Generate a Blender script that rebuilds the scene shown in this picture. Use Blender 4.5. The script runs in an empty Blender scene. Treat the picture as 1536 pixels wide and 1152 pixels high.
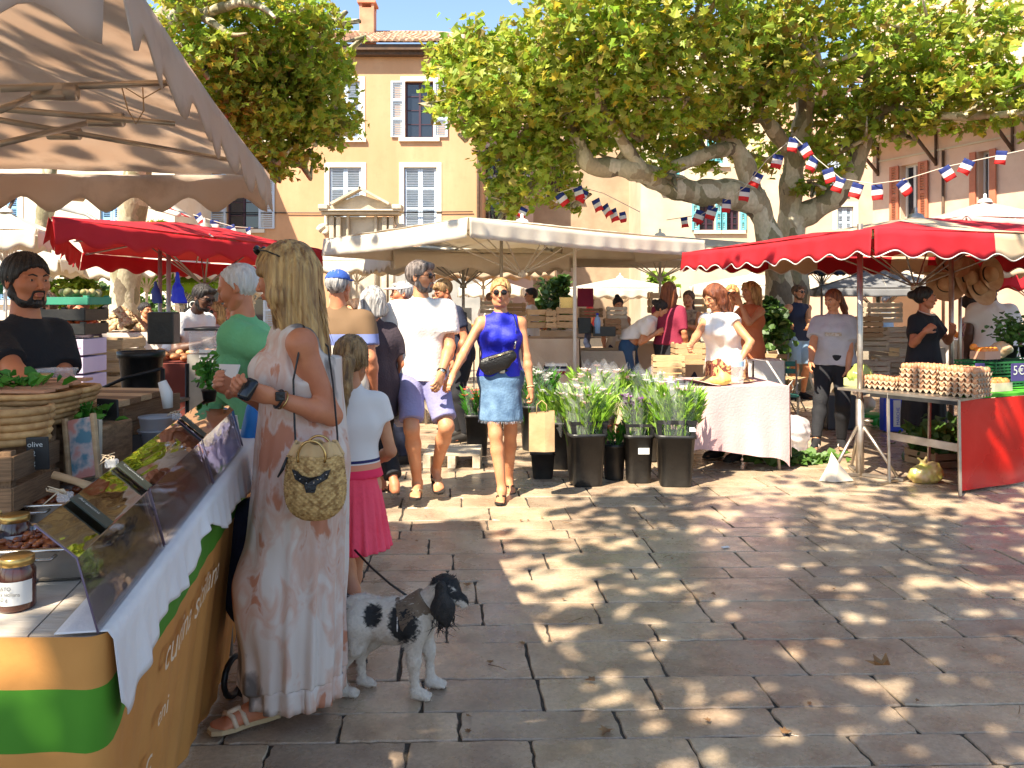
import bpy, bmesh, math, random
import numpy as np
from mathutils import Vector, Matrix

random.seed(7)
RNG = np.random.default_rng(7)
sc = bpy.context.scene
R = math.radians

# ------------------------------------------------------------------ camera, world, sun, exposure
FPX, HOR, EYE = 1230.0, 450.0, 1.5            # focal length in photo pixels, horizon row, eye height
cam_d = bpy.data.cameras.new('camera')
cam = bpy.data.objects.new('camera', cam_d)
sc.collection.objects.link(cam)
cam.location = (0, 0, EYE)
cam.rotation_euler = (R(90), 0, 0)
cam_d.sensor_width = 36.0
cam_d.lens = 36.0 * FPX / 1536.0
cam_d.shift_y = -(576.0 - HOR) / 1536.0
cam_d.clip_start = 0.05
cam_d.clip_end = 500
sc.camera = cam

SUN_EL, SUN_AZ = 52.0, 38.0                    # sun behind the camera, to the left
sdir = Vector((-math.sin(R(SUN_AZ)) * math.cos(R(SUN_EL)), -math.cos(R(SUN_AZ)) * math.cos(R(SUN_EL)), math.sin(R(SUN_EL))))
world = bpy.data.worlds.new('World'); sc.world = world
world.use_nodes = True
wn = world.node_tree
bg = wn.nodes['Background']
sky = wn.nodes.new('ShaderNodeTexSky')
sky.sky_type = 'NISHITA'; sky.sun_disc = False
sky.sun_elevation = R(SUN_EL); sky.sun_rotation = math.atan2(sdir.x, sdir.y)
sky.altitude = 200; sky.air_density = 1.0; sky.dust_density = 0.6; sky.ozone_density = 1.0
wn.links.new(sky.outputs[0], bg.inputs[0]); bg.inputs[1].default_value = 0.10
sun_d = bpy.data.lights.new('sun', 'SUN'); sun_d.energy = 5.0; sun_d.angle = R(0.45); sun_d.color = (1.0, 0.90, 0.72)
sun = bpy.data.objects.new('sun', sun_d); sc.collection.objects.link(sun)
sun.rotation_euler = sdir.to_track_quat('Z', 'Y').to_euler()
sc.view_settings.view_transform = 'Standard'
sc.view_settings.look = 'None'
sc.view_settings.exposure = 1.55
sc.view_settings.gamma = 1.0
sc.render.engine = 'CYCLES'
sc.cycles.max_bounces = 6; sc.cycles.transparent_max_bounces = 12
sc.cycles.caustics_reflective = False; sc.cycles.caustics_refractive = False
sc.cycles.use_denoising = True

# ------------------------------------------------------------------ coordinates
def P(px, py, Y):
 """the point seen at photo pixel (px, py) when it stands Y metres ahead"""
 return np.array(((px - 768.0) / FPX * Y, Y, EYE + (HOR - py) * Y / FPX))
def PX(px, Y, z=0.0):
 return np.array(((px - 768.0) / FPX * Y, Y, z))

# ------------------------------------------------------------------ materials
MATS = {}
def M(name, c, c2=None, scale=6.0, rough=0.6, metal=0.0, bump=0.0, bscale=None, trans=0.0, alpha=1.0, ior=1.45,
      stretch=(1, 1, 1), c3=None, spec=None, sss=0.0, thr=(0.35, 0.65), glass=0.0, coat=0.0, detail=4.0, wear=0.0, wearc=None, isl=0.0):
 """principled material: two or three colours mixed by object-space noise, fine relief, optional translucency"""
 if name in MATS: return MATS[name]
 m = bpy.data.materials.new(name); m.use_nodes = True
 nt = m.node_tree; N = nt.nodes; L = nt.links
 b = N['Principled BSDF']
 b.inputs['Base Color'].default_value = (*c, 1); b.inputs['Roughness'].default_value = rough
 b.inputs['Metallic'].default_value = metal; b.inputs['IOR'].default_value = ior
 if spec is not None: b.inputs['Specular IOR Level'].default_value = spec
 if sss: 
  b.inputs['Subsurface Weight'].default_value = sss; b.inputs['Subsurface Radius'].default_value = (0.02, 0.008, 0.004)
  b.inputs['Subsurface Scale'].default_value = 0.6
 if coat: b.inputs['Coat Weight'].default_value = coat; b.inputs['Coat Roughness'].default_value = 0.15
 if glass: b.inputs['Transmission Weight'].default_value = glass
 if alpha < 1: b.inputs['Alpha'].default_value = alpha
 tc = N.new('ShaderNodeTexCoord'); mp = N.new('ShaderNodeMapping'); mp.inputs['Scale'].default_value = stretch
 L.new(tc.outputs['Object'], mp.inputs[0])
 col = None
 if c2 is not None:
  nz = N.new('ShaderNodeTexNoise'); nz.inputs['Scale'].default_value = scale; nz.inputs['Detail'].default_value = detail
  L.new(mp.outputs[0], nz.inputs['Vector'])
  cr = N.new('ShaderNodeValToRGB'); e = cr.color_ramp.elements
  e[0].position = thr[0]; e[0].color = (*c, 1); e[1].position = thr[1]; e[1].color = (*c2, 1)
  if c3 is not None:
   x = e.new(0.5 * (thr[0] + thr[1])); x.color = (*c3, 1)
  L.new(nz.outputs[0], cr.inputs[0]); col = cr.outputs[0]
  rr = N.new('ShaderNodeMapRange'); rr.inputs['To Min'].default_value = max(rough - 0.1, 0.02); rr.inputs['To Max'].default_value = min(rough + 0.12, 1)
  L.new(nz.outputs[0], rr.inputs[0]); L.new(rr.outputs[0], b.inputs['Roughness'])
 if isl:                                   # every loose piece its own tone
  ge = N.new('ShaderNodeNewGeometry'); oi = N.new('ShaderNodeObjectInfo')
  ad = N.new('ShaderNodeMath'); ad.operation = 'ADD'; L.new(ge.outputs['Random Per Island'], ad.inputs[0]); L.new(oi.outputs['Random'], ad.inputs[1])
  fr = N.new('ShaderNodeMath'); fr.operation = 'FRACT'; L.new(ad.outputs[0], fr.inputs[0])
  mr = N.new('ShaderNodeMapRange'); mr.inputs['To Min'].default_value = 1 - isl; mr.inputs['To Max'].default_value = 1 + isl
  L.new(fr.outputs[0], mr.inputs[0])
  hs = N.new('ShaderNodeHueSaturation'); L.new(mr.outputs[0], hs.inputs['Value'])
  if col is None: hs.inputs['Color'].default_value = (*c, 1)
  else: L.new(col, hs.inputs['Color'])
  col = hs.outputs[0]
 if wear:
  n3 = N.new('ShaderNodeTexNoise'); n3.inputs['Scale'].default_value = 2.3; n3.inputs['Detail'].default_value = 8; n3.inputs['Roughness'].default_value = 0.7
  L.new(tc.outputs['Object'], n3.inputs['Vector'])
  r3 = N.new('ShaderNodeMapRange'); r3.inputs['From Min'].default_value = 0.5; r3.inputs['From Max'].default_value = 0.75; r3.inputs['To Max'].default_value = wear
  L.new(n3.outputs[0], r3.inputs[0])
  mx = N.new('ShaderNodeMix'); mx.data_type = 'RGBA'; L.new(r3.outputs[0], mx.inputs[0])
  if col is None: mx.inputs[6].default_value = (*c, 1)
  else: L.new(col, mx.inputs[6])
  mx.inputs[7].default_value = (*(wearc or tuple(v * 0.45 for v in c)), 1); col = mx.outputs[2]
 if col is not None: L.new(col, b.inputs['Base Color'])
 if bump:
  n2 = N.new('ShaderNodeTexNoise'); n2.inputs['Scale'].default_value = bscale or scale * 4; n2.inputs['Detail'].default_value = 5
  L.new(mp.outputs[0], n2.inputs['Vector'])
  bp = N.new('ShaderNodeBump'); bp.inputs['Strength'].default_value = bump; bp.inputs['Distance'].default_value = 0.02
  L.new(n2.outputs[0], bp.inputs['Height']); L.new(bp.outputs[0], b.inputs['Normal'])
 if trans:
  tr = N.new('ShaderNodeBsdfTranslucent'); tr.inputs[0].default_value = (*c, 1)
  if col is not None: L.new(col, tr.inputs[0])
  ms = N.new('ShaderNodeMixShader'); ms.inputs[0].default_value = trans
  L.new(b.outputs[0], ms.inputs[1]); L.new(tr.outputs[0], ms.inputs[2]); L.new(ms.outputs[0], N['Material Output'].inputs[0])
 MATS[name] = m
 return m

def leaf_mat(name, cols, trans=0.4, rough=0.5):
 """foliage: every leaf (loose island) takes its own tone from a ramp of leaf colours"""
 m = bpy.data.materials.new(name); m.use_nodes = True
 N = m.node_tree.nodes; L = m.node_tree.links; b = N['Principled BSDF']; b.inputs['Roughness'].default_value = rough
 ge = N.new('ShaderNodeNewGeometry'); cr = N.new('ShaderNodeValToRGB'); e = cr.color_ramp.elements
 e[0].position = 0; e[0].color = (*cols[0], 1); e[1].position = 1; e[1].color = (*cols[-1], 1)
 for i in range(1, len(cols) - 1):
  x = e.new(i / (len(cols) - 1)); x.color = (*cols[i], 1)
 L.new(ge.outputs['Random Per Island'], cr.inputs[0])
 tc = N.new('ShaderNodeTexCoord'); nz = N.new('ShaderNodeTexNoise'); nz.inputs['Scale'].default_value = 0.9; nz.inputs['Detail'].default_value = 3
 L.new(tc.outputs['Object'], nz.inputs['Vector'])
 hs = N.new('ShaderNodeHueSaturation'); mr = N.new('ShaderNodeMapRange'); mr.inputs['From Min'].default_value = 0.3; mr.inputs['From Max'].default_value = 0.7
 mr.inputs['To Min'].default_value = 0.75; mr.inputs['To Max'].default_value = 1.25
 L.new(nz.outputs[0], mr.inputs[0]); L.new(mr.outputs[0], hs.inputs['Value']); L.new(cr.outputs[0], hs.inputs['Color'])
 L.new(hs.outputs[0], b.inputs['Base Color'])
 tr = N.new('ShaderNodeBsdfTranslucent'); L.new(hs.outputs[0], tr.inputs[0])
 ms = N.new('ShaderNodeMixShader'); ms.inputs[0].default_value = trans
 L.new(b.outputs[0], ms.inputs[1]); L.new(tr.outputs[0], ms.inputs[2]); L.new(ms.outputs[0], N['Material Output'].inputs[0])
 MATS[name] = m
 return m

# ------------------------------------------------------------------ mesh building
def nrm(v):
 v = np.asarray(v, float); return v / (np.linalg.norm(v) + 1e-12)
def rotz(a):
 c, s = math.cos(a), math.sin(a); return np.array(((c, -s, 0), (s, c, 0), (0, 0, 1.0)))
def rotx(a):
 c, s = math.cos(a), math.sin(a); return np.array(((1.0, 0, 0), (0, c, -s), (0, s, c)))
def roty(a):
 c, s = math.cos(a), math.sin(a); return np.array(((c, 0, s), (0, 1.0, 0), (-s, 0, c)))

class MB:
 """collects geometry in world coordinates; build() links it as ONE mesh object"""
 def __init__(s): s.v = []; s.f = []; s.n = 0; s.mi = []; s.sm = []
 def add(s, verts, faces, mi=0, smooth=False):
  verts = np.asarray(verts, float).reshape(-1, 3); s.v.append(verts)
  for f in faces: s.f.append([i + s.n for i in f]); s.mi.append(mi); s.sm.append(smooth)
  s.n += len(verts); return s
 def box(s, c, size, rot=None, mi=0, jit=0.0):
  x, y, z = np.asarray(size) / 2.0
  v = np.array([(-x, -y, -z), (x, -y, -z), (x, y, -z), (-x, y, -z), (-x, -y, z), (x, -y, z), (x, y, z), (-x, y, z)])
  if jit: v = v + RNG.uniform(-jit, jit, v.shape)
  if rot is not None: v = v @ np.asarray(rot).T
  return s.add(v + np.asarray(c), [(0, 3, 2, 1), (4, 5, 6, 7), (0, 1, 5, 4), (1, 2, 6, 5), (2, 3, 7, 6), (3, 0, 4, 7)], mi)
 def rbox(s, c, size, b=0.01, rot=None, mi=0, smooth=False):
  """box with bevelled edges"""
  bm = bmesh.new(); bmesh.ops.create_cube(bm, size=1.0)
  for v in bm.verts: v.co = Vector((v.co.x * size[0], v.co.y * size[1], v.co.z * size[2]))
  bmesh.ops.bevel(bm, geom=bm.edges[:], offset=min(b, min(size) * 0.45), segments=2, affect='EDGES', profile=0.5)
  bm.verts.index_update()
  v = np.array([x.co[:] for x in bm.verts]); f = [[q.index for q in x.verts] for x in bm.faces]; bm.free()
  if rot is not None: v = v @ np.asarray(rot).T
  return s.add(v + np.asarray(c), f, mi, smooth)
 def tube(s, pts, rad, n=8, mi=0, smooth=True, caps=True, flat=None):
  pts = [np.asarray(p, float) for p in pts]; k = len(pts)
  rad = [rad] * k if np.isscalar(rad) else list(rad)
  V = []; up = np.array((0, 0, 1.0)); pu = None
  for i in range(k):
   t = nrm(pts[min(i + 1, k - 1)] - pts[max(i - 1, 0)])
   if pu is None:
    a = up if abs(t[2]) < 0.9 else np.array((1.0, 0, 0))
    pu = nrm(np.cross(t, a))
   pu = nrm(pu - t * np.dot(pu, t)); w = np.cross(t, pu)
   for j in range(n):
    an = 2 * math.pi * j / n
    V.append(pts[i] + rad[i] * (math.cos(an) * pu + math.sin(an) * w * (flat or 1)))
  F = []
  for i in range(k - 1):
   for j in range(n):
    a = i * n + j; b = i * n + (j + 1) % n
    F.append((a, b, b + n, a + n))
  if caps: F.append(tuple(range(n))[::-1]); F.append(tuple((k - 1) * n + j for j in range(n)))
  return s.add(V, F, mi, smooth)
 def cyl(s, a, b, r, r2=None, n=12, mi=0, smooth=True):
  return s.tube([a, b], [r, r if r2 is None else r2], n, mi, smooth)
 def lathe(s, prof, c, n=20, mi=0, smooth=True, sq=None, rot=None):
  """profile [(r, z)] turned about z; sq = superellipse power for square buckets"""
  V = []
  for r, z in prof:
   for j in range(n):
    a = 2 * math.pi * (j + 0.5) / n; x, y = math.cos(a), math.sin(a)
    if sq:
     q = (abs(x) ** sq + abs(y) ** sq) ** (-1.0 / sq); x *= q; y *= q
    V.append((r * x, r * y, z))
  V = np.array(V)
  if rot is not None: V = V @ np.asarray(rot).T
  F = [(i * n + j, i * n + (j + 1) % n, (i + 1) * n + (j + 1) % n, (i + 1) * n + j) for i in range(len(prof) - 1) for j in range(n)]
  return s.add(V + np.asarray(c), F, mi, smooth)
 def grid(s, fn, nu, nv, mi=0, smooth=True, thick=0.0, flip=False):
  """surface fn(u, v) with u, v in 0..1; thick gives it a second skin"""
  V = np.array([fn(i / nu, j / nv) for i in range(nu + 1) for j in range(nv + 1)])
  F = [(i * (nv + 1) + j, (i + 1) * (nv + 1) + j, (i + 1) * (nv + 1) + j + 1, i * (nv + 1) + j + 1) for i in range(nu) for j in range(nv)]
  if flip: F = [f[::-1] for f in F]
  if thick:
   G = V.reshape(nu + 1, nv + 1, 3); du = np.gradient(G, axis=0); dv = np.gradient(G, axis=1)
   nn = np.cross(du, dv); nn /= np.linalg.norm(nn, axis=2, keepdims=True) + 1e-9
   V2 = (G - nn * thick).reshape(-1, 3); m = len(V)
   F2 = [tuple(i + m for i in f[::-1]) for f in F]; W = nv + 1; E = []
   for i in range(nu): E += [(i * W, i * W + m, (i + 1) * W + m, (i + 1) * W), (i * W + nv, (i + 1) * W + nv, (i + 1) * W + nv + m, i * W + nv + m)]
   for j in range(nv): E += [(j, j + 1, j + 1 + m, j + m), (nu * W + j, nu * W + j + m, nu * W + j + 1 + m, nu * W + j + 1)]
   return s.add(np.vstack([V, V2]), F + F2 + E, mi, smooth)
  return s.add(V, F, mi, smooth)
 def prism(s, poly, d, mi=0, smooth=False):
  """closed polygon (3-D points) pushed along vector d"""
  p = np.asarray(poly, float); n = len(p); q = p + np.asarray(d)
  F = [tuple(range(n))[::-1], tuple(range(n, 2 * n))] + [(i, (i + 1) % n, (i + 1) % n + n, i + n) for i in range(n)]
  return s.add(np.vstack([p, q]), F, mi, smooth)
 def ball(s, c, r, n=10, m=7, mi=0, rot=None):
  r = np.ones(3) * r; V = []
  for i in range(m + 1):
   t = math.pi * i / m
   for j in range(n):
    a = 2 * math.pi * j / n; V.append((math.sin(t) * math.cos(a) * r[0], math.sin(t) * math.sin(a) * r[1], -math.cos(t) * r[2]))
  V = np.array(V)
  if rot is not None: V = V @ np.asarray(rot).T
  F = [(i * n + j, i * n + (j + 1) % n, (i + 1) * n + (j + 1) % n, (i + 1) * n + j) for i in range(m) for j in range(n)]
  return s.add(V + np.asarray(c), F, mi, True)
 def build(s, name, mats, parent=None, local=False):
  V = np.vstack(s.v) if s.v else np.zeros((0, 3))
  if parent is not None and not local: V = V - np.array(parent.get('_o', (0, 0, 0)))
  if not isinstance(mats, (list, tuple)): mats = [mats]
  me = bpy.data.meshes.new(name)
  me.vertices.add(len(V)); me.vertices.foreach_set('co', V.astype(np.float32).ravel())
  ln = np.array([len(f) for f in s.f], np.int32); flat = np.concatenate([np.asarray(f, np.int32) for f in s.f])
  me.loops.add(len(flat)); me.loops.foreach_set('vertex_index', flat)
  me.polygons.add(len(ln)); me.polygons.foreach_set('loop_start', np.concatenate([[0], np.cumsum(ln)[:-1]]).astype(np.int32))
  me.polygons.foreach_set('loop_total', ln)
  me.polygons.foreach_set('material_index', np.array(s.mi, np.int32)); me.polygons.foreach_set('use_smooth', np.array(s.sm, bool))
  for m in mats: me.materials.append(m)
  me.update(calc_edges=True); me.validate()
  return link(name, me, parent)

def link(name, me, parent=None):
 o = bpy.data.objects.new(name, me); sc.collection.objects.link(o)
 if parent is not None: o.parent = parent
 return o
def tag(o, label=None, cat=None, group=None, kind=None):
 if label: o['label'] = label
 if cat: o['category'] = cat
 if group: o['group'] = group
 if kind: o['kind'] = kind
 return o
def thing(name, label, cat, loc, group=None):
 """an Empty at the thing's base that parents its parts"""
 o = bpy.data.objects.new(name, None); sc.collection.objects.link(o)
 o.empty_display_size = 0.1
 o.location = [float(x) for x in loc]; o['_o'] = [float(x) for x in loc]
 return tag(o, label, cat, group)
def copy_tree(o, parent=None):
 c = o.copy(); sc.collection.objects.link(c)
 if parent is not None: c.parent = parent
 for ch in list(o.children): copy_tree(ch, c)
 return c
def dup(root, loc, rz=None, label=None, group=None, scale=None):
 c = copy_tree(root); c.location = [float(x) for x in loc]
 if rz is not None: c.rotation_euler[2] = rz
 if scale is not None: c.scale = [scale] * 3 if np.isscalar(scale) else scale
 if label: c['label'] = label
 if group: c['group'] = group
 return c

# ------------------------------------------------------------------ text as flat print
def text_obj(name, s, mat, parent, origin, ux, uy, size, off=0.002, bold=False, align='LEFT', spacing=1.0, bend=None):
 """flat lettering as a mesh: origin, reading direction ux, upward direction uy (world)"""
 cu = bpy.data.curves.new(name, 'FONT'); cu.body = s; cu.size = size; cu.resolution_u = 3; cu.align_x = align; cu.space_character = spacing
 if bold: cu.offset = size * 0.02
 t = bpy.data.objects.new(name, cu); sc.collection.objects.link(t)
 dg = bpy.context.evaluated_depsgraph_get()
 me = bpy.data.meshes.new_from_object(t.evaluated_get(dg)); bpy.data.objects.remove(t)
 n = len(me.vertices); co = np.zeros(n * 3, np.float32); me.vertices.foreach_get('co', co); co = co.reshape(-1, 3)
 ux, uy = nrm(ux), nrm(uy); nn = nrm(np.cross(ux, uy))
 W = np.asarray(origin) + co[:, :1] * ux + co[:, 1:2] * uy + nn * off
 if bend is not None: W = bend(W)
 if parent is not None: W = W - np.array(parent.get('_o', (0, 0, 0)))
 me.vertices.foreach_set('co', W.astype(np.float32).ravel()); me.materials.clear(); me.materials.append(mat); me.update()
 return link(name, me, parent)
# ------------------------------------------------------------------ smooth bodies: distance field -> surface
class SD:
 def __init__(s, h): s.h = h; s.p = []; s.cuts = []; s.disp = None
 def cap(s, a, b, ra, rb=None, k=0.02, op=1, fl=None, cut=None):
  """tapered capsule; fl = per-axis scaling (flattening) about a; cut = (point, normal) half-space kept on this piece only"""
  s.p.append(('c', np.asarray(a, float), np.asarray(b, float), ra, ra if rb is None else rb, k, op, fl, cut)); return s
 def ell(s, c, r, k=0.02, op=1, rot=None, cut=None):
  s.p.append(('e', np.asarray(c, float), np.asarray(r, float) * np.ones(3), rot, None, k, op, None, cut)); return s
 def fn(s, f, lo, hi, k=0.01, op=1):
  s.p.append(('f', f, (np.asarray(lo, float), np.asarray(hi, float)), None, None, k, op, None, None)); return s
 def cut(s, p, n, k=0.004): s.cuts.append((np.asarray(p, float), nrm(n), k)); return s
 def bounds(s, q):
  if q[0] == 'c':
   r = max(q[3], q[4]); return np.minimum(q[1], q[2]) - r, np.maximum(q[1], q[2]) + r
  if q[0] == 'e':
   r = q[2].max() if q[3] is not None else q[2]; return q[1] - r, q[1] + r
  return q[2]
 def mesh(s):
  h = s.h; B = [s.bounds(q) for q in s.p if q[6] > 0]
  lo = np.min([b[0] for b in B], axis=0) - 3 * h; hi = np.max([b[1] for b in B], axis=0) + 3 * h
  n = np.ceil((hi - lo) / h).astype(int) + 1
  F = np.full(n, 1.0, np.float32)
  ax = [lo[i] + h * np.arange(n[i]) for i in range(3)]
  for q in s.p:
   k = q[5]; b0, b1 = s.bounds(q); m = k + 3 * h
   i0 = np.clip(np.floor((b0 - m - lo) / h).astype(int), 0, n); i1 = np.clip(np.ceil((b1 + m - lo) / h).astype(int) + 1, 0, n)
   if (i1 <= i0).any(): continue
   X = ax[0][i0[0]:i1[0]][:, None, None].astype(np.float32); Y = ax[1][i0[1]:i1[1]][None, :, None].astype(np.float32); Z = ax[2][i0[2]:i1[2]][None, None, :].astype(np.float32)
   if q[0] == 'c':
    a, b = q[1], q[2]; fl = q[7] if q[7] is not None else (1, 1, 1)
    x, y, z = (X - a[0]) / fl[0], (Y - a[1]) / fl[1], (Z - a[2]) / fl[2]
    d = (b - a) / np.asarray(fl); dd = float(d @ d) + 1e-9
    t = np.clip((x * d[0] + y * d[1] + z * d[2]) / dd, 0, 1)
    D = np.sqrt((x - t * d[0]) ** 2 + (y - t * d[1]) ** 2 + (z - t * d[2]) ** 2) - (q[3] + t * (q[4] - q[3]))
    if q[7] is not None: D = D * min(fl)
   elif q[0] == 'e':
    c, r = q[1], q[2]; x, y, z = X - c[0], Y - c[1], Z - c[2]
    if q[3] is not None:
     T = np.asarray(q[3]).T; x, y, z = (T[0, 0] * x + T[0, 1] * y + T[0, 2] * z, T[1, 0] * x + T[1, 1] * y + T[1, 2] * z, T[2, 0] * x + T[2, 1] * y + T[2, 2] * z)
    k0 = np.sqrt((x / r[0]) ** 2 + (y / r[1]) ** 2 + (z / r[2]) ** 2); k1 = np.sqrt((x / r[0] ** 2) ** 2 + (y / r[1] ** 2) ** 2 + (z / r[2] ** 2) ** 2)
    D = k0 * (k0 - 1) / (k1 + 1e-6)
   else: D = q[1](X, Y, Z)
   if q[8] is not None:
    for (cp, cn) in (q[8] if isinstance(q[8], list) else [q[8]]):
     cn = nrm(cn); D = np.maximum(D, -((X - cp[0]) * cn[0] + (Y - cp[1]) * cn[1] + (Z - cp[2]) * cn[2]))
   S = F[i0[0]:i1[0], i0[1]:i1[1], i0[2]:i1[2]]; D = D.astype(np.float32)
   if q[6] > 0:
    e = np.maximum(k - np.abs(S - D), 0) / k; R_ = np.minimum(S, D) - e * e * k * 0.25
   else:
    D = -D; e = np.maximum(k - np.abs(S - D), 0) / k; R_ = np.maximum(S, D) + e * e * k * 0.25
   F[i0[0]:i1[0], i0[1]:i1[1], i0[2]:i1[2]] = R_
  X = ax[0][:, None, None]; Y = ax[1][None, :, None]; Z = ax[2][None, None, :]
  for cp, cn, k in s.cuts:
   F = np.maximum(F, -((X - cp[0]) * cn[0] + (Y - cp[1]) * cn[1] + (Z - cp[2]) * cn[2]).astype(np.float32))
  if s.disp is not None: F = F + s.disp(X, Y, Z).astype(np.float32)
  return snet(F, lo, h)

def snet(F, lo, h):
 """naive surface nets"""
 F[0], F[-1], F[:, 0], F[:, -1], F[:, :, 0], F[:, :, -1] = (1,) * 6
 I = F < 0; n = np.array(F.shape)
 c = np.zeros(n - 1, np.uint8); off = [(a, b, d) for a in (0, 1) for b in (0, 1) for d in (0, 1)]
 for a, b, d in off: c += I[a:n[0] - 1 + a, b:n[1] - 1 + b, d:n[2] - 1 + d]
 A = (c > 0) & (c < 8); idx = np.full(A.shape, -1, np.int64); cells = np.argwhere(A); m = len(cells); idx[A] = np.arange(m)
 pos = np.zeros((m, 3)); cnt = np.zeros(m)
 for o0 in off:
  for axi in range(3):
   if o0[axi]: continue
   o1 = list(o0); o1[axi] = 1
   f0 = F[cells[:, 0] + o0[0], cells[:, 1] + o0[1], cells[:, 2] + o0[2]]; f1 = F[cells[:, 0] + o1[0], cells[:, 1] + o1[1], cells[:, 2] + o1[2]]
   k = (f0 < 0) != (f1 < 0); t = f0[k] / (f0[k] - f1[k])
   p = np.tile(np.array(o0, float), (k.sum(), 1)); p[:, axi] += t; pos[k] += p; cnt[k] += 1
 V = lo + h * (cells + pos / cnt[:, None])
 quads = []
 for axi in range(3):
  s0 = [slice(0, -1) if i == axi else slice(1, -1) for i in range(3)]; s1 = [slice(1, None) if i == axi else slice(1, -1) for i in range(3)]
  a, b = I[tuple(s0)], I[tuple(s1)]; e = np.argwhere(a != b); ins = a[tuple(e.T)]
  e = e + np.array([0 if i == axi else 1 for i in range(3)])
  u, w = (axi + 1) % 3, (axi + 2) % 3; du = np.zeros(3, int); du[u] = 1; dw = np.zeros(3, int); dw[w] = 1
  q = np.stack([idx[tuple((e - du - dw).T)], idx[tuple((e - dw).T)], idx[tuple(e.T)], idx[tuple((e - du).T)]], 1)
  q[~ins] = q[~ins][:, ::-1]; quads.append(q)
 Q = np.vstack(quads); return V, Q[(Q >= 0).all(1)]

def sd_add(mb, V, Q, T=None, mi=0):
 """append a field surface to a mesh builder, T = (rotation, offset)"""
 if T is not None: V = V @ np.asarray(T[0]).T + np.asarray(T[1])
 mb.v.append(V); k = len(Q); mb.f.extend((Q + mb.n).tolist()); mb.mi += [mi] * k; mb.sm += [True] * k; mb.n += len(V)

def wrinkle(V, amp, sc_=1.0, seed=0, vert=0.0, aniso=(1, 1, 1)):
 """soft folds: pushes points by a few crossed waves"""
 r = np.random.default_rng(seed); D = np.zeros(len(V)); U = V * np.array(aniso)
 for i in range(7):
  k = r.normal(size=3); k[2] *= 0.6; k = nrm(k) * (14 + 11 * i) * sc_
  ph = r.uniform(0, 6.28); w2 = r.normal(size=3) * 6
  D += np.sin(U @ k + ph + 1.3 * np.sin(U @ w2)) / (1 + 0.45 * i)
 return D * amp * 0.45
def vnormals(V, Q):
 n = np.zeros_like(V); a = V[Q[:, 2]] - V[Q[:, 0]]; b = V[Q[:, 3]] - V[Q[:, 1]]; f = np.cross(a, b)
 for j in range(4): np.add.at(n, Q[:, j], f)
 return n / (np.linalg.norm(n, axis=1, keepdims=True) + 1e-12)
# ------------------------------------------------------------------ people
SKIN = {'tan': ((0.58, 0.265, 0.135), (0.50, 0.20, 0.095)), 'pale': ((0.62, 0.36, 0.25), (0.55, 0.28, 0.18)),
  'red': ((0.56, 0.215, 0.105), (0.46, 0.155, 0.075)), 'dark': ((0.12, 0.055, 0.032), (0.09, 0.04, 0.025))}
def skin(k): return M('skin_' + k, SKIN[k][0], SKIN[k][1], scale=9, rough=0.5, bump=0.06, bscale=120, sss=0.06)
def hairm(k, c, c2): return M('hair_' + k, c, c2, scale=22, rough=0.42, bump=0.7, bscale=60, stretch=(2.2, 2.2, 0.12), detail=3)
HAIR = {'black': hairm('black', (0.008, 0.006, 0.006), (0.03, 0.022, 0.02)), 'brown': hairm('brown', (0.06, 0.028, 0.014), (0.16, 0.08, 0.04)),
  'blonde': hairm('blonde', (0.22, 0.10, 0.03), (0.68, 0.42, 0.16)), 'grey': hairm('grey', (0.10, 0.09, 0.09), (0.62, 0.58, 0.55)),
  'white': hairm('white', (0.55, 0.52, 0.50), (0.8, 0.78, 0.76)), 'auburn': hairm('auburn', (0.10, 0.025, 0.012), (0.26, 0.08, 0.03)),
  'dirty': hairm('dirty', (0.13, 0.07, 0.03), (0.40, 0.24, 0.10)), 'salt': hairm('salt', (0.05, 0.035, 0.03), (0.30, 0.24, 0.21))}
DARKG = M('lens_dark', (0.01, 0.008, 0.008), rough=0.08)
EYEW = M('eye_white', (0.7, 0.66, 0.62), rough=0.2); IRIS = M('iris', (0.03, 0.015, 0.01), rough=0.15)
LIP = M('lip', (0.42, 0.12, 0.09), rough=0.4)
def cloth(name, c, c2=None, **k):
 k.setdefault('rough', 0.85); k.setdefault('bump', 0.25); k.setdefault('bscale', 60); k.setdefault('scale', 5)
 return M('cloth_' + name, c, c2 or tuple(v * 0.82 for v in c), **k)

def ik(a, t, l1, l2, hint):
 """middle joint of a two-bone limb from a to t"""
 a, t = np.asarray(a, float), np.asarray(t, float); d = t - a; L_ = min(np.linalg.norm(d), (l1 + l2) * 0.999); u = nrm(d); t = a + u * L_
 x = (l1 * l1 - l2 * l2 + L_ * L_) / (2 * L_); hgt = math.sqrt(max(l1 * l1 - x * x, 0)); h = np.asarray(hint, float); h = nrm(h - u * (h @ u))
 return a + u * x + h * hgt, t

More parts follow.
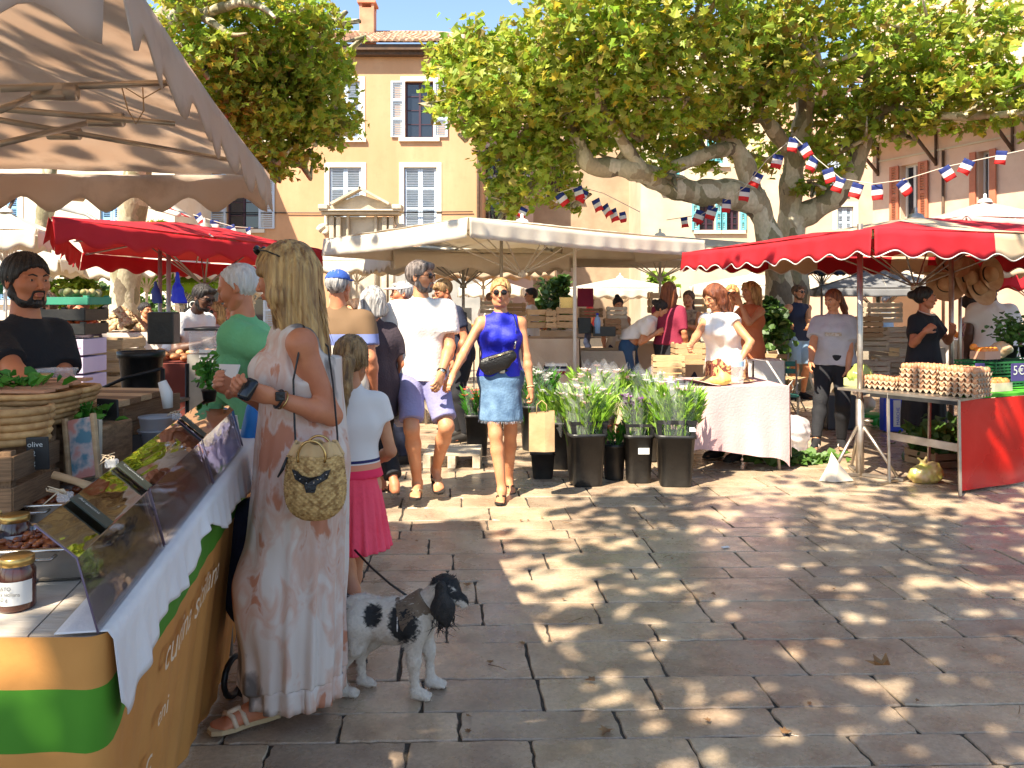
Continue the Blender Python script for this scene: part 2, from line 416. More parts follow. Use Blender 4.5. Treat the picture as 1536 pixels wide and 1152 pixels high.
class Person:
 def __init__(s, label, x, y, rot, H=1.72, sex='m', skin_='tan', group=None, lean=0.0, leanx=0.0, sh=None, belly=0.0, girth=1.0,
                 armL=None, armR=None, footL=None, footR=None, yaw=0, pitch=0, roll=0, z=0.0, vox=None, feet=True, curl=(0.5, 0.5), pxw=False,
                 palmL=None, palmR=None, hdirL=None, hdirR=None, pitchL=0, pitchR=0, kneeL=None, kneeR=None, twist=0, elL=None, elR=None, headscale=1.0):
  s.root = thing('person', label, 'person', (x, y, z), group)
  s.k = H / 1.75; s.rot = R(rot); s.root.rotation_euler[2] = s.rot; s.root.scale = [s.k] * 3; s.root['_o'] = [0.0, 0.0, 0.0]
  s.x, s.y, s.z = x, y, z; s.sex = sex; s.g = girth; s.belly = belly; f = sex == 'f'; s.f = f
  s.vox = vox or max(0.0065, min(0.02, y / FPX * 2.6)); s.sk = skin(skin_)
  s.W = sh or (0.160 if f else 0.185); s.hw = 0.09 if f else 0.085
  l = R(lean); s.u = u = nrm((leanx, -math.sin(l), math.cos(l))); tw = rotz(R(twist))
  s.pel = pel = np.array((0, 0, 0.955)); J = s.J = {}
  J['waist'] = pel + u * 0.13; J['chest'] = pel + u * 0.33; J['shc'] = pel + u * 0.465; J['neck'] = pel + u * 0.535
  hd = nrm(u + np.array((0, -0.5 * math.sin(l) - 0.06, 0.5)))
  J['head'] = J['neck'] + hd * 0.150
  side = tw @ np.array((1.0, 0, 0))
  for sg, n in ((1, 'L'), (-1, 'R')):
   sh_ = J['shc'] + side * s.W * sg - u * 0.02; J['sh' + n] = sh_
   tgt = armL if n == 'L' else armR
   if tgt is None: tgt = sh_ + np.array((0.07 * sg, -0.03, -0.50))
   elif isinstance(tgt, tuple) and tgt[0] == 'px': tgt = s.w2l(P(*tgt[1:]))
   hint = (elL if n == 'L' else elR) or (0.35 * sg, 0.8, -0.3)
   J['el' + n], J['wr' + n] = ik(sh_, tgt, 0.285, 0.25, hint)
   hip = pel + np.array((s.hw * sg, 0, -0.02)); J['hip' + n] = hip
   ft = footL if n == 'L' else footR
   if ft is None: ft = np.array((0.11 * sg, 0.0, 0.085))
   elif isinstance(ft, tuple) and ft[0] == 'px': ft = s.w2l(P(*ft[1:]))
   kh = (kneeL if n == 'L' else kneeR) or (0.08 * sg, -1, 0)
   J['kn' + n], J['an' + n] = ik(hip, ft, 0.44, 0.43, kh)
  s.pitch = {'L': R(pitchL), 'R': R(pitchR)}; s.curl = {'L': curl[0], 'R': curl[1]}; s.palm = {'L': palmL, 'R': palmR}; s.hdir = {'L': hdirL, 'R': hdirR}
  s.Rh = rotz(R(yaw)) @ rotx(R(pitch)) @ roty(R(roll)); s.hs = headscale * (1.0 if H > 1.5 else 1.12)
  s.body(feet)
 def w2l(s, p):
  return rotz(-s.rot) @ (np.asarray(p) - np.array((s.x, s.y, s.z))) / s.k
 def torso(s, d, e=0.0, k=0.05, up=True):
  J, g, f = s.J, s.g, s.f; pel = s.pel; x = np.array((1.0, 0, 0)); fl = (1, 0.86, 1)
  d.cap(pel - x * 0.07 * g, pel + x * 0.07 * g, (0.112 if f else 0.102) * g + e, k=k, fl=fl)
  d.cap(J['waist'] - x * 0.045 * g, J['waist'] + x * 0.045 * g, (0.088 if f else 0.102) * g + e, k=k, fl=fl)
  if up:
   d.cap(J['chest'] - x * 0.07 * g, J['chest'] + x * 0.07 * g, 0.105 * g + e, k=k, fl=(1, 0.9, 1))
   d.cap(J['shL'] - nrm(J['shL'] - J['shR']) * 0.06, J['shR'] + nrm(J['shL'] - J['shR']) * 0.06, 0.06 + e, k=k)
   d.cap(J['shc'] + s.u * 0.0, J['neck'] + s.u * 0.0, 0.072 + e, 0.052 + e * 0.5, k=k)
   if f:
    for sg in (1, -1): d.ell(J['chest'] + np.array((0.068 * sg, -0.088 * g, 0.0)), 0.058 + e, k=0.04)
  if s.belly: d.ell(J['waist'] + np.array((0, -0.035 - s.belly * 0.4, 0.02)), (0.13 * g + e, 0.10 + s.belly * 0.6 + e, 0.15 + e), k=0.06)
 def arm(s, d, n, e=0.0, frac=1.0, cut=True):
  J = s.J; a, b, c = J['sh' + n], J['el' + n], J['wr' + n]; q = 0.92 if s.f else 1.06; q *= 0.5 + 0.5 * s.g
  if frac <= 1:
   p = a + (b - a) * frac
   d.cap(a, p + (b - a) * 0.08, 0.052 * q + e, (0.052 - 0.014 * frac) * q + e * 1.25, k=0.04, cut=(p, a - b) if cut else None)
  else:
   d.cap(a, b, 0.052 * q + e, 0.039 * q + e, k=0.03); p = b + (c - b) * (frac - 1)
   d.cap(b, c, 0.039 * q + e, 0.028 * q + e, k=0.02, cut=(p, b - c) if cut else None)
 def leg(s, d, n, e=0.0, frac=2.0, k=0.03, er=None):
  J = s.J; a, b, c = J['hip' + n], J['kn' + n], J['an' + n]; q = (0.5 + 0.5 * s.g); er = e if er is None else er
  if frac <= 1:
   p = a + (b - a) * frac; d.cap(a, b, 0.088 * q + e, 0.058 * q + er, k=k, cut=(p, a - b))
  else:
   d.cap(a, b, 0.088 * q + e, 0.055 * q + e, k=k); p = b + (c - b) * (frac - 1)
   m = b + (c - b) * 0.3 + np.array((0, 0.014, 0)); d.cap(b, m, 0.052 * q + e, 0.054 * q + e, k=k); d.cap(m, c, 0.056 * q + e, 0.038 + er, k=k, cut=(p, b - c))
 def body(s, feet):
  J = s.J; d = SD(s.vox); s.g, g0 = s.g * 0.95, s.g; s.torso(d, -0.004); s.g = g0
  for n in 'LR':
   a, b, c = J['sh' + n], J['el' + n], J['wr' + n]; q = (0.90 if s.f else 1.04) * (0.5 + 0.5 * s.g)
   d.cap(a, b, 0.050 * q, 0.037 * q, k=0.03); d.ell(a, 0.056 * q, k=0.03)
   m = b + (c - b) * 0.28; d.cap(b, m, 0.037 * q, 0.041 * q, k=0.02); d.cap(m, c, 0.041 * q, 0.0245 * q, k=0.02)
   a, b, c = J['hip' + n], J['kn' + n], J['an' + n]; q = 0.5 + 0.5 * s.g
   d.cap(a, b, 0.082 * q, 0.052 * q, k=0.03); m = b + (c - b) * 0.3 + np.array((0, 0.014, 0)); d.cap(b, m, 0.050 * q, 0.054 * q, k=0.03); d.cap(m, c, 0.054 * q, 0.033, k=0.02)
   if feet: s.foot(d, n)
  nk = J['neck']; hc = J['head']; d.cap(nk - s.u * 0.04, hc + np.array((0, 0.012, -0.02)), 0.056 if not s.f else 0.048, 0.052 if not s.f else 0.045, k=0.03)
  V, Q = d.mesh(); mb = MB(); sd_add(mb, V, Q)
  for n in 'LR': s.hand(mb, n)
  hV = s.head(); sd_add(mb, hV[0], hV[1], (s.Rh * s.hs, hc))
  s.bodyo = mb.build('body', s.sk, s.root, local=True)
 def footframe(s, n):
  J = s.J; sg = 1 if n == 'L' else -1; an = J['an' + n]; T = rotz(R(7 * sg)) @ rotx(-s.pitch[n]); return an, T
 def foot(s, d, n):
  an, T = s.footframe(n); q = 0.92 if s.f else 1.0
  pt = lambda x, y, z: an + T @ (np.array((x, y, z)) * q)
  d.cap(pt(0, 0, 0), pt(0, 0.035, -0.045), 0.034, 0.030, k=0.02); d.cap(pt(0, 0, -0.02), pt(0, -0.12, -0.055), 0.036, 0.024, k=0.025)
  d.cap(pt(0.006, 0.03, -0.055), pt(0.012, -0.13, -0.062), 0.026, 0.022, k=0.02)
  sg = 1 if n == 'L' else -1
  for i, (xx, ln, r) in enumerate(((-0.028, 0.185, 0.0135), (-0.010, 0.188, 0.010), (0.006, 0.180, 0.0095), (0.020, 0.170, 0.009), (0.033, 0.158, 0.0085))):
   d.cap(pt(xx * sg * 0.8, -0.12, -0.060), pt(xx * sg, -ln, -0.068), 0.016, r, k=0.008)
 def hand(s, mb, n):
  J = s.J; sg = 1 if n == 'L' else -1; w = J['wr' + n]; fd = nrm(w - J['el' + n]); dv = nrm(s.hdir[n]) if s.hdir[n] is not None else fd
  pn = s.palm[n] if s.palm[n] is not None else np.array((-sg, 0.1, 0.0)); pn = nrm(np.asarray(pn, float) - dv * (np.asarray(pn, float) @ dv))
  t = np.cross(dv, pn) * sg                   # thumb side
  if t[1] > 0.5 and s.palm[n] is None: t = -t
  d = SD(min(s.vox, max(0.0042, s.vox * 0.5))); q = 0.93 if s.f else 1.02; c = s.curl[n]
  pt = lambda a, b, e: w + (dv * a + t * b + pn * e) * q
  d.cap(w - fd * 0.03, pt(0.02, 0, 0), 0.025, 0.024, k=0.02)
  for b in (-0.026, -0.009, 0.009, 0.026): d.cap(pt(0.01, b * 0.6, 0), pt(0.085, b, 0.0), 0.017, 0.0125, k=0.018)
  for b, ln, r in ((0.029, 0.072, 0.0092), (0.010, 0.080, 0.0095), (-0.010, 0.074, 0.0090), (-0.028, 0.058, 0.0082)):
   p = pt(0.085, b, 0.0); ang = 0.25 * c; spread = b * 0.9
   for sl, cc in ((0.45, 1.0), (0.30, 1.1), (0.25, 0.8)):
    q2 = p + (dv * math.cos(ang) + pn * math.sin(ang) + t * spread * (1 - c)) * ln * sl * q; d.cap(p, q2, r * q, r * 0.93 * q, k=0.004); p = q2; ang += c * cc
  a1 = pt(0.022, 0.024, 0.006); a2 = a1 + nrm(dv * 0.7 + t * 0.62 + pn * 0.35) * 0.042 * q; a3 = a2 + nrm(dv * 0.9 + t * 0.15 + pn * (0.2 + 0.5 * c)) * 0.030 * q; a4 = a3 + nrm(dv * 0.9 - t * 0.1 + pn * (0.3 + 0.5 * c)) * 0.022 * q
  d.cap(a1, a2, 0.017 * q, 0.012 * q, k=0.012); d.cap(a2, a3, 0.0115 * q, 0.0105 * q, k=0.004); d.cap(a3, a4, 0.0105 * q, 0.0088 * q, k=0.004)
  V, Q = d.mesh(); sd_add(mb, V, Q)
 def head(s):
  f = s.f; d = SD(max(0.0042, s.vox * 0.55)); w = 0.95 if f else 1.0
  d.ell((0, 0.012, 0.03), (0.074 * w, 0.094, 0.086), k=0.03)
  d.ell((0, -0.030, -0.030), (0.060 * w, 0.060, 0.078), k=0.04)
  d.cap((-0.030 * w, -0.035, -0.082), (0.030 * w, -0.035, -0.082), 0.026 if not f else 0.022, k=0.03)
  d.ell((0, -0.072, -0.092), 0.019 if not f else 0.015, k=0.02)
  for g in (1, -1):
   d.ell((0.038 * g * w, -0.058, -0.018), 0.027, k=0.02); d.cap((0.052 * g * w, -0.01, -0.06), (0.030 * g * w, -0.045, -0.085), 0.022, k=0.02)
   d.ell((0.031 * g, -0.098, 0.006), (0.017, 0.018, 0.012), k=0.012, op=-1)
   d.cap((0.012 * g, -0.088, 0.024), (0.046 * g, -0.074, 0.024), 0.0075 if f else 0.010, k=0.012)
   d.ell((0.031 * g, -0.0795, 0.005), (0.0135, 0.011, 0.010), k=0.003)      # lids
   d.ell((0.077 * g * w, 0.008, -0.005), (0.010, 0.020, 0.031), k=0.006, rot=rotz(0.35 * g)); d.ell((0.085 * g * w, 0.0, -0.002), (0.008, 0.010, 0.018), k=0.005, op=-1)
  d.cap((0, -0.090, 0.014), (0, -0.113, -0.026), 0.0075, 0.0105, k=0.012)
  for g in (1, -1): d.ell((0.011 * g, -0.101, -0.030), 0.0078, k=0.006)
  d.ell((0, -0.086, -0.056), (0.022, 0.012, 0.014), k=0.012)
  d.cap((-0.014, -0.0965, -0.0515), (0.014, -0.0965, -0.0515), 0.0048, k=0.004); d.cap((-0.012, -0.0955, -0.0625), (0.012, -0.0955, -0.0625), 0.0055, k=0.004)
  return d.mesh()
 def hobj(s, name, mb, mat, wr=0):
  """head-local mesh to a part"""
  V = [v @ (s.Rh * s.hs).T + s.J['head'] for v in mb.v]; mb.v = V; return mb.build(name, mat, s.root, local=True)
 def face(s, eyes=True, lips=True, brow='brown', browr=0.004, beard=None, glasses=None, closed=False):
  if eyes and not glasses:
   for g in (1, -1):
    e = MB().ball((0.031 * g, -0.0815, 0.0055), (0.0105, 0.0098, 0.0062 if not closed else 0.003), 10, 8); o = s.hobj('eye', e, EYEW)
    i = MB().ball((0.031 * g, -0.0885, 0.0055), (0.0052, 0.0035, 0.0056), 10, 6); V = [v @ (s.Rh * s.hs).T + s.J['head'] for v in i.v]; i.v = V; io = i.build('iris', IRIS, o, local=True)
  if brow:
   for g in (1, -1):
    b = MB().tube([(0.012 * g, -0.0965, 0.0235), (0.030 * g, -0.0935, 0.031), (0.049 * g, -0.0795, 0.0245)], [browr * 0.8, browr, browr * 0.5], 6); s.hobj('eyebrow', b, HAIR[brow])
  if lips:
   l = MB().tube([(-0.022, -0.091, -0.057), (-0.009, -0.1005, -0.0525), (0, -0.1010, -0.0535), (0.009, -0.1005, -0.0525), (0.022, -0.091, -0.057)], [0.0015, 0.0042, 0.0038, 0.0042, 0.0015], 6)
   l.tube([(-0.021, -0.091, -0.0585), (0, -0.1005, -0.0635), (0.021, -0.091, -0.0585)], [0.0015, 0.0052, 0.0015], 6); s.hobj('lips', l, LIP)
  if beard:
   d = SD(max(0.004, s.vox * 0.5)); e = 0.003
   d.cap((-0.030, -0.035, -0.084), (0.030, -0.035, -0.084), 0.026 + e, k=0.03); d.ell((0, -0.072, -0.093), 0.021 + e, k=0.02)
   for g in (1, -1):
    d.cap((0.056 * g, -0.008, -0.055), (0.030 * g, -0.045, -0.085), 0.022 + e, k=0.02); d.cap((0.066 * g, -0.004, -0.02), (0.058 * g, -0.010, -0.055), 0.011 + e, 0.018 + e, k=0.015)
    d.cap((0.022 * g, -0.090, -0.046), (0.028 * g, -0.078, -0.080), 0.005, k=0.01)
   d.cap((-0.020, -0.0945, -0.043), (0.020, -0.0945, -0.043), 0.0052, k=0.008); d.ell((0, -0.10, -0.057), (0.022, 0.02, 0.009), k=0.005, op=-1)
   V, Q = d.mesh(); m = MB(); sd_add(m, V, Q); s.hobj('beard', m, HAIR[beard])
  if glasses:
   m = MB()
   for g in (1, -1):
    m.ball((0.031 * g, -0.098, 0.006), (0.025, 0.005, 0.020), 14, 8, rot=rotz(0.22 * g)); m.tube([(0.054 * g, -0.088, 0.012), (0.080 * g, -0.05, 0.012), (0.086 * g, 0.01, 0.008)], 0.0022, 5)
   m.tube([(-0.012, -0.102, 0.012), (0.012, -0.102, 0.012)], 0.002, 5); s.hobj('sunglasses' if glasses == 'sun' else 'glasses', m, DARKG)
 slick = False
 def hair(s, style, col, vol=0.0, seed=1, strands=0):
  d = SD(max(0.0055, s.vox * 0.6)); v = vol
  line = ((0, -0.078, 0.062), (0, 0.80, 0.60))
  if style != 'none': d.ell((0, 0.014 + v * 0.2, 0.032 + v * 0.2), (0.0815 + v, 0.102 + v, 0.0925 + v), k=0.015, cut=[line, ((0, 0, -0.055), (0, 0.25, 1))])
  if style == 'thin': d.p = []; d.ell((0, 0.016, 0.026), (0.080 + v, 0.100 + v, 0.088 + v), k=0.015, cut=[((0, -0.03, 0.06), (0, 0.9, 0.35)), ((0, 0, -0.06), (0, 0.2, 1))])
  if style == 'short' and not s.slick: d.cap((-0.045, -0.07, 0.085), (0.045, -0.07, 0.085), 0.016 + v, k=0.03)
  if style in ('bun', 'highbun'):
   c = (0, 0.125, 0.035) if style == 'bun' else (0, 0.075, 0.12); d.ell(c, 0.042, k=0.02)
  if style == 'pony':
   for a, b, r0, r1 in (((0, 0.10, 0.015), (0, 0.125, -0.02), 0.022, 0.03), ((0, 0.125, -0.02), (0.01, 0.135, -0.13), 0.032, 0.036), ((0.01, 0.135, -0.13), (0.03, 0.12, -0.26), 0.036, 0.026), ((0.03, 0.12, -0.26), (0.05, 0.11, -0.31), 0.026, 0.006)): d.cap(a, b, r0, r1, k=0.02)
  if style in ('long', 'bob', 'shoulder'):
   zl = {'long': -0.30, 'shoulder': -0.19, 'bob': -0.11}[style]
   for g in (1, -1):
    d.cap((0.060 * g, -0.008, 0.04), (0.078 * g, -0.002, -0.07), 0.032 + v, 0.026 + v, k=0.03); d.cap((0.078 * g, 0.0, -0.07), (0.075 * g, 0.015, zl), 0.030 + v, 0.015, k=0.03)
    d.cap((0.045 * g, 0.07, 0.0), (0.05 * g, 0.08, zl), 0.05, 0.026, k=0.04)
    d.cap((0.018 * g, -0.062, 0.098), (0.070 * g, -0.060, 0.03), 0.018, 0.016, k=0.02)
   d.cap((0, 0.06, 0.0), (0, 0.085, zl - 0.02), 0.06, 0.03, k=0.04)
  if style == 'curly':
   r = np.random.default_rng(seed)
   for i in range(40):
    t, a = r.uniform(0, 1.7), r.uniform(-2.6, 2.6) + math.pi / 2; d.ell((0.08 * math.sin(t) * math.cos(a), 0.02 + 0.095 * math.sin(t) * math.sin(a), 0.03 + 0.09 * math.cos(t)), 0.028 + v, k=0.01, cut=line)
  V, Q = d.mesh(); N_ = vnormals(V, Q); an = np.arctan2(V[:, 0], V[:, 1] + 0.001)
  V = V + N_ * ((np.sin(an * 38 + 6 * np.sin(V[:, 2] * 18)) * 0.0016 + np.sin(an * 17 + V[:, 2] * 30) * 0.002) * min(1.0, 0.02 / s.vox))[:, None]
  m = MB(); sd_add(m, V, Q); r = np.random.default_rng(seed)
  for i in range(strands):                      # loose locks break the outline
   a = r.uniform(-2.4, 2.4) + math.pi / 2; x, y = 0.083 * math.cos(a), 0.02 + 0.098 * math.sin(a); z0 = r.uniform(0.0, 0.07); L_ = r.uniform(0.03, 0.09) if style not in ('long', 'shoulder') else r.uniform(0.15, 0.34)
   m.tube([(x * 0.9, y * 0.9, z0 + 0.02), (x * 1.03, y * 1.03, z0 - 0.02), (x * 1.0, y * 1.02, z0 - L_ * 0.6), (x * 0.95 + r.normal() * 0.008, y + r.normal() * 0.008, z0 - L_)], [0.0015, 0.002, 0.0018, 0.0004], 4)
  return s.hobj('hair', m, HAIR[col] if isinstance(col, str) else col)
 def capm(s, mat, back=False):
  d = SD(max(0.005, s.vox * 0.6)); d.ell((0, 0.010, 0.036), (0.089, 0.108, 0.090), k=0.01, cut=((0, 0, 0.045), (0, -0.12, 1))); g = 1 if back else -1
  d.ell((0, 0.11 * g, 0.048), (0.062, 0.075, 0.010), k=0.01)
  V, Q = d.mesh(); m = MB(); sd_add(m, V, Q); return s.hobj('cap', m, mat)
 def garment(s, name, d, mat, amp=0.004, seed=0, aniso=(1, 1, 1), sc_=1.0):
  V, Q = d.mesh(); N_ = vnormals(V, Q); V = V + N_ * wrinkle(V, amp, sc_, seed, aniso=aniso)[:, None]
  s.last = V; m = MB(); sd_add(m, V, Q); return m.build(name, mat, s.root, local=True)
 def top(s, mat, e=0.012, sleeve=0.55, hem=0.90, neck=0.075, loose=0.012, amp=0.004, an=(1, 1, 0.6), name='shirt', seed=3, nz=0.02, straps=False, v=0.0, k=0.05):
  d = SD(s.vox); J = s.J; s.torso(d, e, k=k)
  if sleeve and sleeve > 0:
   for n in 'LR': s.arm(d, n, e + 0.004, sleeve)
  lo = s.pel[2]
  if loose: d.cap(J['chest'] - s.u * 0.02 + np.array((0, 0.01, 0)), np.array((0, 0.005, hem)), 0.12 * s.g + e, 0.122 * s.g + e + loose, k=0.06, fl=(1.16 if not s.f else 1.08, 0.82, 1))
  d.ell(J['neck'] + np.array((0, -0.030, 0.035 + nz)), (neck, neck + 0.01, 0.06 + v), k=0.006, op=-1)
  if straps:
   for g in (1, -1): d.ell(J['sh' + 'LR'[0 if g > 0 else 1]] + np.array((0.03 * g, 0, 0.0)), (0.068, 0.12, 0.10), k=0.01, op=-1)
  d.cut((0, 0, hem), (0, 0, 1))
  return s.garment(name, d, mat, amp * 1.6, seed, aniso=an)
 def bottoms(s, mat, frac=2.0, e=0.010, er=None, top=1.05, amp=0.003, name='trousers', seed=5):
  d = SD(s.vox); s.torso(d, e + 0.003, up=False)
  for n in 'LR': s.leg(d, n, e, frac, er=er)
  d.cut(s.J['waist'] + s.u * (top - 1.085), -s.u); return s.garment(name, d, mat, amp, seed)
 def cone(s, d, prof, n=14, amp=0.0, k=0.03, ph=0.0):
  """prof [(z, rx, ry, cx, cy)] downwards"""
  pz = np.array([p[0] for p in prof])[::-1]; A = [np.array([p[i] for p in prof])[::-1] for i in range(1, 5)]
  def F(X, Y, Z):
   rx, ry, cx, cy = (np.interp(Z, pz, a) for a in A); t = np.clip((pz[-1] - Z) / (pz[-1] - pz[0]), 0, 1)
   th = np.arctan2((Y - cy) / ry, (X - cx) / rx); q = 1 + amp * t * (np.sin(n * th + ph) + 0.5 * np.sin(n * 1.7 * th + 2 + 3 * t))
   D = (np.sqrt(((X - cx) / rx) ** 2 + ((Y - cy) / ry) ** 2) - q) * np.minimum(rx, ry) * 0.9
   return np.maximum(np.maximum(D, pz[0] - Z), Z - pz[-1])
  mx = max(max(p[1] + abs(p[3]), p[2] + abs(p[4])) for p in prof) * (1 + 2 * amp)
  d.fn(F, (-mx, -mx, pz[0] - 0.01), (mx, mx, pz[-1] + 0.01), k=k)
 def skirt(s, mat, z1, z0=1.06, r0=0.12, r1=0.17, n=16, amp=0.04, name='skirt', cy=0.0, wr=0.002, kx=1.15):
  d = SD(s.vox); d.cap(s.pel - np.array((0.07, 0, 0)) * s.g, s.pel + np.array((0.07, 0, 0)) * s.g, 0.124 * s.g, k=0.03, fl=(1, 0.88, 1))
  s.cone(d, [(z0, r0 * kx * s.g, r0 * s.g * 0.88, 0, 0), (0.95, (r0 + 0.03) * kx * s.g, (r0 + 0.015) * s.g, 0, 0), (z1, r1 * kx, r1, 0, cy)], n, amp)
  d.cut((0, 0, z0), (0, 0, -1)); return s.garment(name, d, mat, wr, 4)
 def patch(s, name, mat, xc, zc, w, h, side=-1, nu=6, off=0.004, ax=1):
  """flat print lying on the last garment's front"""
  V = s.last
  def fn(u, v):
   x, z = xc + (u - 0.5) * w, zc + (v - 0.5) * h; m = (np.abs(V[:, 1 - ax] - x) < 0.02) & (np.abs(V[:, 2] - z) < 0.02)
   y = V[m, ax].min() if side < 0 else V[m, ax].max(); return (x, y + side * off, z) if ax else (y + side * off, x, z)
  return MB().grid(fn, nu, nu, thick=0.001, flip=side < 0).build(name, mat, s.root, local=True)
 def shoes(s, mat, sole=None, kind='shoe', strap=None):
  for n in 'LR':
   an, T = s.footframe(n); q = 0.92 if s.f else 1.0; pt = lambda x, y, z: an + T @ (np.array((x, y, z)) * q); sg = 1 if n == 'L' else -1
   if kind == 'shoe':
    d = SD(s.vox * 0.8); d.cap(pt(0, 0.0, -0.01), pt(0, 0.035, -0.045), 0.043, 0.040, k=0.02); d.cap(pt(0, 0, -0.025), pt(0, -0.14, -0.05), 0.044, 0.032, k=0.03); d.cap(pt(0.004, 0.03, -0.055), pt(0, -0.165, -0.058), 0.036, 0.034, k=0.02)
    d.cut(pt(0, 0, -0.078), T @ np.array((0, 0, 1.0))); V, Q = d.mesh(); m = MB(); sd_add(m, V, Q); o = m.build('shoe', mat, s.root, local=True)
   else: o = None
   poly = [(0.030, 0.06), (0.036, 0.0), (0.034, -0.05), (0.046, -0.12), (0.044, -0.17), (0.026, -0.205), (-0.010, -0.212), (-0.040, -0.19), (-0.046, -0.14), (-0.036, -0.05), (-0.034, 0.02), (-0.026, 0.062), (0.0, 0.074)]
   zt = -0.068 if kind != 'shoe' else -0.062
   m = MB().prism([pt(x * sg, y, -0.0855) for x, y in poly], T @ np.array((0, 0, (zt + 0.0855) * q)))
   so = m.build('sole' if kind == 'shoe' else 'sandal' if kind != 'flip' else 'flip_flop', sole or mat, o if o else s.root, local=True)
   if kind == 'flip':
    m = MB()
    for g in (1, -1): m.tube([pt(-0.012 * sg, -0.155, -0.062), pt(0.02 * g, -0.115, -0.028), pt(0.036 * g, -0.06, -0.048), pt(0.036 * g, -0.05, -0.072)], [0.005, 0.007, 0.008, 0.007], 6)
    m.build('strap', strap or mat, so, local=True)
   if kind == 'sandal':
    for (a, h0) in ((-0.135, -0.030), (-0.095, -0.020)):
     m = MB(); m.tube([pt(-0.047 * sg, a - 0.01, -0.070), pt(-0.030 * sg, a - 0.005, -0.034), pt(0, a, h0), pt(0.028 * sg, a + 0.01, -0.034), pt(0.047 * sg, a + 0.02, -0.070)], 0.009, 8); m.build('strap', strap or mat, so, local=True)
    m = MB().tube([pt(0.0, -0.14, -0.026), pt(0.0, -0.09, -0.014)], 0.010, 8); m.build('strap', strap or mat, so, local=True)
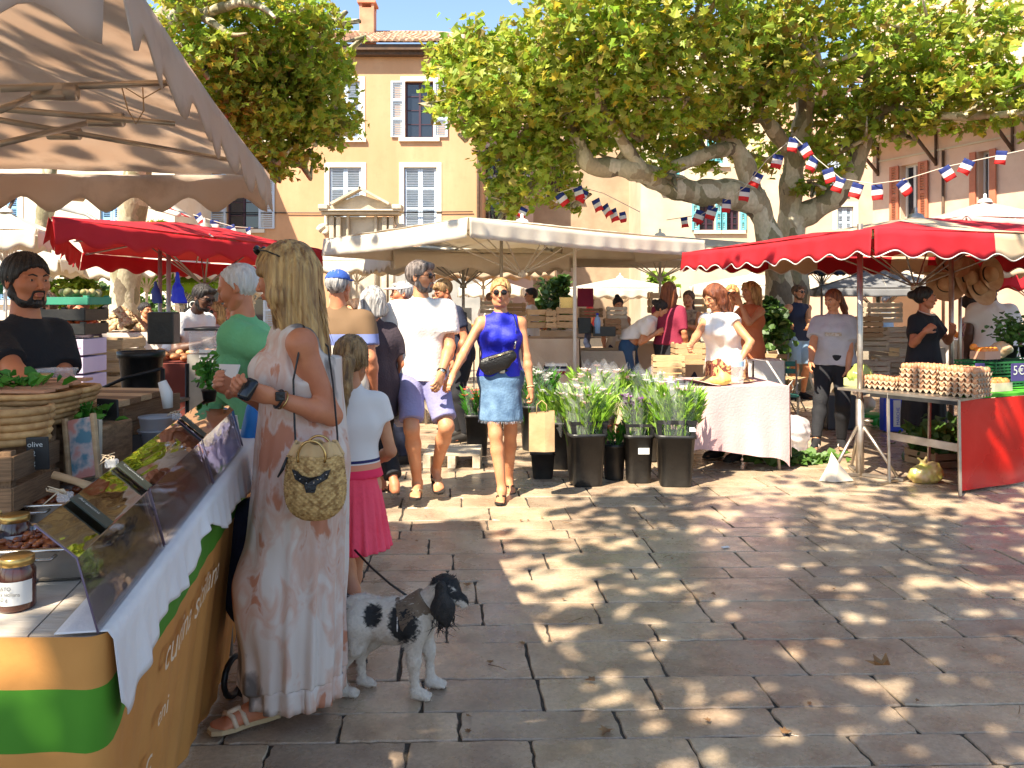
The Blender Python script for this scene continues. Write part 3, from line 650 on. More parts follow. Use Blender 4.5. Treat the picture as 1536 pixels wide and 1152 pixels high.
# ------------------------------------------------------------------ ground and paving
M_GROUT = M('joint_dirt', (0.035, 0.028, 0.022), (0.075, 0.06, 0.045), scale=30, rough=0.9, bump=0.6, bscale=90)
def stone_mat():
 m = bpy.data.materials.new('limestone_paving'); m.use_nodes = True
 N = m.node_tree.nodes; L = m.node_tree.links; b = N['Principled BSDF']
 ge = N.new('ShaderNodeNewGeometry'); oi = N.new('ShaderNodeObjectInfo'); tc = N.new('ShaderNodeTexCoord')
 vp = ge.outputs['Position']
 big = N.new('ShaderNodeTexNoise'); big.inputs['Scale'].default_value = 3.2; big.inputs['Detail'].default_value = 7; big.inputs['Roughness'].default_value = 0.62; L.new(vp, big.inputs['Vector'])
 cr = N.new('ShaderNodeValToRGB'); e = cr.color_ramp.elements; e[0].position = 0.32; e[0].color = (0.29, 0.205, 0.145, 1); e[1].position = 0.72; e[1].color = (0.55, 0.44, 0.32, 1)
 x = e.new(0.5); x.color = (0.43, 0.325, 0.23, 1); L.new(big.outputs[0], cr.inputs[0])
 # each stone its own tone
 ad = N.new('ShaderNodeMath'); ad.operation = 'ADD'; L.new(ge.outputs['Random Per Island'], ad.inputs[0]); L.new(oi.outputs['Random'], ad.inputs[1])
 fr = N.new('ShaderNodeMath'); fr.operation = 'FRACT'; L.new(ad.outputs[0], fr.inputs[0])
 tint = N.new('ShaderNodeValToRGB'); e = tint.color_ramp.elements; e[0].color = (0.74, 0.72, 0.72, 1); e[1].color = (1.12, 1.08, 1.0, 1); e.new(0.35).color = (0.98, 0.93, 0.88, 1); e.new(0.7).color = (0.90, 0.92, 0.90, 1)
 L.new(fr.outputs[0], tint.inputs[0])
 mu = N.new('ShaderNodeMix'); mu.data_type = 'RGBA'; mu.blend_type = 'MULTIPLY'; mu.inputs[0].default_value = 1; L.new(cr.outputs[0], mu.inputs[6]); L.new(tint.outputs[0], mu.inputs[7])
 # speckle and old stains
 sp = N.new('ShaderNodeTexNoise'); sp.inputs['Scale'].default_value = 55; sp.inputs['Detail'].default_value = 6; sp.inputs['Roughness'].default_value = 0.75; L.new(vp, sp.inputs['Vector'])
 sr = N.new('ShaderNodeMapRange'); sr.inputs['From Min'].default_value = 0.38; sr.inputs['From Max'].default_value = 0.62; sr.inputs['To Min'].default_value = 0.80; sr.inputs['To Max'].default_value = 1.08; L.new(sp.outputs[0], sr.inputs[0])
 m2 = N.new('ShaderNodeMix'); m2.data_type = 'RGBA'; m2.blend_type = 'MULTIPLY'; m2.inputs[0].default_value = 1; L.new(mu.outputs[2], m2.inputs[6]); L.new(sr.outputs[0], m2.inputs[7])
 st = N.new('ShaderNodeTexNoise'); st.inputs['Scale'].default_value = 7; st.inputs['Detail'].default_value = 9; st.inputs['Roughness'].default_value = 0.8; L.new(vp, st.inputs['Vector'])
 s2 = N.new('ShaderNodeMapRange'); s2.inputs['From Min'].default_value = 0.60; s2.inputs['From Max'].default_value = 0.72; s2.inputs['To Max'].default_value = 0.5; L.new(st.outputs[0], s2.inputs[0])
 m3 = N.new('ShaderNodeMix'); m3.data_type = 'RGBA'; L.new(s2.outputs[0], m3.inputs[0]); L.new(m2.outputs[2], m3.inputs[6]); m3.inputs[7].default_value = (0.13, 0.095, 0.07, 1)
 L.new(m3.outputs[2], b.inputs['Base Color'])
 # worn smooth, uneven polish
 pn = N.new('ShaderNodeTexNoise'); pn.inputs['Scale'].default_value = 4.5; pn.inputs['Detail'].default_value = 8; pn.inputs['Roughness'].default_value = 0.7; L.new(vp, pn.inputs['Vector'])
 pr = N.new('ShaderNodeMapRange'); pr.inputs['From Min'].default_value = 0.35; pr.inputs['From Max'].default_value = 0.68; pr.inputs['To Min'].default_value = 0.13; pr.inputs['To Max'].default_value = 0.48; L.new(pn.outputs[0], pr.inputs[0])
 L.new(pr.outputs[0], b.inputs['Roughness']); b.inputs['IOR'].default_value = 1.5
 b1 = N.new('ShaderNodeBump'); b1.inputs['Strength'].default_value = 0.25; b1.inputs['Distance'].default_value = 0.004; L.new(sp.outputs[0], b1.inputs['Height'])
 wv = N.new('ShaderNodeTexNoise'); wv.inputs['Scale'].default_value = 9; wv.inputs['Detail'].default_value = 3; L.new(vp, wv.inputs['Vector'])
 b2 = N.new('ShaderNodeBump'); b2.inputs['Strength'].default_value = 0.5; b2.inputs['Distance'].default_value = 0.006; L.new(wv.outputs[0], b2.inputs['Height']); L.new(b1.outputs[0], b2.inputs['Normal']); L.new(b2.outputs[0], b.inputs['Normal'])
 return m
M_STONE = stone_mat()
g = MB().grid(lambda u, v: (-90 + 180 * u, -30 + 190 * v, -0.008), 4, 4).build('ground', M_GROUT); tag(g, kind='structure')

UV_U = np.array((1.0, 0.029)); UV_V = np.array((-0.075, 1.0))
def uv(a, b): p = a * UV_U + b * UV_V; return p
def stone_geo(mb, a0, a1, b0, b1, dz, detail):
 """one slab with uneven arrises; (a, b) run along and across the rows"""
 r = RNG; gap = 0.0042; a0 += gap; a1 -= gap; b0 += gap * 0.8; b1 -= gap * 0.8; k = detail
 pts = []
 for (xa, ya, xb, yb) in ((a0, b0, a1, b0), (a1, b0, a1, b1), (a1, b1, a0, b1), (a0, b1, a0, b0)):
  n = k + (k if xa != xb else 0)
  for i in range(n):
   t = (i + (r.uniform(-0.25, 0.25) if i else 0)) / n; x, y = xa + (xb - xa) * t, ya + (yb - ya) * t; j = r.normal() * 0.0028
   if i == 0: x += 0.004 * np.sign(0.5 * (a0 + a1) - x); y += 0.003 * np.sign(0.5 * (b0 + b1) - y)
   pts.append((x + (j if xa == xb else 0), y + (j if ya == yb else 0)))
 n = len(pts); cx, cy = 0.5 * (a0 + a1), 0.5 * (b0 + b1); V = []
 for ring, zz in ((1.0, -0.03), (1.0, -0.005), (None, 0.0)):
  for x, y in pts:
   if ring is None: x, y = x + 0.003 * np.sign(cx - x), y + 0.003 * np.sign(cy - y)
   q = uv(x, y); V.append((q[0], q[1], zz + dz))
 tx, ty = r.normal(size=2) * 0.0015
 V = np.array(V); V[:, 2] += (V[:, 0] - V[:, 0].mean()) * tx * 2 + (V[:, 1] - V[:, 1].mean()) * ty * 2
 F = [(i, (i + 1) % n, (i + 1) % n + n, i + n) for i in range(n)] + [(i + n, (i + 1) % n + n, (i + 1) % n + 2 * n, i + 2 * n) for i in range(n)] + [tuple(range(2 * n, 3 * n))]
 mb.add(V, F)
rows = [2.02, 2.20, 2.42, 2.60, 2.790, 2.985, 3.24, 3.585, 3.780, 4.045, 4.375, 4.557, 4.84, 5.148, 5.34, 5.58]
while rows[-1] < 26: rows.append(rows[-1] + RNG.choice([0.20, 0.26, 0.31, 0.34]))
far = MB(); n_st = 0
for b0, b1 in zip(rows[:-1], rows[1:]):
 half = b1 * 0.66 + 0.5; a = -half - RNG.uniform(0, 0.4)
 if b1 < 6: 
  a = -b1 * 0.62 - RNG.uniform(0, 0.4); half = b1 * 0.64
 while a < half + 0.3 and a < 12:
  ln = RNG.uniform(0.42, 0.68) * (1.0 if b1 - b0 > 0.24 else 0.85); dz = RNG.uniform(-0.0015, 0.0025)
  if n_st < 300 and a + ln > -b1 * 0.30 and b0 < 9.5:
   mb = MB(); stone_geo(mb, a, a + ln, b0, b1, dz, 6 if b0 < 4 else 4 if b0 < 6 else 2); mb.build('paving_stone', M_STONE, g); n_st += 1
  else: stone_geo(far, a, a + ln, b0, b1, dz, 1 if b0 > 5 else 3)
  a += ln
tag(far.build('distant_paving', M_STONE, g), kind='stuff')
# leaf litter, twigs and paper on the stones
M_DRY = M('dry_leaf', (0.16, 0.075, 0.03), (0.28, 0.15, 0.06), scale=20, rough=0.8)

# ------------------------------------------------------------------ buildings
M_YEL = M('ochre_render', (0.50, 0.275, 0.145), (0.57, 0.34, 0.195), scale=1.1, rough=0.9, bump=0.25, bscale=9, detail=9, c3=(0.53, 0.30, 0.165), stretch=(1, 1, 0.22), wear=0.5, wearc=(0.40, 0.22, 0.12))
M_SUR = M('pale_surround', (0.66, 0.58, 0.46), (0.72, 0.66, 0.56), scale=3, rough=0.85, wear=0.3)
M_SHW = M('shutter_white', (0.42, 0.52, 0.64), (0.50, 0.58, 0.68), scale=3, rough=0.55)
M_SHB = M('shutter_blue', (0.22, 0.42, 0.68), (0.28, 0.48, 0.72), scale=3, rough=0.6)
M_SHT = M('shutter_turquoise', (0.10, 0.42, 0.50), (0.16, 0.50, 0.56), scale=3, rough=0.6)
M_SHR = M('shutter_redbrown', (0.42, 0.13, 0.07), (0.48, 0.17, 0.09), scale=3, rough=0.6, wear=0.4)
M_WINF = M('window_purple', (0.05, 0.02, 0.035), rough=0.5)
M_GLASS = M('window_glass', (0.015, 0.02, 0.03), rough=0.04, spec=0.9)
M_TILE = M('roof_tile', (0.42, 0.21, 0.12), (0.58, 0.36, 0.24), scale=3.5, rough=0.9, c3=(0.34, 0.24, 0.18), bump=0.3, isl=0.3)
M_BRICK = M('chimney_render', (0.50, 0.20, 0.12), (0.60, 0.28, 0.17), scale=3, rough=0.9)
M_DKW = M('dark_wood', (0.06, 0.035, 0.022), (0.11, 0.06, 0.035), scale=8, rough=0.7)
M_IRON = M('iron_dark', (0.02, 0.02, 0.022), rough=0.5, metal=0.3)
M_CREAM = M('cream_render', (0.66, 0.56, 0.42), (0.74, 0.66, 0.54), scale=1.2, rough=0.9, bump=0.2, bscale=8, wear=0.25)
M_PINK = M('pink_render', (0.60, 0.37, 0.26), (0.66, 0.47, 0.35), scale=1.2, rough=0.9, bump=0.2, bscale=8, wear=0.25)
M_TAN = M('tan_render', (0.33, 0.23, 0.15), (0.42, 0.30, 0.2), scale=1.5, rough=0.9, bump=0.25, bscale=8, wear=0.3)
M_WHITER = M('white_render', (0.50, 0.41, 0.29), (0.58, 0.49, 0.37), scale=1.2, rough=0.9, bump=0.2, bscale=8, wear=0.2)

class Facade:
 """wall from A to B (ground points), openings cut into it; u runs along A->B"""
 def __init__(s, root, A, B, H, depth, mat, openings, z0=0.0, name='wall'):
  s.r = root; s.A = np.array((*A, 0.0)); s.B = np.array((*B, 0.0)); s.ux = nrm(s.B - s.A); s.W = np.linalg.norm(s.B - s.A); s.n = np.array((s.ux[1], -s.ux[0], 0))   # n points to the viewer side
  us = sorted({0.0, s.W, *[o[0] for o in openings], *[o[2] for o in openings]}); zs = sorted({z0, H, *[o[1] for o in openings], *[o[3] for o in openings]}); mb = MB()
  for a, b in zip(us[:-1], us[1:]):
   for c, d in zip(zs[:-1], zs[1:]):
    mu, mz = (a + b) / 2, (c + d) / 2
    if any(o[0] < mu < o[2] and o[1] < mz < o[3] for o in openings): continue
    mb.add([s.p(a, c), s.p(b, c), s.p(b, d), s.p(a, d)], [(0, 1, 2, 3)])
  for o in openings:
   c = [(o[0], o[1]), (o[2], o[1]), (o[2], o[3]), (o[0], o[3])]
   for i in range(4):
    p, q = c[i], c[(i + 1) % 4]; mb.add([s.p(*p), s.p(*q), s.p(*q, -0.3), s.p(*p, -0.3)], [(0, 3, 2, 1)])
  a, b, c, d = s.p(0, z0), s.p(s.W, z0), s.p(s.W, z0, -depth), s.p(0, z0, -depth); up = np.array((0, 0, H - z0))
  mb.add([a, b, c, d, a + up, b + up, c + up, d + up], [(1, 2, 6, 5), (2, 3, 7, 6), (3, 0, 4, 7), (4, 5, 6, 7)])
  mb.build(name, mat, root)
 def p(s, u, z, o=0.0): return s.A + s.ux * u + np.array((0, 0, z)) + s.n * o
 def u(s, px):
  k = (px - 768) / FPX; d = s.B - s.A; t = (k * s.A[1] - s.A[0]) / (d[0] - k * d[1]); return t * s.W
 def z(s, px, py): q = s.p(s.u(px), 0); return EYE + (HOR - py) * q[1] / FPX
 def rect(s, x0, y0, x1, y1): return (s.u(x0), s.z((x0 + x1) / 2, y1), s.u(x1), s.z((x0 + x1) / 2, y0))
 def T(s): return np.stack([s.ux, -s.n, (0, 0, 1)], 1)
 def bar(s, mb, u0, z0, u1, z1, o0, o1):
  mb.box(s.p((u0 + u1) / 2, (z0 + z1) / 2, (o0 + o1) / 2), (abs(u1 - u0), abs(o1 - o0), abs(z1 - z0)), rot=s.T())
 def shutter(s, u0, z0, u1, z1, mat, parent, o=0.03, ang=0.0, hinge='l', panels=3, slat=0.055):
  """louvred leaf: stiles, rails and tilted slats"""
  mb = MB(); w = abs(u1 - u0); T0 = s.T(); ru = u0 if hinge == 'l' else u1; sg = 1 if hinge == 'l' else -1
  ca = rotz(-ang * sg) ; T = T0 @ ca; org = s.p(ru, 0, o)
  def bx(a0, b0, a1, b1, d0, d1, rx=None):
   c = org + T @ np.array((sg * (a0 + a1) / 2, (d0 + d1) / 2, (b0 + b1) / 2)); mb.box(c, (abs(a1 - a0), abs(d1 - d0), abs(b1 - b0)), rot=T if rx is None else T @ rotx(rx))
  t, st = 0.035, 0.07
  bx(0, z0, st, z1, 0, t); bx(w - st, z0, w, z1, 0, t); hh = (z1 - z0) / panels
  for i in range(panels + 1):
   zz = z0 + i * hh; bx(st, max(zz - 0.04, z0), w - st, min(zz + 0.04, z1), 0.001, t - 0.001)
  for i in range(panels):
   za, zb = z0 + i * hh + 0.05, z0 + (i + 1) * hh - 0.05; n = max(3, int((zb - za) / slat))
   for j in range(n): bx(st, za + (j + 0.3) * (zb - za) / n, w - st, za + (j + 0.3) * (zb - za) / n + 0.006 + 0.55 * (zb - za) / n, 0.010, 0.018, rx=0.5)
  return mb.build('shutter', mat, parent)
 def window(s, r, mat_sh=None, style='closed', frame=M_WINF, surround=None, sill=True, sur=0.16, mull=(2, 4), panels=3):
  u0, z0, u1, z1 = r; w = u1 - u0; mb = MB(); fr = 0.05
  s.bar(mb, u0, z0, u0 + fr, z1, -0.22, -0.16); s.bar(mb, u1 - fr, z0, u1, z1, -0.22, -0.16); s.bar(mb, u0 + fr, z1 - fr, u1 - fr, z1, -0.22, -0.16); s.bar(mb, u0 + fr, z0, u1 - fr, z0 + fr, -0.22, -0.16)
  for i in range(1, mull[0]): x = u0 + w * i / mull[0]; s.bar(mb, x - 0.035, z0 + fr, x + 0.035, z1 - fr, -0.215, -0.155)
  for j in range(1, mull[1]): z = z0 + (z1 - z0) * j / mull[1]; s.bar(mb, u0 + fr, z - 0.014, u1 - fr, z + 0.014, -0.21, -0.17)
  wo = mb.build('window', frame, s.r)
  mg = MB(); mg.add([s.p(u0 + 0.02, z0 + 0.02, -0.20), s.p(u1 - 0.02, z0 + 0.02, -0.20), s.p(u1 - 0.02, z1 - 0.02, -0.20), s.p(u0 + 0.02, z1 - 0.02, -0.20)], [(0, 1, 2, 3)]); mg.build('pane', M_GLASS, wo, local=False) if False else s._sub(mg, 'pane', M_GLASS, wo)
  if surround:
   ms = MB(); k = sur
   s.bar(ms, u0 - k, z0 - 0.02, u0, z1 + k, 0.001, 0.025); s.bar(ms, u1, z0 - 0.02, u1 + k, z1 + k, 0.001, 0.025); s.bar(ms, u0, z1, u1, z1 + k, 0.001, 0.025); s._sub(ms, 'surround', surround, wo)
  if sill:
   ms = MB(); s.bar(ms, u0 - sur - 0.05, z0 - 0.14, u1 + sur + 0.05, z0 - 0.02, -0.28, 0.10); s._sub(ms, 'sill', surround or M_SUR, wo)
  if mat_sh:
   if style == 'closed':
    a = s.shutter(u0 + 0.01, z0 + 0.02, u0 + w / 2 - 0.004, z1 - 0.02, mat_sh, None, o=-0.06, panels=panels); b = s.shutter(u0 + w / 2 + 0.004, z0 + 0.02, u1 - 0.01, z1 - 0.02, mat_sh, None, o=-0.06, hinge='r', panels=panels)
   else:
    a = s.shutter(u0 - w / 2 - 0.01, z0, u0 - 0.015, z1, mat_sh, None, o=0.07, panels=panels); b = s.shutter(u1 + 0.015, z0, u1 + w / 2 + 0.01, z1, mat_sh, None, o=0.07, panels=panels)
   for q in (a, b): q.parent = wo; s._fix(q)
  return wo
 def _fix(s, o):
  """world-authored mesh under a part of s.r: take off the root's location"""
  me = o.data; off = Vector(s.r['_o'])
  me.transform(Matrix.Translation(-off))
 def _sub(s, mb, name, mat, part):
  o = mb.build(name, mat, None); o.parent = part; s._fix(o); return o

def canal_roof(root, e0, e1, r0, r1, mat, pitch=0.22, tl=0.42, name='roof_tiles'):
 """barrel tiles from eave line e0-e1 up to ridge line r0-r1, each tile overlapping the one below"""
 e0, e1, r0, r1 = map(np.array, (e0, e1, r0, r1)); n = int(np.linalg.norm(e1 - e0) / pitch); L_ = np.linalg.norm((r0 + r1 - e0 - e1) / 2); m = max(2, int(L_ / tl)); mb = MB()
 for i in range(n):
  a = e0 + (e1 - e0) * (i / n); b = e0 + (e1 - e0) * ((i + 1) / n); c = r0 + (r1 - r0) * (i / n); d = r0 + (r1 - r0) * ((i + 1) / n)
  for j in range(m):
   t0, t1 = j / m, (j + 1.12) / m; V = []
   jt = RNG.uniform(-0.012, 0.012)
   for t, lift in ((t0, 0.05), (t1, 0.015)):
    l = a + (c - a) * t; r = b + (d - b) * t; wv = r - l; up = nrm(np.cross(wv, c - a)); up = up * np.sign(up[2])
    for q in range(7):
     an = math.pi * q / 6; V.append(l + wv * (0.5 - 0.47 * math.cos(an)) + up * (0.09 * math.sin(an) + lift + jt))
   mb.add(V, [(q, q + 1, q + 8, q + 7) for q in range(6)] + [tuple(range(7))[::-1]], smooth=False)
 mb.add([e0, e1, r1, r0], [(0, 1, 2, 3)])
 return tag(mb.build(name, mat, root), kind='stuff')

# ochre house
Yh = 27.0; S_ = Yh / FPX
X = lambda px, Y=Yh: (px - 768) / FPX * Y
house = thing('ochre_house', 'three storey ochre house with pale grey blue shutters, hipped tile roof and one chimney', 'house', (X(480), Yh, 0))
F0 = Facade.__new__(Facade); F0.A = np.array((X(262), Yh, 0.)); F0.B = np.array((X(723), Yh - 0.0, 0.)); F0.W = np.linalg.norm(F0.B - F0.A); F0.ux = nrm(F0.B - F0.A); F0.n = np.array((0, -1.0, 0))
wins = [((497, 122, 540, 207), 'closed'), ((608, 122, 650, 206), 'open'), ((494, 251, 542, 343), 'closed'), ((606, 251, 655, 343), 'closed'), ((340, 262, 388, 343), 'open'), ((385, 122, 430, 207), 'closed'),
  ((345, 395, 395, 500), 'open'), ((610, 395, 660, 500), 'open')]
rc = [F0.rect(*w[0]) for w in wins]
FH = Facade(house, (X(262), Yh), (X(723), Yh), 9.75, 7.0, M_YEL, rc)
for i, (r, (w, st)) in enumerate(zip(rc, wins)): FH.window(r, M_SHW, st, surround=M_SUR)
mb = MB(); FH.bar(mb, -0.2, 9.62, FH.W + 0.35, 9.80, -0.1, 0.42); FH.bar(mb, -0.1, 9.5, FH.W + 0.25, 9.62, 0.001, 0.28); mb.build('eaves', M_DKW, house)
canal_roof(house, FH.p(-0.3, 9.82, 0.5), FH.p(FH.W + 0.45, 9.82, 0.5), FH.p(1.0, 11.35, -3.4), FH.p(FH.W - 2.0, 11.35, -3.4), M_TILE)
canal_roof(house, FH.p(FH.W + 0.45, 9.82, 0.5), FH.p(FH.W + 0.45, 9.82, -7.2), FH.p(FH.W - 2.0, 11.35, -3.4), FH.p(FH.W - 2.0, 11.35, -3.4) + 0.01, M_TILE)
mb = MB().tube([FH.p(1.0, 11.38, -3.4), FH.p(FH.W - 2.0, 11.38, -3.4)], 0.11, 8); mb.tube([FH.p(FH.W - 2.0, 11.38, -3.4), FH.p(FH.W + 0.45, 9.9, 0.5)], 0.11, 8); mb.build('ridge_cap', M_TILE, house)
cx = X(552, 30); mb = MB(); mb.box((cx, 30, 11.5), (0.52, 0.6, 1.2)); co = mb.build('chimney', M_BRICK, house)
mb = MB()
for dx, dy in ((-0.22, -0.25), (0.22, -0.25), (-0.22, 0.25), (0.22, 0.25)): mb.box((cx + dx, 30 + dy, 12.18), (0.09, 0.1, 0.16))
mb.box((cx, 30, 12.30), (0.66, 0.74, 0.08)); FH._sub(mb, 'chimney_cap', M_BRICK, co)
mb = MB().tube([FH.p(FH.W - 0.12, 0.1, 0.09), FH.p(FH.W - 0.12, 9.5, 0.09)], 0.05, 8); mb.build('downpipe', M_DKW, house)
mb = MB(); mb.tube([FH.p(0.2, 4.38, 0.05), FH.p(4.6, 4.36, 0.05), FH.p(FH.W - 0.3, 4.40, 0.05)], 0.018, 5); mb.build('cable', M_IRON, house)

# carved stone portal of the fountain in front of it
M_PORT = M('portal_stone', (0.46, 0.38, 0.28), (0.60, 0.52, 0.41), scale=2.5, rough=0.9, bump=0.5, bscale=14, wear=0.5, wearc=(0.22, 0.18, 0.13))
Yp = 21.0; xp = lambda px: (px - 768) / FPX * Yp; zp = lambda py: EYE + (HOR - py) * Yp / FPX
port = thing('stone_portal', 'weathered stone portal with arched niche and pointed pediment before the ochre house', 'portal', (xp(543), Yp, 0))
c, hw = xp(543), 0.78
mb = MB(); mb.box((c, Yp + 0.3, zp(325) / 2), (hw * 2, 0.5, zp(325))); mb.build('body', M_PORT, port)
mb = MB()
for sx in (-1, 1):
 for k in (0.62, 0.80): mb.rbox((c + sx * k * 0.95, Yp - 0.02, zp(325) / 2), (0.12, 0.16, zp(325)), 0.02)
 mb.build('pilaster', M_PORT, port); mb = MB()
mb = MB(); mb.rbox((c, Yp - 0.02, zp(321)), (1.98, 0.44, 0.07), 0.02); mb.rbox((c, Yp - 0.06, zp(317)), (2.1, 0.52, 0.05), 0.02); mb.build('cornice', M_PORT, port)
zt, zb = zp(290), zp(315)
mb = MB().prism([(c - 0.95, Yp - 0.1, zb), (c + 0.95, Yp - 0.1, zb), (c + 0.62, Yp - 0.1, zb + 0.18), (c, Yp - 0.1, zt - 0.05), (c - 0.62, Yp - 0.1, zb + 0.18)], (0, 0.5, 0))
for sx in (-1, 1): mb.box((c + sx * 0.36, Yp - 0.16, (zt + zb) / 2 + 0.12), (0.86, 0.34, 0.06), rot=roty(sx * 0.50)); mb.rbox((c + sx * 0.93, Yp - 0.1, zb + 0.05), (0.24, 0.5, 0.12), 0.02)
mb.build('pediment', M_PORT, port)
mb = MB(); arc = [(c + 0.36 * math.cos(a), Yp - 0.01, zp(345) + 0.30 + 0.36 * math.sin(a)) for a in np.linspace(0, math.pi, 15)]; arc = [(c + 0.36, Yp - 0.01, 1.2)] + arc + [(c - 0.36, Yp - 0.01, 1.2)]
mb.tube(arc, 0.045, 6); mb.build('niche_moulding', M_PORT, port)
for sx in (-1, 1):
 mb = MB(); a = np.linspace(0, 5.2, 22); mb.tube([(c + sx * (0.98 + 0.16 * math.exp(-0.18 * t) * math.cos(t)), Yp + 0.05, zp(345) + 0.16 * math.exp(-0.18 * t) * math.sin(t)) for t in a], 0.055, 6); mb.tube([(c + sx * 0.86, Yp + 0.05, zp(322)), (c + sx * 0.88, Yp + 0.05, zp(335)), (c + sx * 1.12, Yp + 0.05, zp(346))], [0.07, 0.05, 0.08], 6); mb.build('scroll', M_PORT, port)

def simple_house(name, label, x0, x1, Y, H, mat, wl, shm, depth=6, roof=True, frame=M_WINF, dy=0.0, surround=M_SUR):
 h = thing(name, label, 'house', (X((x0 + x1) / 2, Y), Y, 0)); A, B = (X(x0, Y), Y), (X(x1, Y + dy), Y + dy)
 f = Facade.__new__(Facade); f.A = np.array((*A, 0.)); f.B = np.array((*B, 0.)); f.W = np.linalg.norm(f.B - f.A); f.ux = nrm(f.B - f.A); f.n = np.array((f.ux[1], -f.ux[0], 0))
 r = [f.rect(*w[:4]) for w in wl]; F = Facade(h, A, B, H, depth, mat, r)
 for q, w in zip(r, wl): F.window(q, shm, w[4] if len(w) > 4 else 'open', surround=surround, frame=frame)
 if roof: canal_roof(h, F.p(-0.3, H + 0.02, 0.45), F.p(F.W + 0.3, H + 0.02, 0.45), F.p(-0.3, H + 1.2, -depth / 2), F.p(F.W + 0.3, H + 1.2, -depth / 2), M_TILE, pitch=0.3, tl=0.6)
 return h, F
M_FRW = M('frame_white', (0.62, 0.60, 0.56), rough=0.5)
simple_house('cream_house', 'cream house with sky blue shutters beyond the red awning stall', -120, 262, 24, 8.6, M_CREAM, [(-4, 293, 27, 345, 'closed'), (-4, 375, 27, 450, 'closed'), (150, 293, 185, 345, 'closed')], M_SHB)
hb, FB = simple_house('brown_house', 'narrow brown rendered house with iron balcony right of the ochre house', 724, 800, 31, 9.2, M_PINK, [(734, 222, 750, 262, 'open'), (734, 300, 750, 345, 'open'), (770, 222, 786, 262, 'open')], M_DKW)
mb = MB(); FB.bar(mb, 0, 5.9, 1.9, 6.0, 0, 0.6)
for i in range(16): mb.cyl(FB.p(0.05 + i * 0.12, 6.0, 0.57), FB.p(0.05 + i * 0.12, 6.9, 0.57), 0.012, n=5)
mb.cyl(FB.p(0, 6.9, 0.57), FB.p(1.9, 6.9, 0.57), 0.02, n=5); mb.build('balcony', M_IRON, hb)
simple_house('tan_house', 'dark tan house gable half hidden behind the plane tree foliage', 800, 961, 33, 10.5, M_TAN, [(820, 250, 845, 300, 'closed')], M_DKW)
simple_house('white_house', 'pale house with turquoise shutters behind the plane tree limbs', 961, 1215, 30, 11.5, M_WHITER, [(1049, 306, 1072, 345), (1090, 306, 1109, 345), (1000, 250, 1020, 285, 'closed'), (1060, 200, 1085, 245, 'closed')], M_SHT)
simple_house('rose_house', 'rose coloured house behind the second plane trunk', 1215, 1312, 27, 8.5, M_PINK, [(1256, 310, 1280, 345, 'closed'), (1240, 235, 1262, 285, 'closed')], M_SHW)

# right-hand house: receding facade with red-brown shutters under a balcony
rh = thing('shuttered_house', 'peach rendered house with red brown shutters under a white railed balcony', 'house', (9.6, 18, 0))
A = (X(1309, 20.0), 20.0); B = (X(1640, 15.2), 15.2)
f = Facade.__new__(Facade); f.A = np.array((*A, 0.)); f.B = np.array((*B, 0.)); f.W = np.linalg.norm(f.B - f.A); f.ux = nrm(f.B - f.A); f.n = np.array((f.ux[1], -f.ux[0], 0))
rl = [(1351, 246, 1379, 336), (1467, 226, 1486, 330), (1580, 205, 1610, 320)]; rr = [f.rect(*r) for r in rl]
FR = Facade(rh, A, B, 11.0, 7.0, M_PINK, rr)
for r in rr: FR.window(r, M_SHR, 'open', frame=M_FRW, mull=(2, 1), panels=2, sill=False)
mb = MB(); FR.bar(mb, -0.3, 5.30, FR.W + 0.3, 5.48, 0.0, 1.1); mb.build('balcony_slab', M_WHITER, rh)
mb = MB()
for i in range(52): mb.cyl(FR.p(-0.25 + i * 0.125, 5.48, 1.02), FR.p(-0.25 + i * 0.125, 6.35, 1.02), 0.014, n=5)
mb.cyl(FR.p(-0.3, 6.37, 1.02), FR.p(FR.W + 0.3, 6.37, 1.02), 0.028, n=6); mb.build('railing', M_FRW, rh)
for px in (1318, 1405, 1520):
 uu = FR.u(px); mb = MB().tube([FR.p(uu, 4.55, 0.02), FR.p(uu, 5.28, 0.85)], 0.04, 6); mb.tube([FR.p(uu, 4.5, 0.03), FR.p(uu, 5.28, 0.03)], 0.03, 6); mb.build('bracket', M_DKW, rh)
mb = MB(); FR.bar(mb, 0.0, 4.82, FR.W, 4.86, 0.001, 0.03); mb.build('string_course', M_WHITER, rh)
mb = MB().tube([FR.p(FR.u(1417), 0.2, 0.05), FR.p(FR.u(1417), 4.8, 0.05)], 0.03, 6); mb.build('downpipe', M_DKW, rh)

# low far buildings seen between the stalls
simple_house('pink_outbuilding', 'low pink house with orange tile roof seen between the stall canopies', 870, 985, 36, 2.6, M_PINK, [(955, 428, 962, 437, 'closed')], M_DKW, depth=5)
simple_house('long_outbuilding', 'long low cream house with tile roof beyond the florist stall', 1080, 1330, 34, 2.3, M_CREAM, [(1130, 430, 1145, 450, 'closed')], M_DKW, depth=5)
simple_house('panelled_shop', 'grey panelled shop front under the ochre house behind the crowd', 500, 720, 25.5, 2.9, M('grey_panel', (0.25, 0.25, 0.24), (0.34, 0.33, 0.31), scale=3), [(520, 408, 560, 500, 'closed')], M('shop_shutter', (0.30, 0.30, 0.28), rough=0.6), roof=False, depth=0.6)
h_, F_ = simple_house('black_shop', 'black fronted shop with pale lettering beyond the green parasol', 270, 345, 17.5, 2.35, M('black_fascia', (0.012, 0.012, 0.012), rough=0.5), [], None, roof=False, depth=0.5)
text_obj('lettering', 'VICTOIRE', M_FRW, h_, F_.p(0.02, EYE - 0.16, 0.01), F_.ux, (0, 0, 1), 0.2)
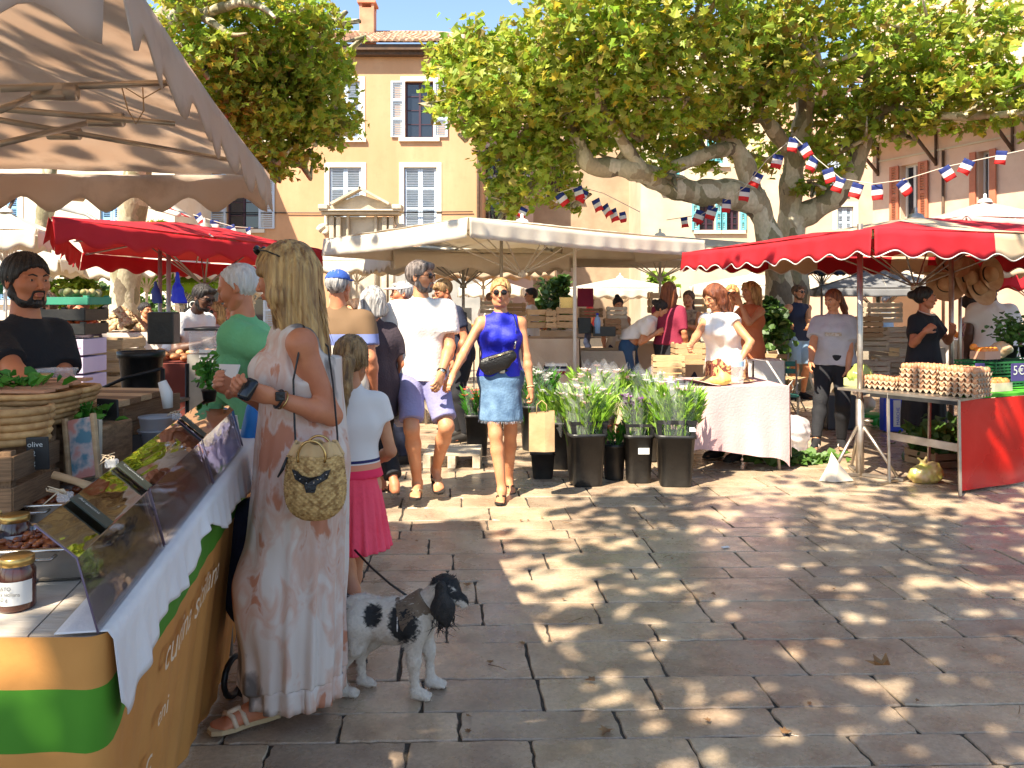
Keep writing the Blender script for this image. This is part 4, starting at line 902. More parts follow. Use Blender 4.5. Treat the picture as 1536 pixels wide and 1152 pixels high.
# ------------------------------------------------------------------ plane trees
def bark():
 m = bpy.data.materials.new('plane_bark'); m.use_nodes = True; N = m.node_tree.nodes; L = m.node_tree.links; b = N['Principled BSDF']; b.inputs['Roughness'].default_value = 0.85
 tc = N.new('ShaderNodeTexCoord'); mp = N.new('ShaderNodeMapping'); mp.inputs['Scale'].default_value = (1, 1, 0.6); L.new(tc.outputs['Object'], mp.inputs[0])
 w = N.new('ShaderNodeTexNoise'); w.inputs['Scale'].default_value = 3; w.inputs['Detail'].default_value = 4; L.new(mp.outputs[0], w.inputs['Vector'])
 mx = N.new('ShaderNodeMix'); mx.data_type = 'RGBA'; mx.inputs[0].default_value = 0.25; L.new(mp.outputs[0], mx.inputs[6]); L.new(w.outputs[1], mx.inputs[7])
 v = N.new('ShaderNodeTexVoronoi'); v.inputs['Scale'].default_value = 8; L.new(mx.outputs[2], v.inputs['Vector'])
 cr = N.new('ShaderNodeValToRGB'); cr.color_ramp.interpolation = 'CONSTANT'; e = cr.color_ramp.elements; e[0].color = (0.34, 0.27, 0.17, 1); e[1].position = 0.3; e[1].color = (0.46, 0.40, 0.27, 1)
 e.new(0.5).color = (0.24, 0.21, 0.12, 1); e.new(0.66).color = (0.54, 0.47, 0.34, 1); e.new(0.84).color = (0.17, 0.13, 0.085, 1)
 L.new(v.outputs['Color'], cr.inputs[0])
 n2 = N.new('ShaderNodeTexNoise'); n2.inputs['Scale'].default_value = 26; n2.inputs['Detail'].default_value = 6; L.new(mp.outputs[0], n2.inputs['Vector'])
 m2 = N.new('ShaderNodeMix'); m2.data_type = 'RGBA'; m2.blend_type = 'MULTIPLY'; m2.inputs[0].default_value = 0.6; L.new(cr.outputs[0], m2.inputs[6]); L.new(n2.outputs[0], m2.inputs[7])
 hs = N.new('ShaderNodeHueSaturation'); hs.inputs['Value'].default_value = 1.35; L.new(m2.outputs[2], hs.inputs['Color']); L.new(hs.outputs[0], b.inputs['Base Color'])
 bp = N.new('ShaderNodeBump'); bp.inputs['Strength'].default_value = 0.5; bp.inputs['Distance'].default_value = 0.02; L.new(n2.outputs[0], bp.inputs['Height']); L.new(bp.outputs[0], b.inputs['Normal'])
 return m
M_BARK = bark()
M_LEAF = leaf_mat('plane_leaves', [(0.25, 0.38, 0.03), (0.38, 0.46, 0.05), (0.16, 0.28, 0.02), (0.46, 0.50, 0.07), (0.24, 0.40, 0.03), (0.60, 0.46, 0.04), (0.34, 0.45, 0.05), (0.32, 0.22, 0.05), (0.50, 0.55, 0.13), (0.20, 0.40, 0.03), (0.42, 0.50, 0.08)], trans=0.5)
M_LEAFD = leaf_mat('plane_leaves_deep', [(0.18, 0.29, 0.03), (0.30, 0.42, 0.04), (0.40, 0.43, 0.04), (0.21, 0.36, 0.03), (0.54, 0.45, 0.05), (0.26, 0.18, 0.04), (0.24, 0.40, 0.03), (0.41, 0.49, 0.09)], trans=0.5)
# five-lobed leaf: outline round the stalk end, folded along its midrib
_L = np.array([(0, 0), (0.22, 0.05), (0.50, 0.16), (0.30, 0.34), (0.44, 0.66), (0.16, 0.58), (0.0, 1.0)])
def leaf_tmpl(simple=False):
 h = _L if not simple else np.array([(0, 0), (0.42, 0.2), (0.36, 0.62), (0, 1.0)])
 n = len(h); V = [(0, y, 0) for x, y in (h[0], h[-1])]
 right = [(x, y - 0.45, abs(x) * 0.35 - 0.25 * (y - 0.4) ** 2) for x, y in h[1:-1]]; left = [(-x, y, z) for x, y, z in right]
 V = [(0, -0.45, -0.04), (0, 0.55, -0.09)] + right + left; k = n - 2
 return np.array(V), [[0] + list(range(2, 2 + k)) + [1], [0, 1] + list(range(2 + k, 2 + 2 * k))[::-1]]
def leaves(mb, pts, size, simple=False, up=0.55, rng=None, sizev=0.3):
 r = rng or RNG; T, F = leaf_tmpl(simple); n = len(pts); k = len(T)
 nz = r.normal(size=(n, 3)); nz += np.array(sdir) * up * 1.2 + np.array((0, 0, up)); nz /= np.linalg.norm(nz, axis=1, keepdims=True)
 a = r.normal(size=(n, 3)); a -= nz * (a * nz).sum(1, keepdims=True); a /= np.linalg.norm(a, axis=1, keepdims=True); a[:, 2] -= 0.0; bx = np.cross(a, nz)
 sz = size * (1 + r.uniform(-sizev, sizev, n))
 V = pts[:, None, :] + sz[:, None, None] * (T[None, :, 0, None] * bx[:, None] + T[None, :, 1, None] * a[:, None] + T[None, :, 2, None] * nz[:, None])
 mb.v.append(V.reshape(-1, 3)); b = (np.arange(n) * k + mb.n)[:, None]
 for f in F: mb.f.extend((b + np.array(f)[None]).tolist())
 mb.mi += [0] * (n * len(F)); mb.sm += [False] * (n * len(F)); mb.n += n * k
def clump_pts(c, r, n, shell=0.45, rng=None, sp=16):
 """points in an ellipsoid, gathered into sprays so that gaps stay between them"""
 g = rng or RNG; k = max(4, n // sp); d = g.normal(size=(k, 3)); d /= np.linalg.norm(d, axis=1, keepdims=True); q = d * (shell + (1 - shell) * g.uniform(0, 1, (k, 1)) ** 0.7)
 cc = q[g.integers(0, k, n)] + g.normal(size=(n, 3)) * np.array((0.17, 0.17, 0.13)); return np.asarray(c) + cc * np.asarray(r)
def tree(label, trunk_lines, clumps, loc, size, mat, simple=False, sp=16, dens=1.0, seed=1, group=None, name='plane_tree', twigs=True):
 t = thing(name, label, 'tree', loc, group); r = np.random.default_rng(seed)
 mb = MB()
 for pts, r0, r1 in trunk_lines:
  pts = [np.asarray(p) for p in pts]; P2 = []                     # smooth the hand-laid path
  for i in range(len(pts) - 1):
   p0, p1, p2, p3 = pts[max(i - 1, 0)], pts[i], pts[i + 1], pts[min(i + 2, len(pts) - 1)]
   for k in range(5):
    u = k / 5; P2.append(0.5 * ((2 * p1) + (-p0 + p2) * u + (2 * p0 - 5 * p1 + 4 * p2 - p3) * u * u + (-p0 + 3 * p1 - 3 * p2 + p3) * u ** 3))
  P2.append(pts[-1]); n = len(P2); rd = [(r0 + (r1 - r0) * (i / (n - 1)) ** 0.8) * (1 + 0.10 * math.sin(i * 1.3 + seed) + r.uniform(-0.05, 0.05)) for i in range(n)]
  mb.tube(P2, rd, 12)
 if twigs:
  for c, rr, n in clumps:
   for k in range(3):
    d = nrm(r.normal(size=3)); a = np.asarray(c) - np.array((0, 0, rr[2] * 0.5)); b = np.asarray(c) + d * np.asarray(rr) * 0.8; m = (a + b) / 2 + r.normal(size=3) * 0.15
    mb.tube([a, m, b], [0.05, 0.03, 0.01], 5)
 mb.build('trunk', M_BARK, t)
 mb = MB()
 for c, rr, n in clumps: leaves(mb, clump_pts(c, rr, int(n * dens * 0.88), rng=r, sp=sp, shell=0.45 if sp > 10 else 0.1), size, simple, rng=r)
 tag(mb.build('crown', mat, t), kind=None); return t
def CL(px, py, Y, rx, ry, rd, n): return (P(px, py, Y), (rx * 1.1 * Y / FPX, rd * 1.1, ry * 1.1 * Y / FPX), int(n * 1.6))

YT = 13.0
# main plane: long left limb, forked stems
q = lambda px, py, Y=YT: P(px, py, Y)
lines = [([np.array((*q(1172, 500)[:2], -0.05)), q(1172, 520), q(1168, 420), q(1150, 345), q(1128, 285), q(1112, 235), q(1080, 205), q(1045, 190), q(1022, 165)], 0.28, 0.09),
         ([q(1135, 305), q(1085, 288, 12.8), q(1044, 289, 12.6), q(998, 275, 12.4), q(968, 261, 12.2), q(935, 252, 12.1), q(887, 249, 12), q(872, 225, 12), q(861, 197, 12), q(853, 165, 12)], 0.24, 0.09),
         ([q(966, 266, 12.2), q(955, 245, 12.1), q(934, 213, 12), q(910, 170, 12), q(890, 120, 12)], 0.14, 0.05),
         ([q(1105, 222), q(1068, 228, 12.6), q(1040, 240, 12.6), q(1008, 252, 12.5), q(990, 262, 12.4)], 0.12, 0.09)]
cl = [CL(755, 120, 11.5, 85, 65, 1.3, 800), CL(850, 60, 11, 90, 75, 1.4, 850), CL(700, 105, 12, 50, 45, 1.0, 280), CL(930, 40, 11, 120, 90, 1.6, 1000), CL(900, 130, 11.3, 100, 60, 1.2, 800),
      CL(1030, 110, 11.5, 90, 70, 1.4, 800), CL(1040, 10, 11, 130, 70, 1.5, 800), CL(780, 180, 12, 70, 50, 1.0, 500), CL(790, 262, 12.6, 62, 52, 1.0, 600), CL(850, 200, 12.8, 60, 45, 1.0, 380),
      CL(755, 300, 13, 30, 35, 0.6, 140), CL(960, 190, 12.6, 60, 35, 0.9, 300), CL(970, -60, 11, 150, 60, 1.6, 560), CL(1060, 205, 13.4, 70, 45, 0.6, 300), CL(990, 215, 13.4, 60, 35, 0.6, 220), CL(925, 225, 13.3, 50, 30, 0.6, 120), CL(690, 150, 12, 45, 40, 0.8, 200), CL(1010, 260, 12.2, 30, 14, 0.4, 40), CL(665, 95, 12, 28, 40, .6, 90), CL(655, 150, 12, 18, 22, .4, 36), CL(725, 225, 12.6, 20, 26, .5, 50), CL(700, 195, 12.3, 26, 20, .5, 50), CL(860, 300, 13, 26, 16, .5, 40)]
tree('pale barked plane tree whose long limb reaches over the white parasol', lines, cl, (*q(1172, 500)[:2], 0), 0.13, M_LEAF, seed=3, dens=1.15)
lines = [([np.array((*q(1196, 500, 13.8)[:2], -0.05)), q(1196, 520, 13.8), q(1192, 420, 13.8), q(1186, 330, 13.7), q(1188, 270, 13.6), q(1196, 220, 13.5), q(1205, 180, 13.4), q(1207, 142, 13.4), q(1195, 103, 13.3), q(1165, 80, 13.2)], 0.27, 0.11),
         ([q(1188, 335, 13.7), q(1215, 318, 13.6), q(1254, 293, 13.4), q(1280, 255, 13.2), q(1298, 195, 13.1), q(1304, 141, 13), q(1307, 74, 13), q(1313, 8, 13)], 0.22, 0.10),
         ([q(1296, 210, 13.1), q(1325, 165, 13), q(1348, 130, 13), q(1366, 85, 12.9), q(1378, 5, 12.8)], 0.12, 0.06),
         ([q(1298, 188, 13.1), q(1330, 162, 12.8), q(1380, 170, 12.4), q(1450, 175, 12), q(1545, 168, 11.6)], 0.08, 0.05),
         ([q(1190, 235, 13.6), q(1160, 195, 13.4), q(1136, 163, 13.2), q(1125, 120, 13)], 0.15, 0.07)]
cl = [CL(1130, 100, 12, 70, 60, 1.2, 500), CL(1230, 60, 12.2, 90, 70, 1.4, 700), CL(1180, 0, 12, 140, 60, 1.4, 700), CL(1340, 40, 12.5, 90, 60, 1.3, 420), CL(1255, 200, 13.2, 50, 55, 0.9, 400), CL(1370, 120, 12.8, 50, 45, 0.9, 280),
      CL(1450, 150, 12.3, 95, 40, 1.1, 620), CL(1500, 90, 12.3, 70, 50, 1.1, 360), CL(1460, 20, 12.5, 90, 45, 1.2, 260), CL(1225, 270, 13.4, 30, 22, 0.5, 90), CL(1350, 190, 12.8, 50, 20, 0.7, 160), CL(1560, 170, 12, 50, 40, 0.8, 200), CL(1150, 215, 14.2, 50, 45, .5, 220), CL(1240, 215, 14.2, 50, 50, .5, 240), CL(1120, 160, 12.6, 60, 40, .8, 260), CL(1285, 130, 12.9, 50, 50, .9, 240)]
tree('second plane tree forking behind the red and cream parasol', lines, cl, (*q(1196, 500, 13.8)[:2], 0), 0.15, M_LEAFD, seed=8)
# left plane over the red stall
lines = [([np.array((*P(186, 500, 12.5)[:2], -0.05)), P(186, 520, 12.5), P(188, 430, 12.5), P(196, 340, 12.4), P(215, 200, 12), P(235, 60, 11), P(262, 20, 10)], 0.27, 0.15),
         ([P(232, 80, 11), P(262, 30, 9.6), P(282, 20, 9), P(305, 22, 8.8), P(325, 14, 8.6), P(362, 4, 8.4), P(395, 12, 8.2), P(412, 26, 8)], 0.12, 0.015),
         ([P(300, 22, 8.8), P(325, 38, 8.6), P(348, 52, 8.5), P(370, 50, 8.4)], 0.06, 0.01), ([P(275, 24, 9), P(270, 10, 9), P(240, -20, 8.8)], 0.09, 0.06)]
cl = [CL(360, 110, 9.5, 80, 55, 1.0, 700), CL(440, 80, 9.8, 75, 60, 1.0, 700), CL(420, 160, 10, 90, 50, 1.0, 800), CL(410, 220, 10.2, 50, 38, 0.7, 360), CL(480, 130, 10.5, 45, 60, 0.8, 360), CL(300, 60, 9.2, 60, 50, 0.8, 300), CL(410, 10, 9, 80, 40, 0.9, 420),
      CL(330, 160, 9.8, 50, 40, 0.8, 300), CL(470, 190, 10.6, 40, 35, 0.6, 220), CL(300, -30, 9, 90, 40, 1, 260), CL(465, 40, 9.6, 30, 30, .6, 90), CL(265, 110, 9.8, 40, 60, .8, 160), CL(405, 252, 10.2, 18, 14, .4, 34), CL(512, 75, 10.6, 26, 22, .5, 60), CL(520, 185, 10.8, 22, 26, .5, 60), CL(455, 240, 10.6, 26, 16, .4, 50), CL(380, 245, 10.3, 26, 20, .4, 50), CL(498, 25, 10, 20, 20, .4, 34)]
tree('left plane tree hanging yellow green leaves before the ochre house', lines, cl, (*P(186, 500, 12.5)[:2], 0), 0.10, M_LEAFD, seed=5, dens=1.4)
# pale trunk further left
tree('slim pale plane trunk before the cream house', [([np.array((*P(66, 500, 17)[:2], -0.05)), P(66, 420, 17), P(62, 350, 17), P(72, 290, 17), P(80, 150, 17)], 0.20, 0.14)], [CL(120, 120, 17, 120, 80, 1.5, 500), CL(210, 345, 15, 40, 18, .5, 90), CL(200, 60, 17, 120, 70, 1.5, 400)], (*P(66, 500, 17)[:2], 0), 0.2, M_LEAFD, seed=9)

# plane trees of the square standing behind and beside the viewer: they shade the foreground
def over_tree(label, x, y, cs, seed):
 tree(label, [([np.array((x, y, -0.05)), np.array((x, y, 2.5)), np.array((x + 0.2, y + 0.2, 4.5)), np.array((x, y, 7.0))], 0.35, 0.15)], [(a, b, int(n * 1.7)) for a, b, n in cs], (x, y, 0), 0.165, M_LEAF, simple=True, sp=5, seed=seed)
def sh(gx, gy, h, rx, ry, n, rz=0.5):
 """clump whose shade falls round ground point (gx, gy)"""
 t = h / sdir.z; return (np.array((gx + sdir.x * t, gy + sdir.y * t, h)), (rx, ry, rz), n)
over_tree('plane tree of the square behind the viewer', -6.5, -4.5, [sh(-1.3, 1.1, 6.5, 1.2, 0.9, 800), sh(-1.4, 2.2, 6.5, 1.5, 1.2, 200), sh(0.3, 2.6, 6.8, 1.5, 1.3, 520), sh(-0.6, 4.4, 7.2, 1.5, 1.2, 130), sh(1.4, 3.8, 7.0, 1.4, 1.1, 330), sh(-2.6, 4.4, 6.8, 1.6, 1.4, 130), sh(0.9, 5.0, 7.6, 1.3, 0.8, 190)], 11)
over_tree('plane tree of the square behind the viewer to one side', 0.5, -7.5, [sh(2.3, 2.9, 7.0, 1.2, 1.1, 270), sh(3.4, 4.2, 7.4, 1.4, 1.1, 270), sh(2.4, 5.0, 7.6, 1.3, 0.9, 220), sh(4.6, 5.6, 7.8, 1.6, 1.0, 260), sh(3.6, 6.6, 7.4, 1.5, 0.7, 130), sh(6.5, 7.2, 7.8, 1.8, 1.1, 300), sh(1.2, 6.0, 7.6, 1.4, 0.5, 80), sh(5.5, 9.5, 8.0, 2.0, 1.2, 230)], 12)
over_tree('plane tree of the square left of the stall', -9.5, -1.0, [sh(-4.0, 6.2, 6.6, 1.7, 1.3, 360), sh(-2.4, 6.8, 7.2, 1.4, 1.0, 170), sh(-5.2, 8.8, 7.4, 1.9, 1.4, 380), sh(-0.6, 7.6, 7.6, 1.5, 0.7, 110), sh(1.8, 9.0, 7.8, 1.6, 0.8, 110), sh(-2.0, 10.5, 7.6, 1.8, 1.0, 180)], 13)

# shrubs between the stalls
def shrub(label, px, py0, py1, Y, wpx, mat, n, size, seed, name='shrub'):
 b = P(px, 0, Y); zt = P(px, py0, Y)[2]; zb = max(P(px, py1, Y)[2], 0.1); w = wpx * Y / FPX
 t = thing(name, label, 'shrub', (b[0], b[1], 0)); r = np.random.default_rng(seed); mb = MB()
 for k in range(6): mb.tube([(b[0] + r.normal() * 0.05, b[1], 0), (b[0] + r.normal() * w * 0.2, b[1] + r.normal() * 0.1, (zt + zb) / 2), (b[0] + r.normal() * w * 0.35, b[1] + r.normal() * 0.2, zt - 0.2)], [0.03, 0.02, 0.006], 5)
 mb.build('stem', M_BARK, t); mb = MB()
 for k in range(5): leaves(mb, clump_pts((b[0] + r.uniform(-0.35, 0.35) * w, b[1] + r.uniform(-0.3, 0.3), zb + (zt - zb) * (0.25 + 0.6 * r.uniform())), (w * 0.32, 0.4, (zt - zb) * 0.3), n // 5, rng=r), size, True, rng=r)
 leaves(mb, clump_pts((b[0], b[1], (zt + zb) / 2), (w * 0.5, 0.5, (zt - zb) * 0.5), n // 2, rng=r), size, True, rng=r); mb.build('foliage', mat, t)
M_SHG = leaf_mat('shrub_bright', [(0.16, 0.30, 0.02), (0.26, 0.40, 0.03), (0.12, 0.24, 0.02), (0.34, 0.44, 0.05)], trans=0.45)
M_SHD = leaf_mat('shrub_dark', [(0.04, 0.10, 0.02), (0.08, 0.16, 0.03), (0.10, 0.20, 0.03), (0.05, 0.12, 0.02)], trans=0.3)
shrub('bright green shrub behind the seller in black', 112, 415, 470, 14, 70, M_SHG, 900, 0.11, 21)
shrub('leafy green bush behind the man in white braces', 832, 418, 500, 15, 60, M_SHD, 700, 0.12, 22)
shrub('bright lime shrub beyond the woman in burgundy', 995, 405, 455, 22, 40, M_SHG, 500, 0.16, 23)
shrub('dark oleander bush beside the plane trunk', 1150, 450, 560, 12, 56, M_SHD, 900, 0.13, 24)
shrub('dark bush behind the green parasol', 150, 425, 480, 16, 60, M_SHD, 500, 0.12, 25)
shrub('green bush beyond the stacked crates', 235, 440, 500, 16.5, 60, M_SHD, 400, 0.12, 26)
# ------------------------------------------------------------------ canopies, parasols, awnings
def fabric(name, c, c2=None, trans=0.35, **k):
 k.setdefault('rough', 0.8); k.setdefault('scale', 2.2); k.setdefault('bump', 0.2); k.setdefault('bscale', 7)
 return M('fabric_' + name, c, c2 or tuple(v * 0.9 for v in c), trans=trans, **k)
FB_BEIGE = fabric('beige', (0.72, 0.57, 0.46), (0.78, 0.66, 0.56), trans=0.6, wear=0.55, wearc=(0.30, 0.19, 0.12))
FB_WHITE = fabric('offwhite', (0.74, 0.66, 0.54), (0.80, 0.74, 0.65), trans=0.35, wear=0.25, wearc=(0.42, 0.34, 0.25))
FB_RED = fabric('red', (0.52, 0.012, 0.02), (0.60, 0.02, 0.035), trans=0.22)
FB_CREAM = fabric('cream', (0.68, 0.50, 0.32), (0.72, 0.56, 0.40), trans=0.3)
FB_GREEN = fabric('green', (0.22, 0.45, 0.02), (0.28, 0.50, 0.03), trans=0.3)
FB_GREY = fabric('grey', (0.16, 0.16, 0.17), (0.2, 0.2, 0.21), trans=0.15)
FB_NAVY = fabric('navy', (0.015, 0.02, 0.04), (0.02, 0.025, 0.05), trans=0.1)
FB_PINK = fabric('pale_pink', (0.70, 0.42, 0.38), (0.74, 0.5, 0.46), trans=0.3)
FB_TEAL = fabric('teal', (0.02, 0.16, 0.12), (0.03, 0.2, 0.15), trans=0.15)
M_ALU = M('aluminium', (0.42, 0.36, 0.29), (0.52, 0.46, 0.40), scale=12, rough=0.35, metal=0.85)
M_POLEW = M('pole_white', (0.62, 0.58, 0.52), (0.7, 0.67, 0.62), scale=4, rough=0.45)
M_POLEG = M('pole_grey', (0.30, 0.28, 0.25), (0.4, 0.37, 0.33), scale=6, rough=0.45, metal=0.5)
M_PIPE_W = M('edge_piping', (0.72, 0.66, 0.62), rough=0.7)

def canopy(name, label, c4, peak, mat, drop=0.28, scal=0.05, nsc=8, poles=(), hub=True, cat='parasol', group=None, mat2=None, panels=None, trim=None, sag=0.05, nu=24, ridge=0.0, thick=0.004, ribs=True, polem=None, seed=1, pole_r=0.022, foot=False):
 """c4 = four top-edge corners (near-left, near-right, far-right, far-left) in world; peak = height above their mean"""
 c4 = [np.asarray(c, float) for c in c4]; m = sum(c4) / 4; t = thing(name, label, cat, (m[0], m[1], 0), group); r = np.random.default_rng(seed); ph = r.uniform(0, 6)
 top = m + np.array((0, 0, peak)); pm = polem or M_ALU
 def surf(u, v):
  p = c4[0] * (1 - u) * (1 - v) + c4[1] * u * (1 - v) + c4[2] * u * v + c4[3] * (1 - u) * v
  e = 1 - max(abs(2 * u - 1) - ridge, abs(2 * v - 1), 0); e = min(e, 1)
  edge = min(u, 1 - u) if min(u, 1 - u) < min(v, 1 - v) else min(v, 1 - v)
  wx = abs(abs(2 * u - 1) - abs(2 * v - 1))
  s_ = -sag * math.sin(math.pi * e) * min(1, wx * 2.0) - sag * 0.5 * (1 - e) * math.sin(math.pi * u) * math.sin(math.pi * max(v, 0.0)) * 0
  return p + np.array((0, 0, peak * e + s_ + 0.004 * math.sin(u * 40 + ph) * math.sin(v * 33)))
 mats = [mat] + ([mat2] if mat2 else [])
 mb = MB(); mb.grid(surf, nu, nu, thick=thick)
 if panels:                                    # coloured strips (u ranges) of the roof
  mb.mi = []
  base = [(i, j) for i in range(nu) for j in range(nu)]; sel = [1 if any(a <= (i + 0.5) / nu < b for a, b in panels) else 0 for i, j in base]; mb.mi = sel + sel + [0] * (len(mb.f) - 2 * len(sel))
 mb.build('roof_cloth', mats, t)
 cen = m[:2]
 for k in range(4):
  a, b = c4[k], c4[(k + 1) % 4]; L_ = np.linalg.norm(b - a); n = max(12, int(L_ / 0.06)); out = nrm(np.array((b[1] - a[1], a[0] - b[0], 0))); ns = max(3, int(round(nsc * L_ / 3.0))); pv = r.uniform(0, 6)
  def val(u, v, a=a, b=b, out=out, ns=ns, L_=L_, pv=pv):
   z = drop - scal * 0.5 * (1 - math.cos(2 * math.pi * ns * u)) if scal else drop
   w = 0.012 * math.sin(u * L_ * 9 + pv) * v + 0.008 * math.sin(u * L_ * 23 + 2 * pv) * v
   sg = -sag * 0.45 * math.sin(math.pi * u)
   return a + (b - a) * u + out * (0.012 + 0.02 * v + w) + np.array((0, 0, sg - z * v))
  mb = MB(); mb.grid(val, n * 2, 4, thick=0.003)
  if panels: 
   cf = (lambda u: any(x <= u < y for x, y in panels)) if k in (0, 2) else (lambda u: False)
   sel = [1 if cf((i + 0.5) / (n * 2) if k == 0 else 1 - (i + 0.5) / (n * 2)) else 0 for i in range(n * 2) for j in range(4)]; mb.mi = sel + sel + [0] * (len(mb.f) - 2 * len(sel))
  vo = mb.build('valance', mats, t)
  if trim:
   pts = [np.asarray(val(i / (n * 2), 1.0)) for i in range(n * 2 + 1)]; mt = MB().tube(pts, 0.006, 5); o = mt.build('piping', trim, None); o.parent = vo; o.data.transform(Matrix.Translation(-Vector(t['_o'])))
 if ribs:
  h = top - np.array((0, 0, 0.06)); low = top - np.array((0, 0, peak + 0.42))
  for k in range(8):
   e = c4[k // 2] if k % 2 == 0 else (c4[k // 2] + c4[(k // 2 + 1) % 4]) / 2; e = e - np.array((0, 0, 0.03))
   mb = MB().tube([h, h + (e - h) * 0.98], 0.011, 6); mb.build('rib', pm, t)
   mb = MB().tube([low, h + (e - h) * 0.5], 0.009, 6); mb.build('strut', pm, t)
  MB().lathe([(0.0, 0.05), (0.045, 0.04), (0.05, -0.03), (0.0, -0.04)], low, 12).build('hub', pm, t)
  if hub: MB().lathe([(0.0, 0.10), (0.018, 0.09), (0.02, 0.04), (0.07, 0.02), (0.09, -0.02)], top, 12).build('finial', pm, t)
 for (px_, py_, zt) in poles:
  mb = MB().cyl((px_, py_, 0), (px_, py_, zt), pole_r, n=12); po = mb.build('pole', pm, t)
  if foot:
   o = MB(); o.cyl((px_, py_, 0.02), (px_, py_, 0.62), pole_r + 0.008, n=12)
   o2 = o.build('sleeve', pm, None); o2.parent = po; o2.data.transform(Matrix.Translation(-Vector(t['_o'])))
 return t
def W(px, py, Y): return P(px, py, Y)
def quad_from(a, b, d): a, b, d = map(np.asarray, (a, b, d)); return [a, b, b + d - a, d]

# 1 foreground beige canopy over the deli stall (near-left corner out of frame)
d1 = np.array((-0.178, 0.984, 0)); d2 = np.array((-0.984, -0.178, 0)); nr = np.array((-0.80, 1.62, 2.185)); fr = nr + d1 * 2.66
fr[:2] = P(400, 262, 4.24)[:2]; fr[2] = 2.148; nl = nr + d2 * 2.6; fl = fr + d2 * 2.6
t = canopy('stall_canopy', 'dirty beige scalloped canopy over the deli counter in front', [nl, nr, fr, fl], 0.42, FB_BEIGE, drop=0.19, scal=0.078, nsc=11, ribs=False, cat='canopy', sag=0.05, nu=30)
rods = [((0, 133, 2.3), (262, 124, 2.6)), ((0, 163, 2.7), (262, 186, 3.0)), ((0, 180, 2.9), (345, 240, 3.9)), ((0, 165, 2.3), (62, 140, 2.5)), ((0, 216, 2.7), (130, 185, 3.1))]
for (a, b) in rods:
 MB().tube([P(*a), P(*b)], 0.011, 8).build('frame_rod', M_ALU, t)
for (px, py, Y) in ((78, 138, 2.4), (155, 180, 2.95), (92, 200, 3.2)):
 c = P(px, py, Y); mb = MB(); mb.rbox(c, (0.10, 0.05, 0.045), 0.008); mb.cyl(c + (-0.05, 0, 0), c + (0.07, 0, 0), 0.026, n=10); mb.build('joint', M_ALU, t)
MB().cyl((-3.0, 3.75, 0), (-3.0, 3.75, 2.2), 0.022).build('pole', M_ALU, t)
MB().tube([P(182, 128, 2.6), P(192, 165, 2.6), P(204, 186, 2.6), P(216, 165, 2.6), P(214, 130, 2.6)], 0.0022, 5).build('string', M('string', (0.55, 0.38, 0.22)), t)
MB().tube([P(182, 128, 2.6), P(215, 148, 2.6), P(250, 128, 2.6)], 0.002, 5).build('string', MATS['string'], t)

# 2 red canopy over the bread stall
a, b, d = W(76, 326, 6.3), W(482, 355, 10.0), W(125, 383, 9.6); b[2] = a[2] - 0.02; d[2] = a[2] - 0.08
pl = [(*P(253, 400, 8.2)[:2], 2.15), (*P(240, 400, 8.9)[:2], 2.15)]
canopy('stall_canopy', 'plain red canopy on two steel poles above the bread stall', quad_from(a, b, d), 0.30, FB_RED, drop=0.21, scal=0.06, nsc=7, poles=pl, cat='canopy', trim=None, polem=M_POLEG, seed=3, ridge=0.3)
# 3 white parasol
a, b, d = W(703, 326, 8.0), W(1056, 335, 10.4), W(487, 352, 9.6)
z3 = a[2]; b[2] = z3 - 0.05; d[2] = z3 - 0.09
canopy('market_parasol', 'large off white parasol in the middle, in front of the ochre house', quad_from(a, b, d), 0.22, FB_WHITE, drop=0.20, scal=0.0, poles=[(*P(862, 400, 9.9)[:2], 2.2)], sag=0.06, seed=5, polem=M_POLEW)
tp = P(752, 400, 9.7); po = MB().cyl((tp[0], tp[1], 0), (tp[0], tp[1], 2.3), 0.02).build('pole', M_POLEG, bpy.data.objects['market_parasol'])
# 4 red and cream parasol on the right
a, b_, d = P(1310, 338, 6.3), None, P(1025, 362, 9.5); z4 = 2.05; a[2] = z4; d[2] = z4; e = nrm(np.array((3.2, 0.86, 0))); b_ = a + e * 3.6
pp = P(1290, 400, 7.0); pq = P(1427, 400, 8.2)
t4 = canopy('market_parasol', 'red parasol with cream panels and white piped valance over the egg table', [a, b_, b_ + d - a, d], 0.30, FB_RED, drop=0.22, scal=0.055, nsc=9, poles=[(pp[0], pp[1], 2.15), (pq[0], pq[1], 2.1)], mat2=FB_CREAM, panels=[(0.31, 0.50), (0.80, 0.95)], trim=M_PIPE_W, seed=7, sag=0.04, polem=M_ALU, pole_r=0.024)
# tripod foot of its front pole
bx, by = pp[0], pp[1]; mb = MB(); mb.cyl((bx, by, 0.0), (bx, by, 0.66), 0.034, n=14); mb.build('sleeve', M_ALU, t4)
for an in (200, 320, 80):
 dx, dy = math.cos(R(an)), math.sin(R(an)); mb = MB(); mb.box((bx + dx * 0.17, by + dy * 0.17, 0.015), (0.36, 0.05, 0.02), rot=rotz(R(an))); mb.tube([(bx + dx * 0.03, by + dy * 0.03, 0.42), (bx + dx * 0.30, by + dy * 0.30, 0.03)], 0.014, 6); mb.build('leg', M_ALU, t4)
MB().tube([(bx + 0.03, by, 0.47), (bx + 0.10, by - 0.02, 0.47)], 0.012, 6).build('clamp', M_ALU, t4)

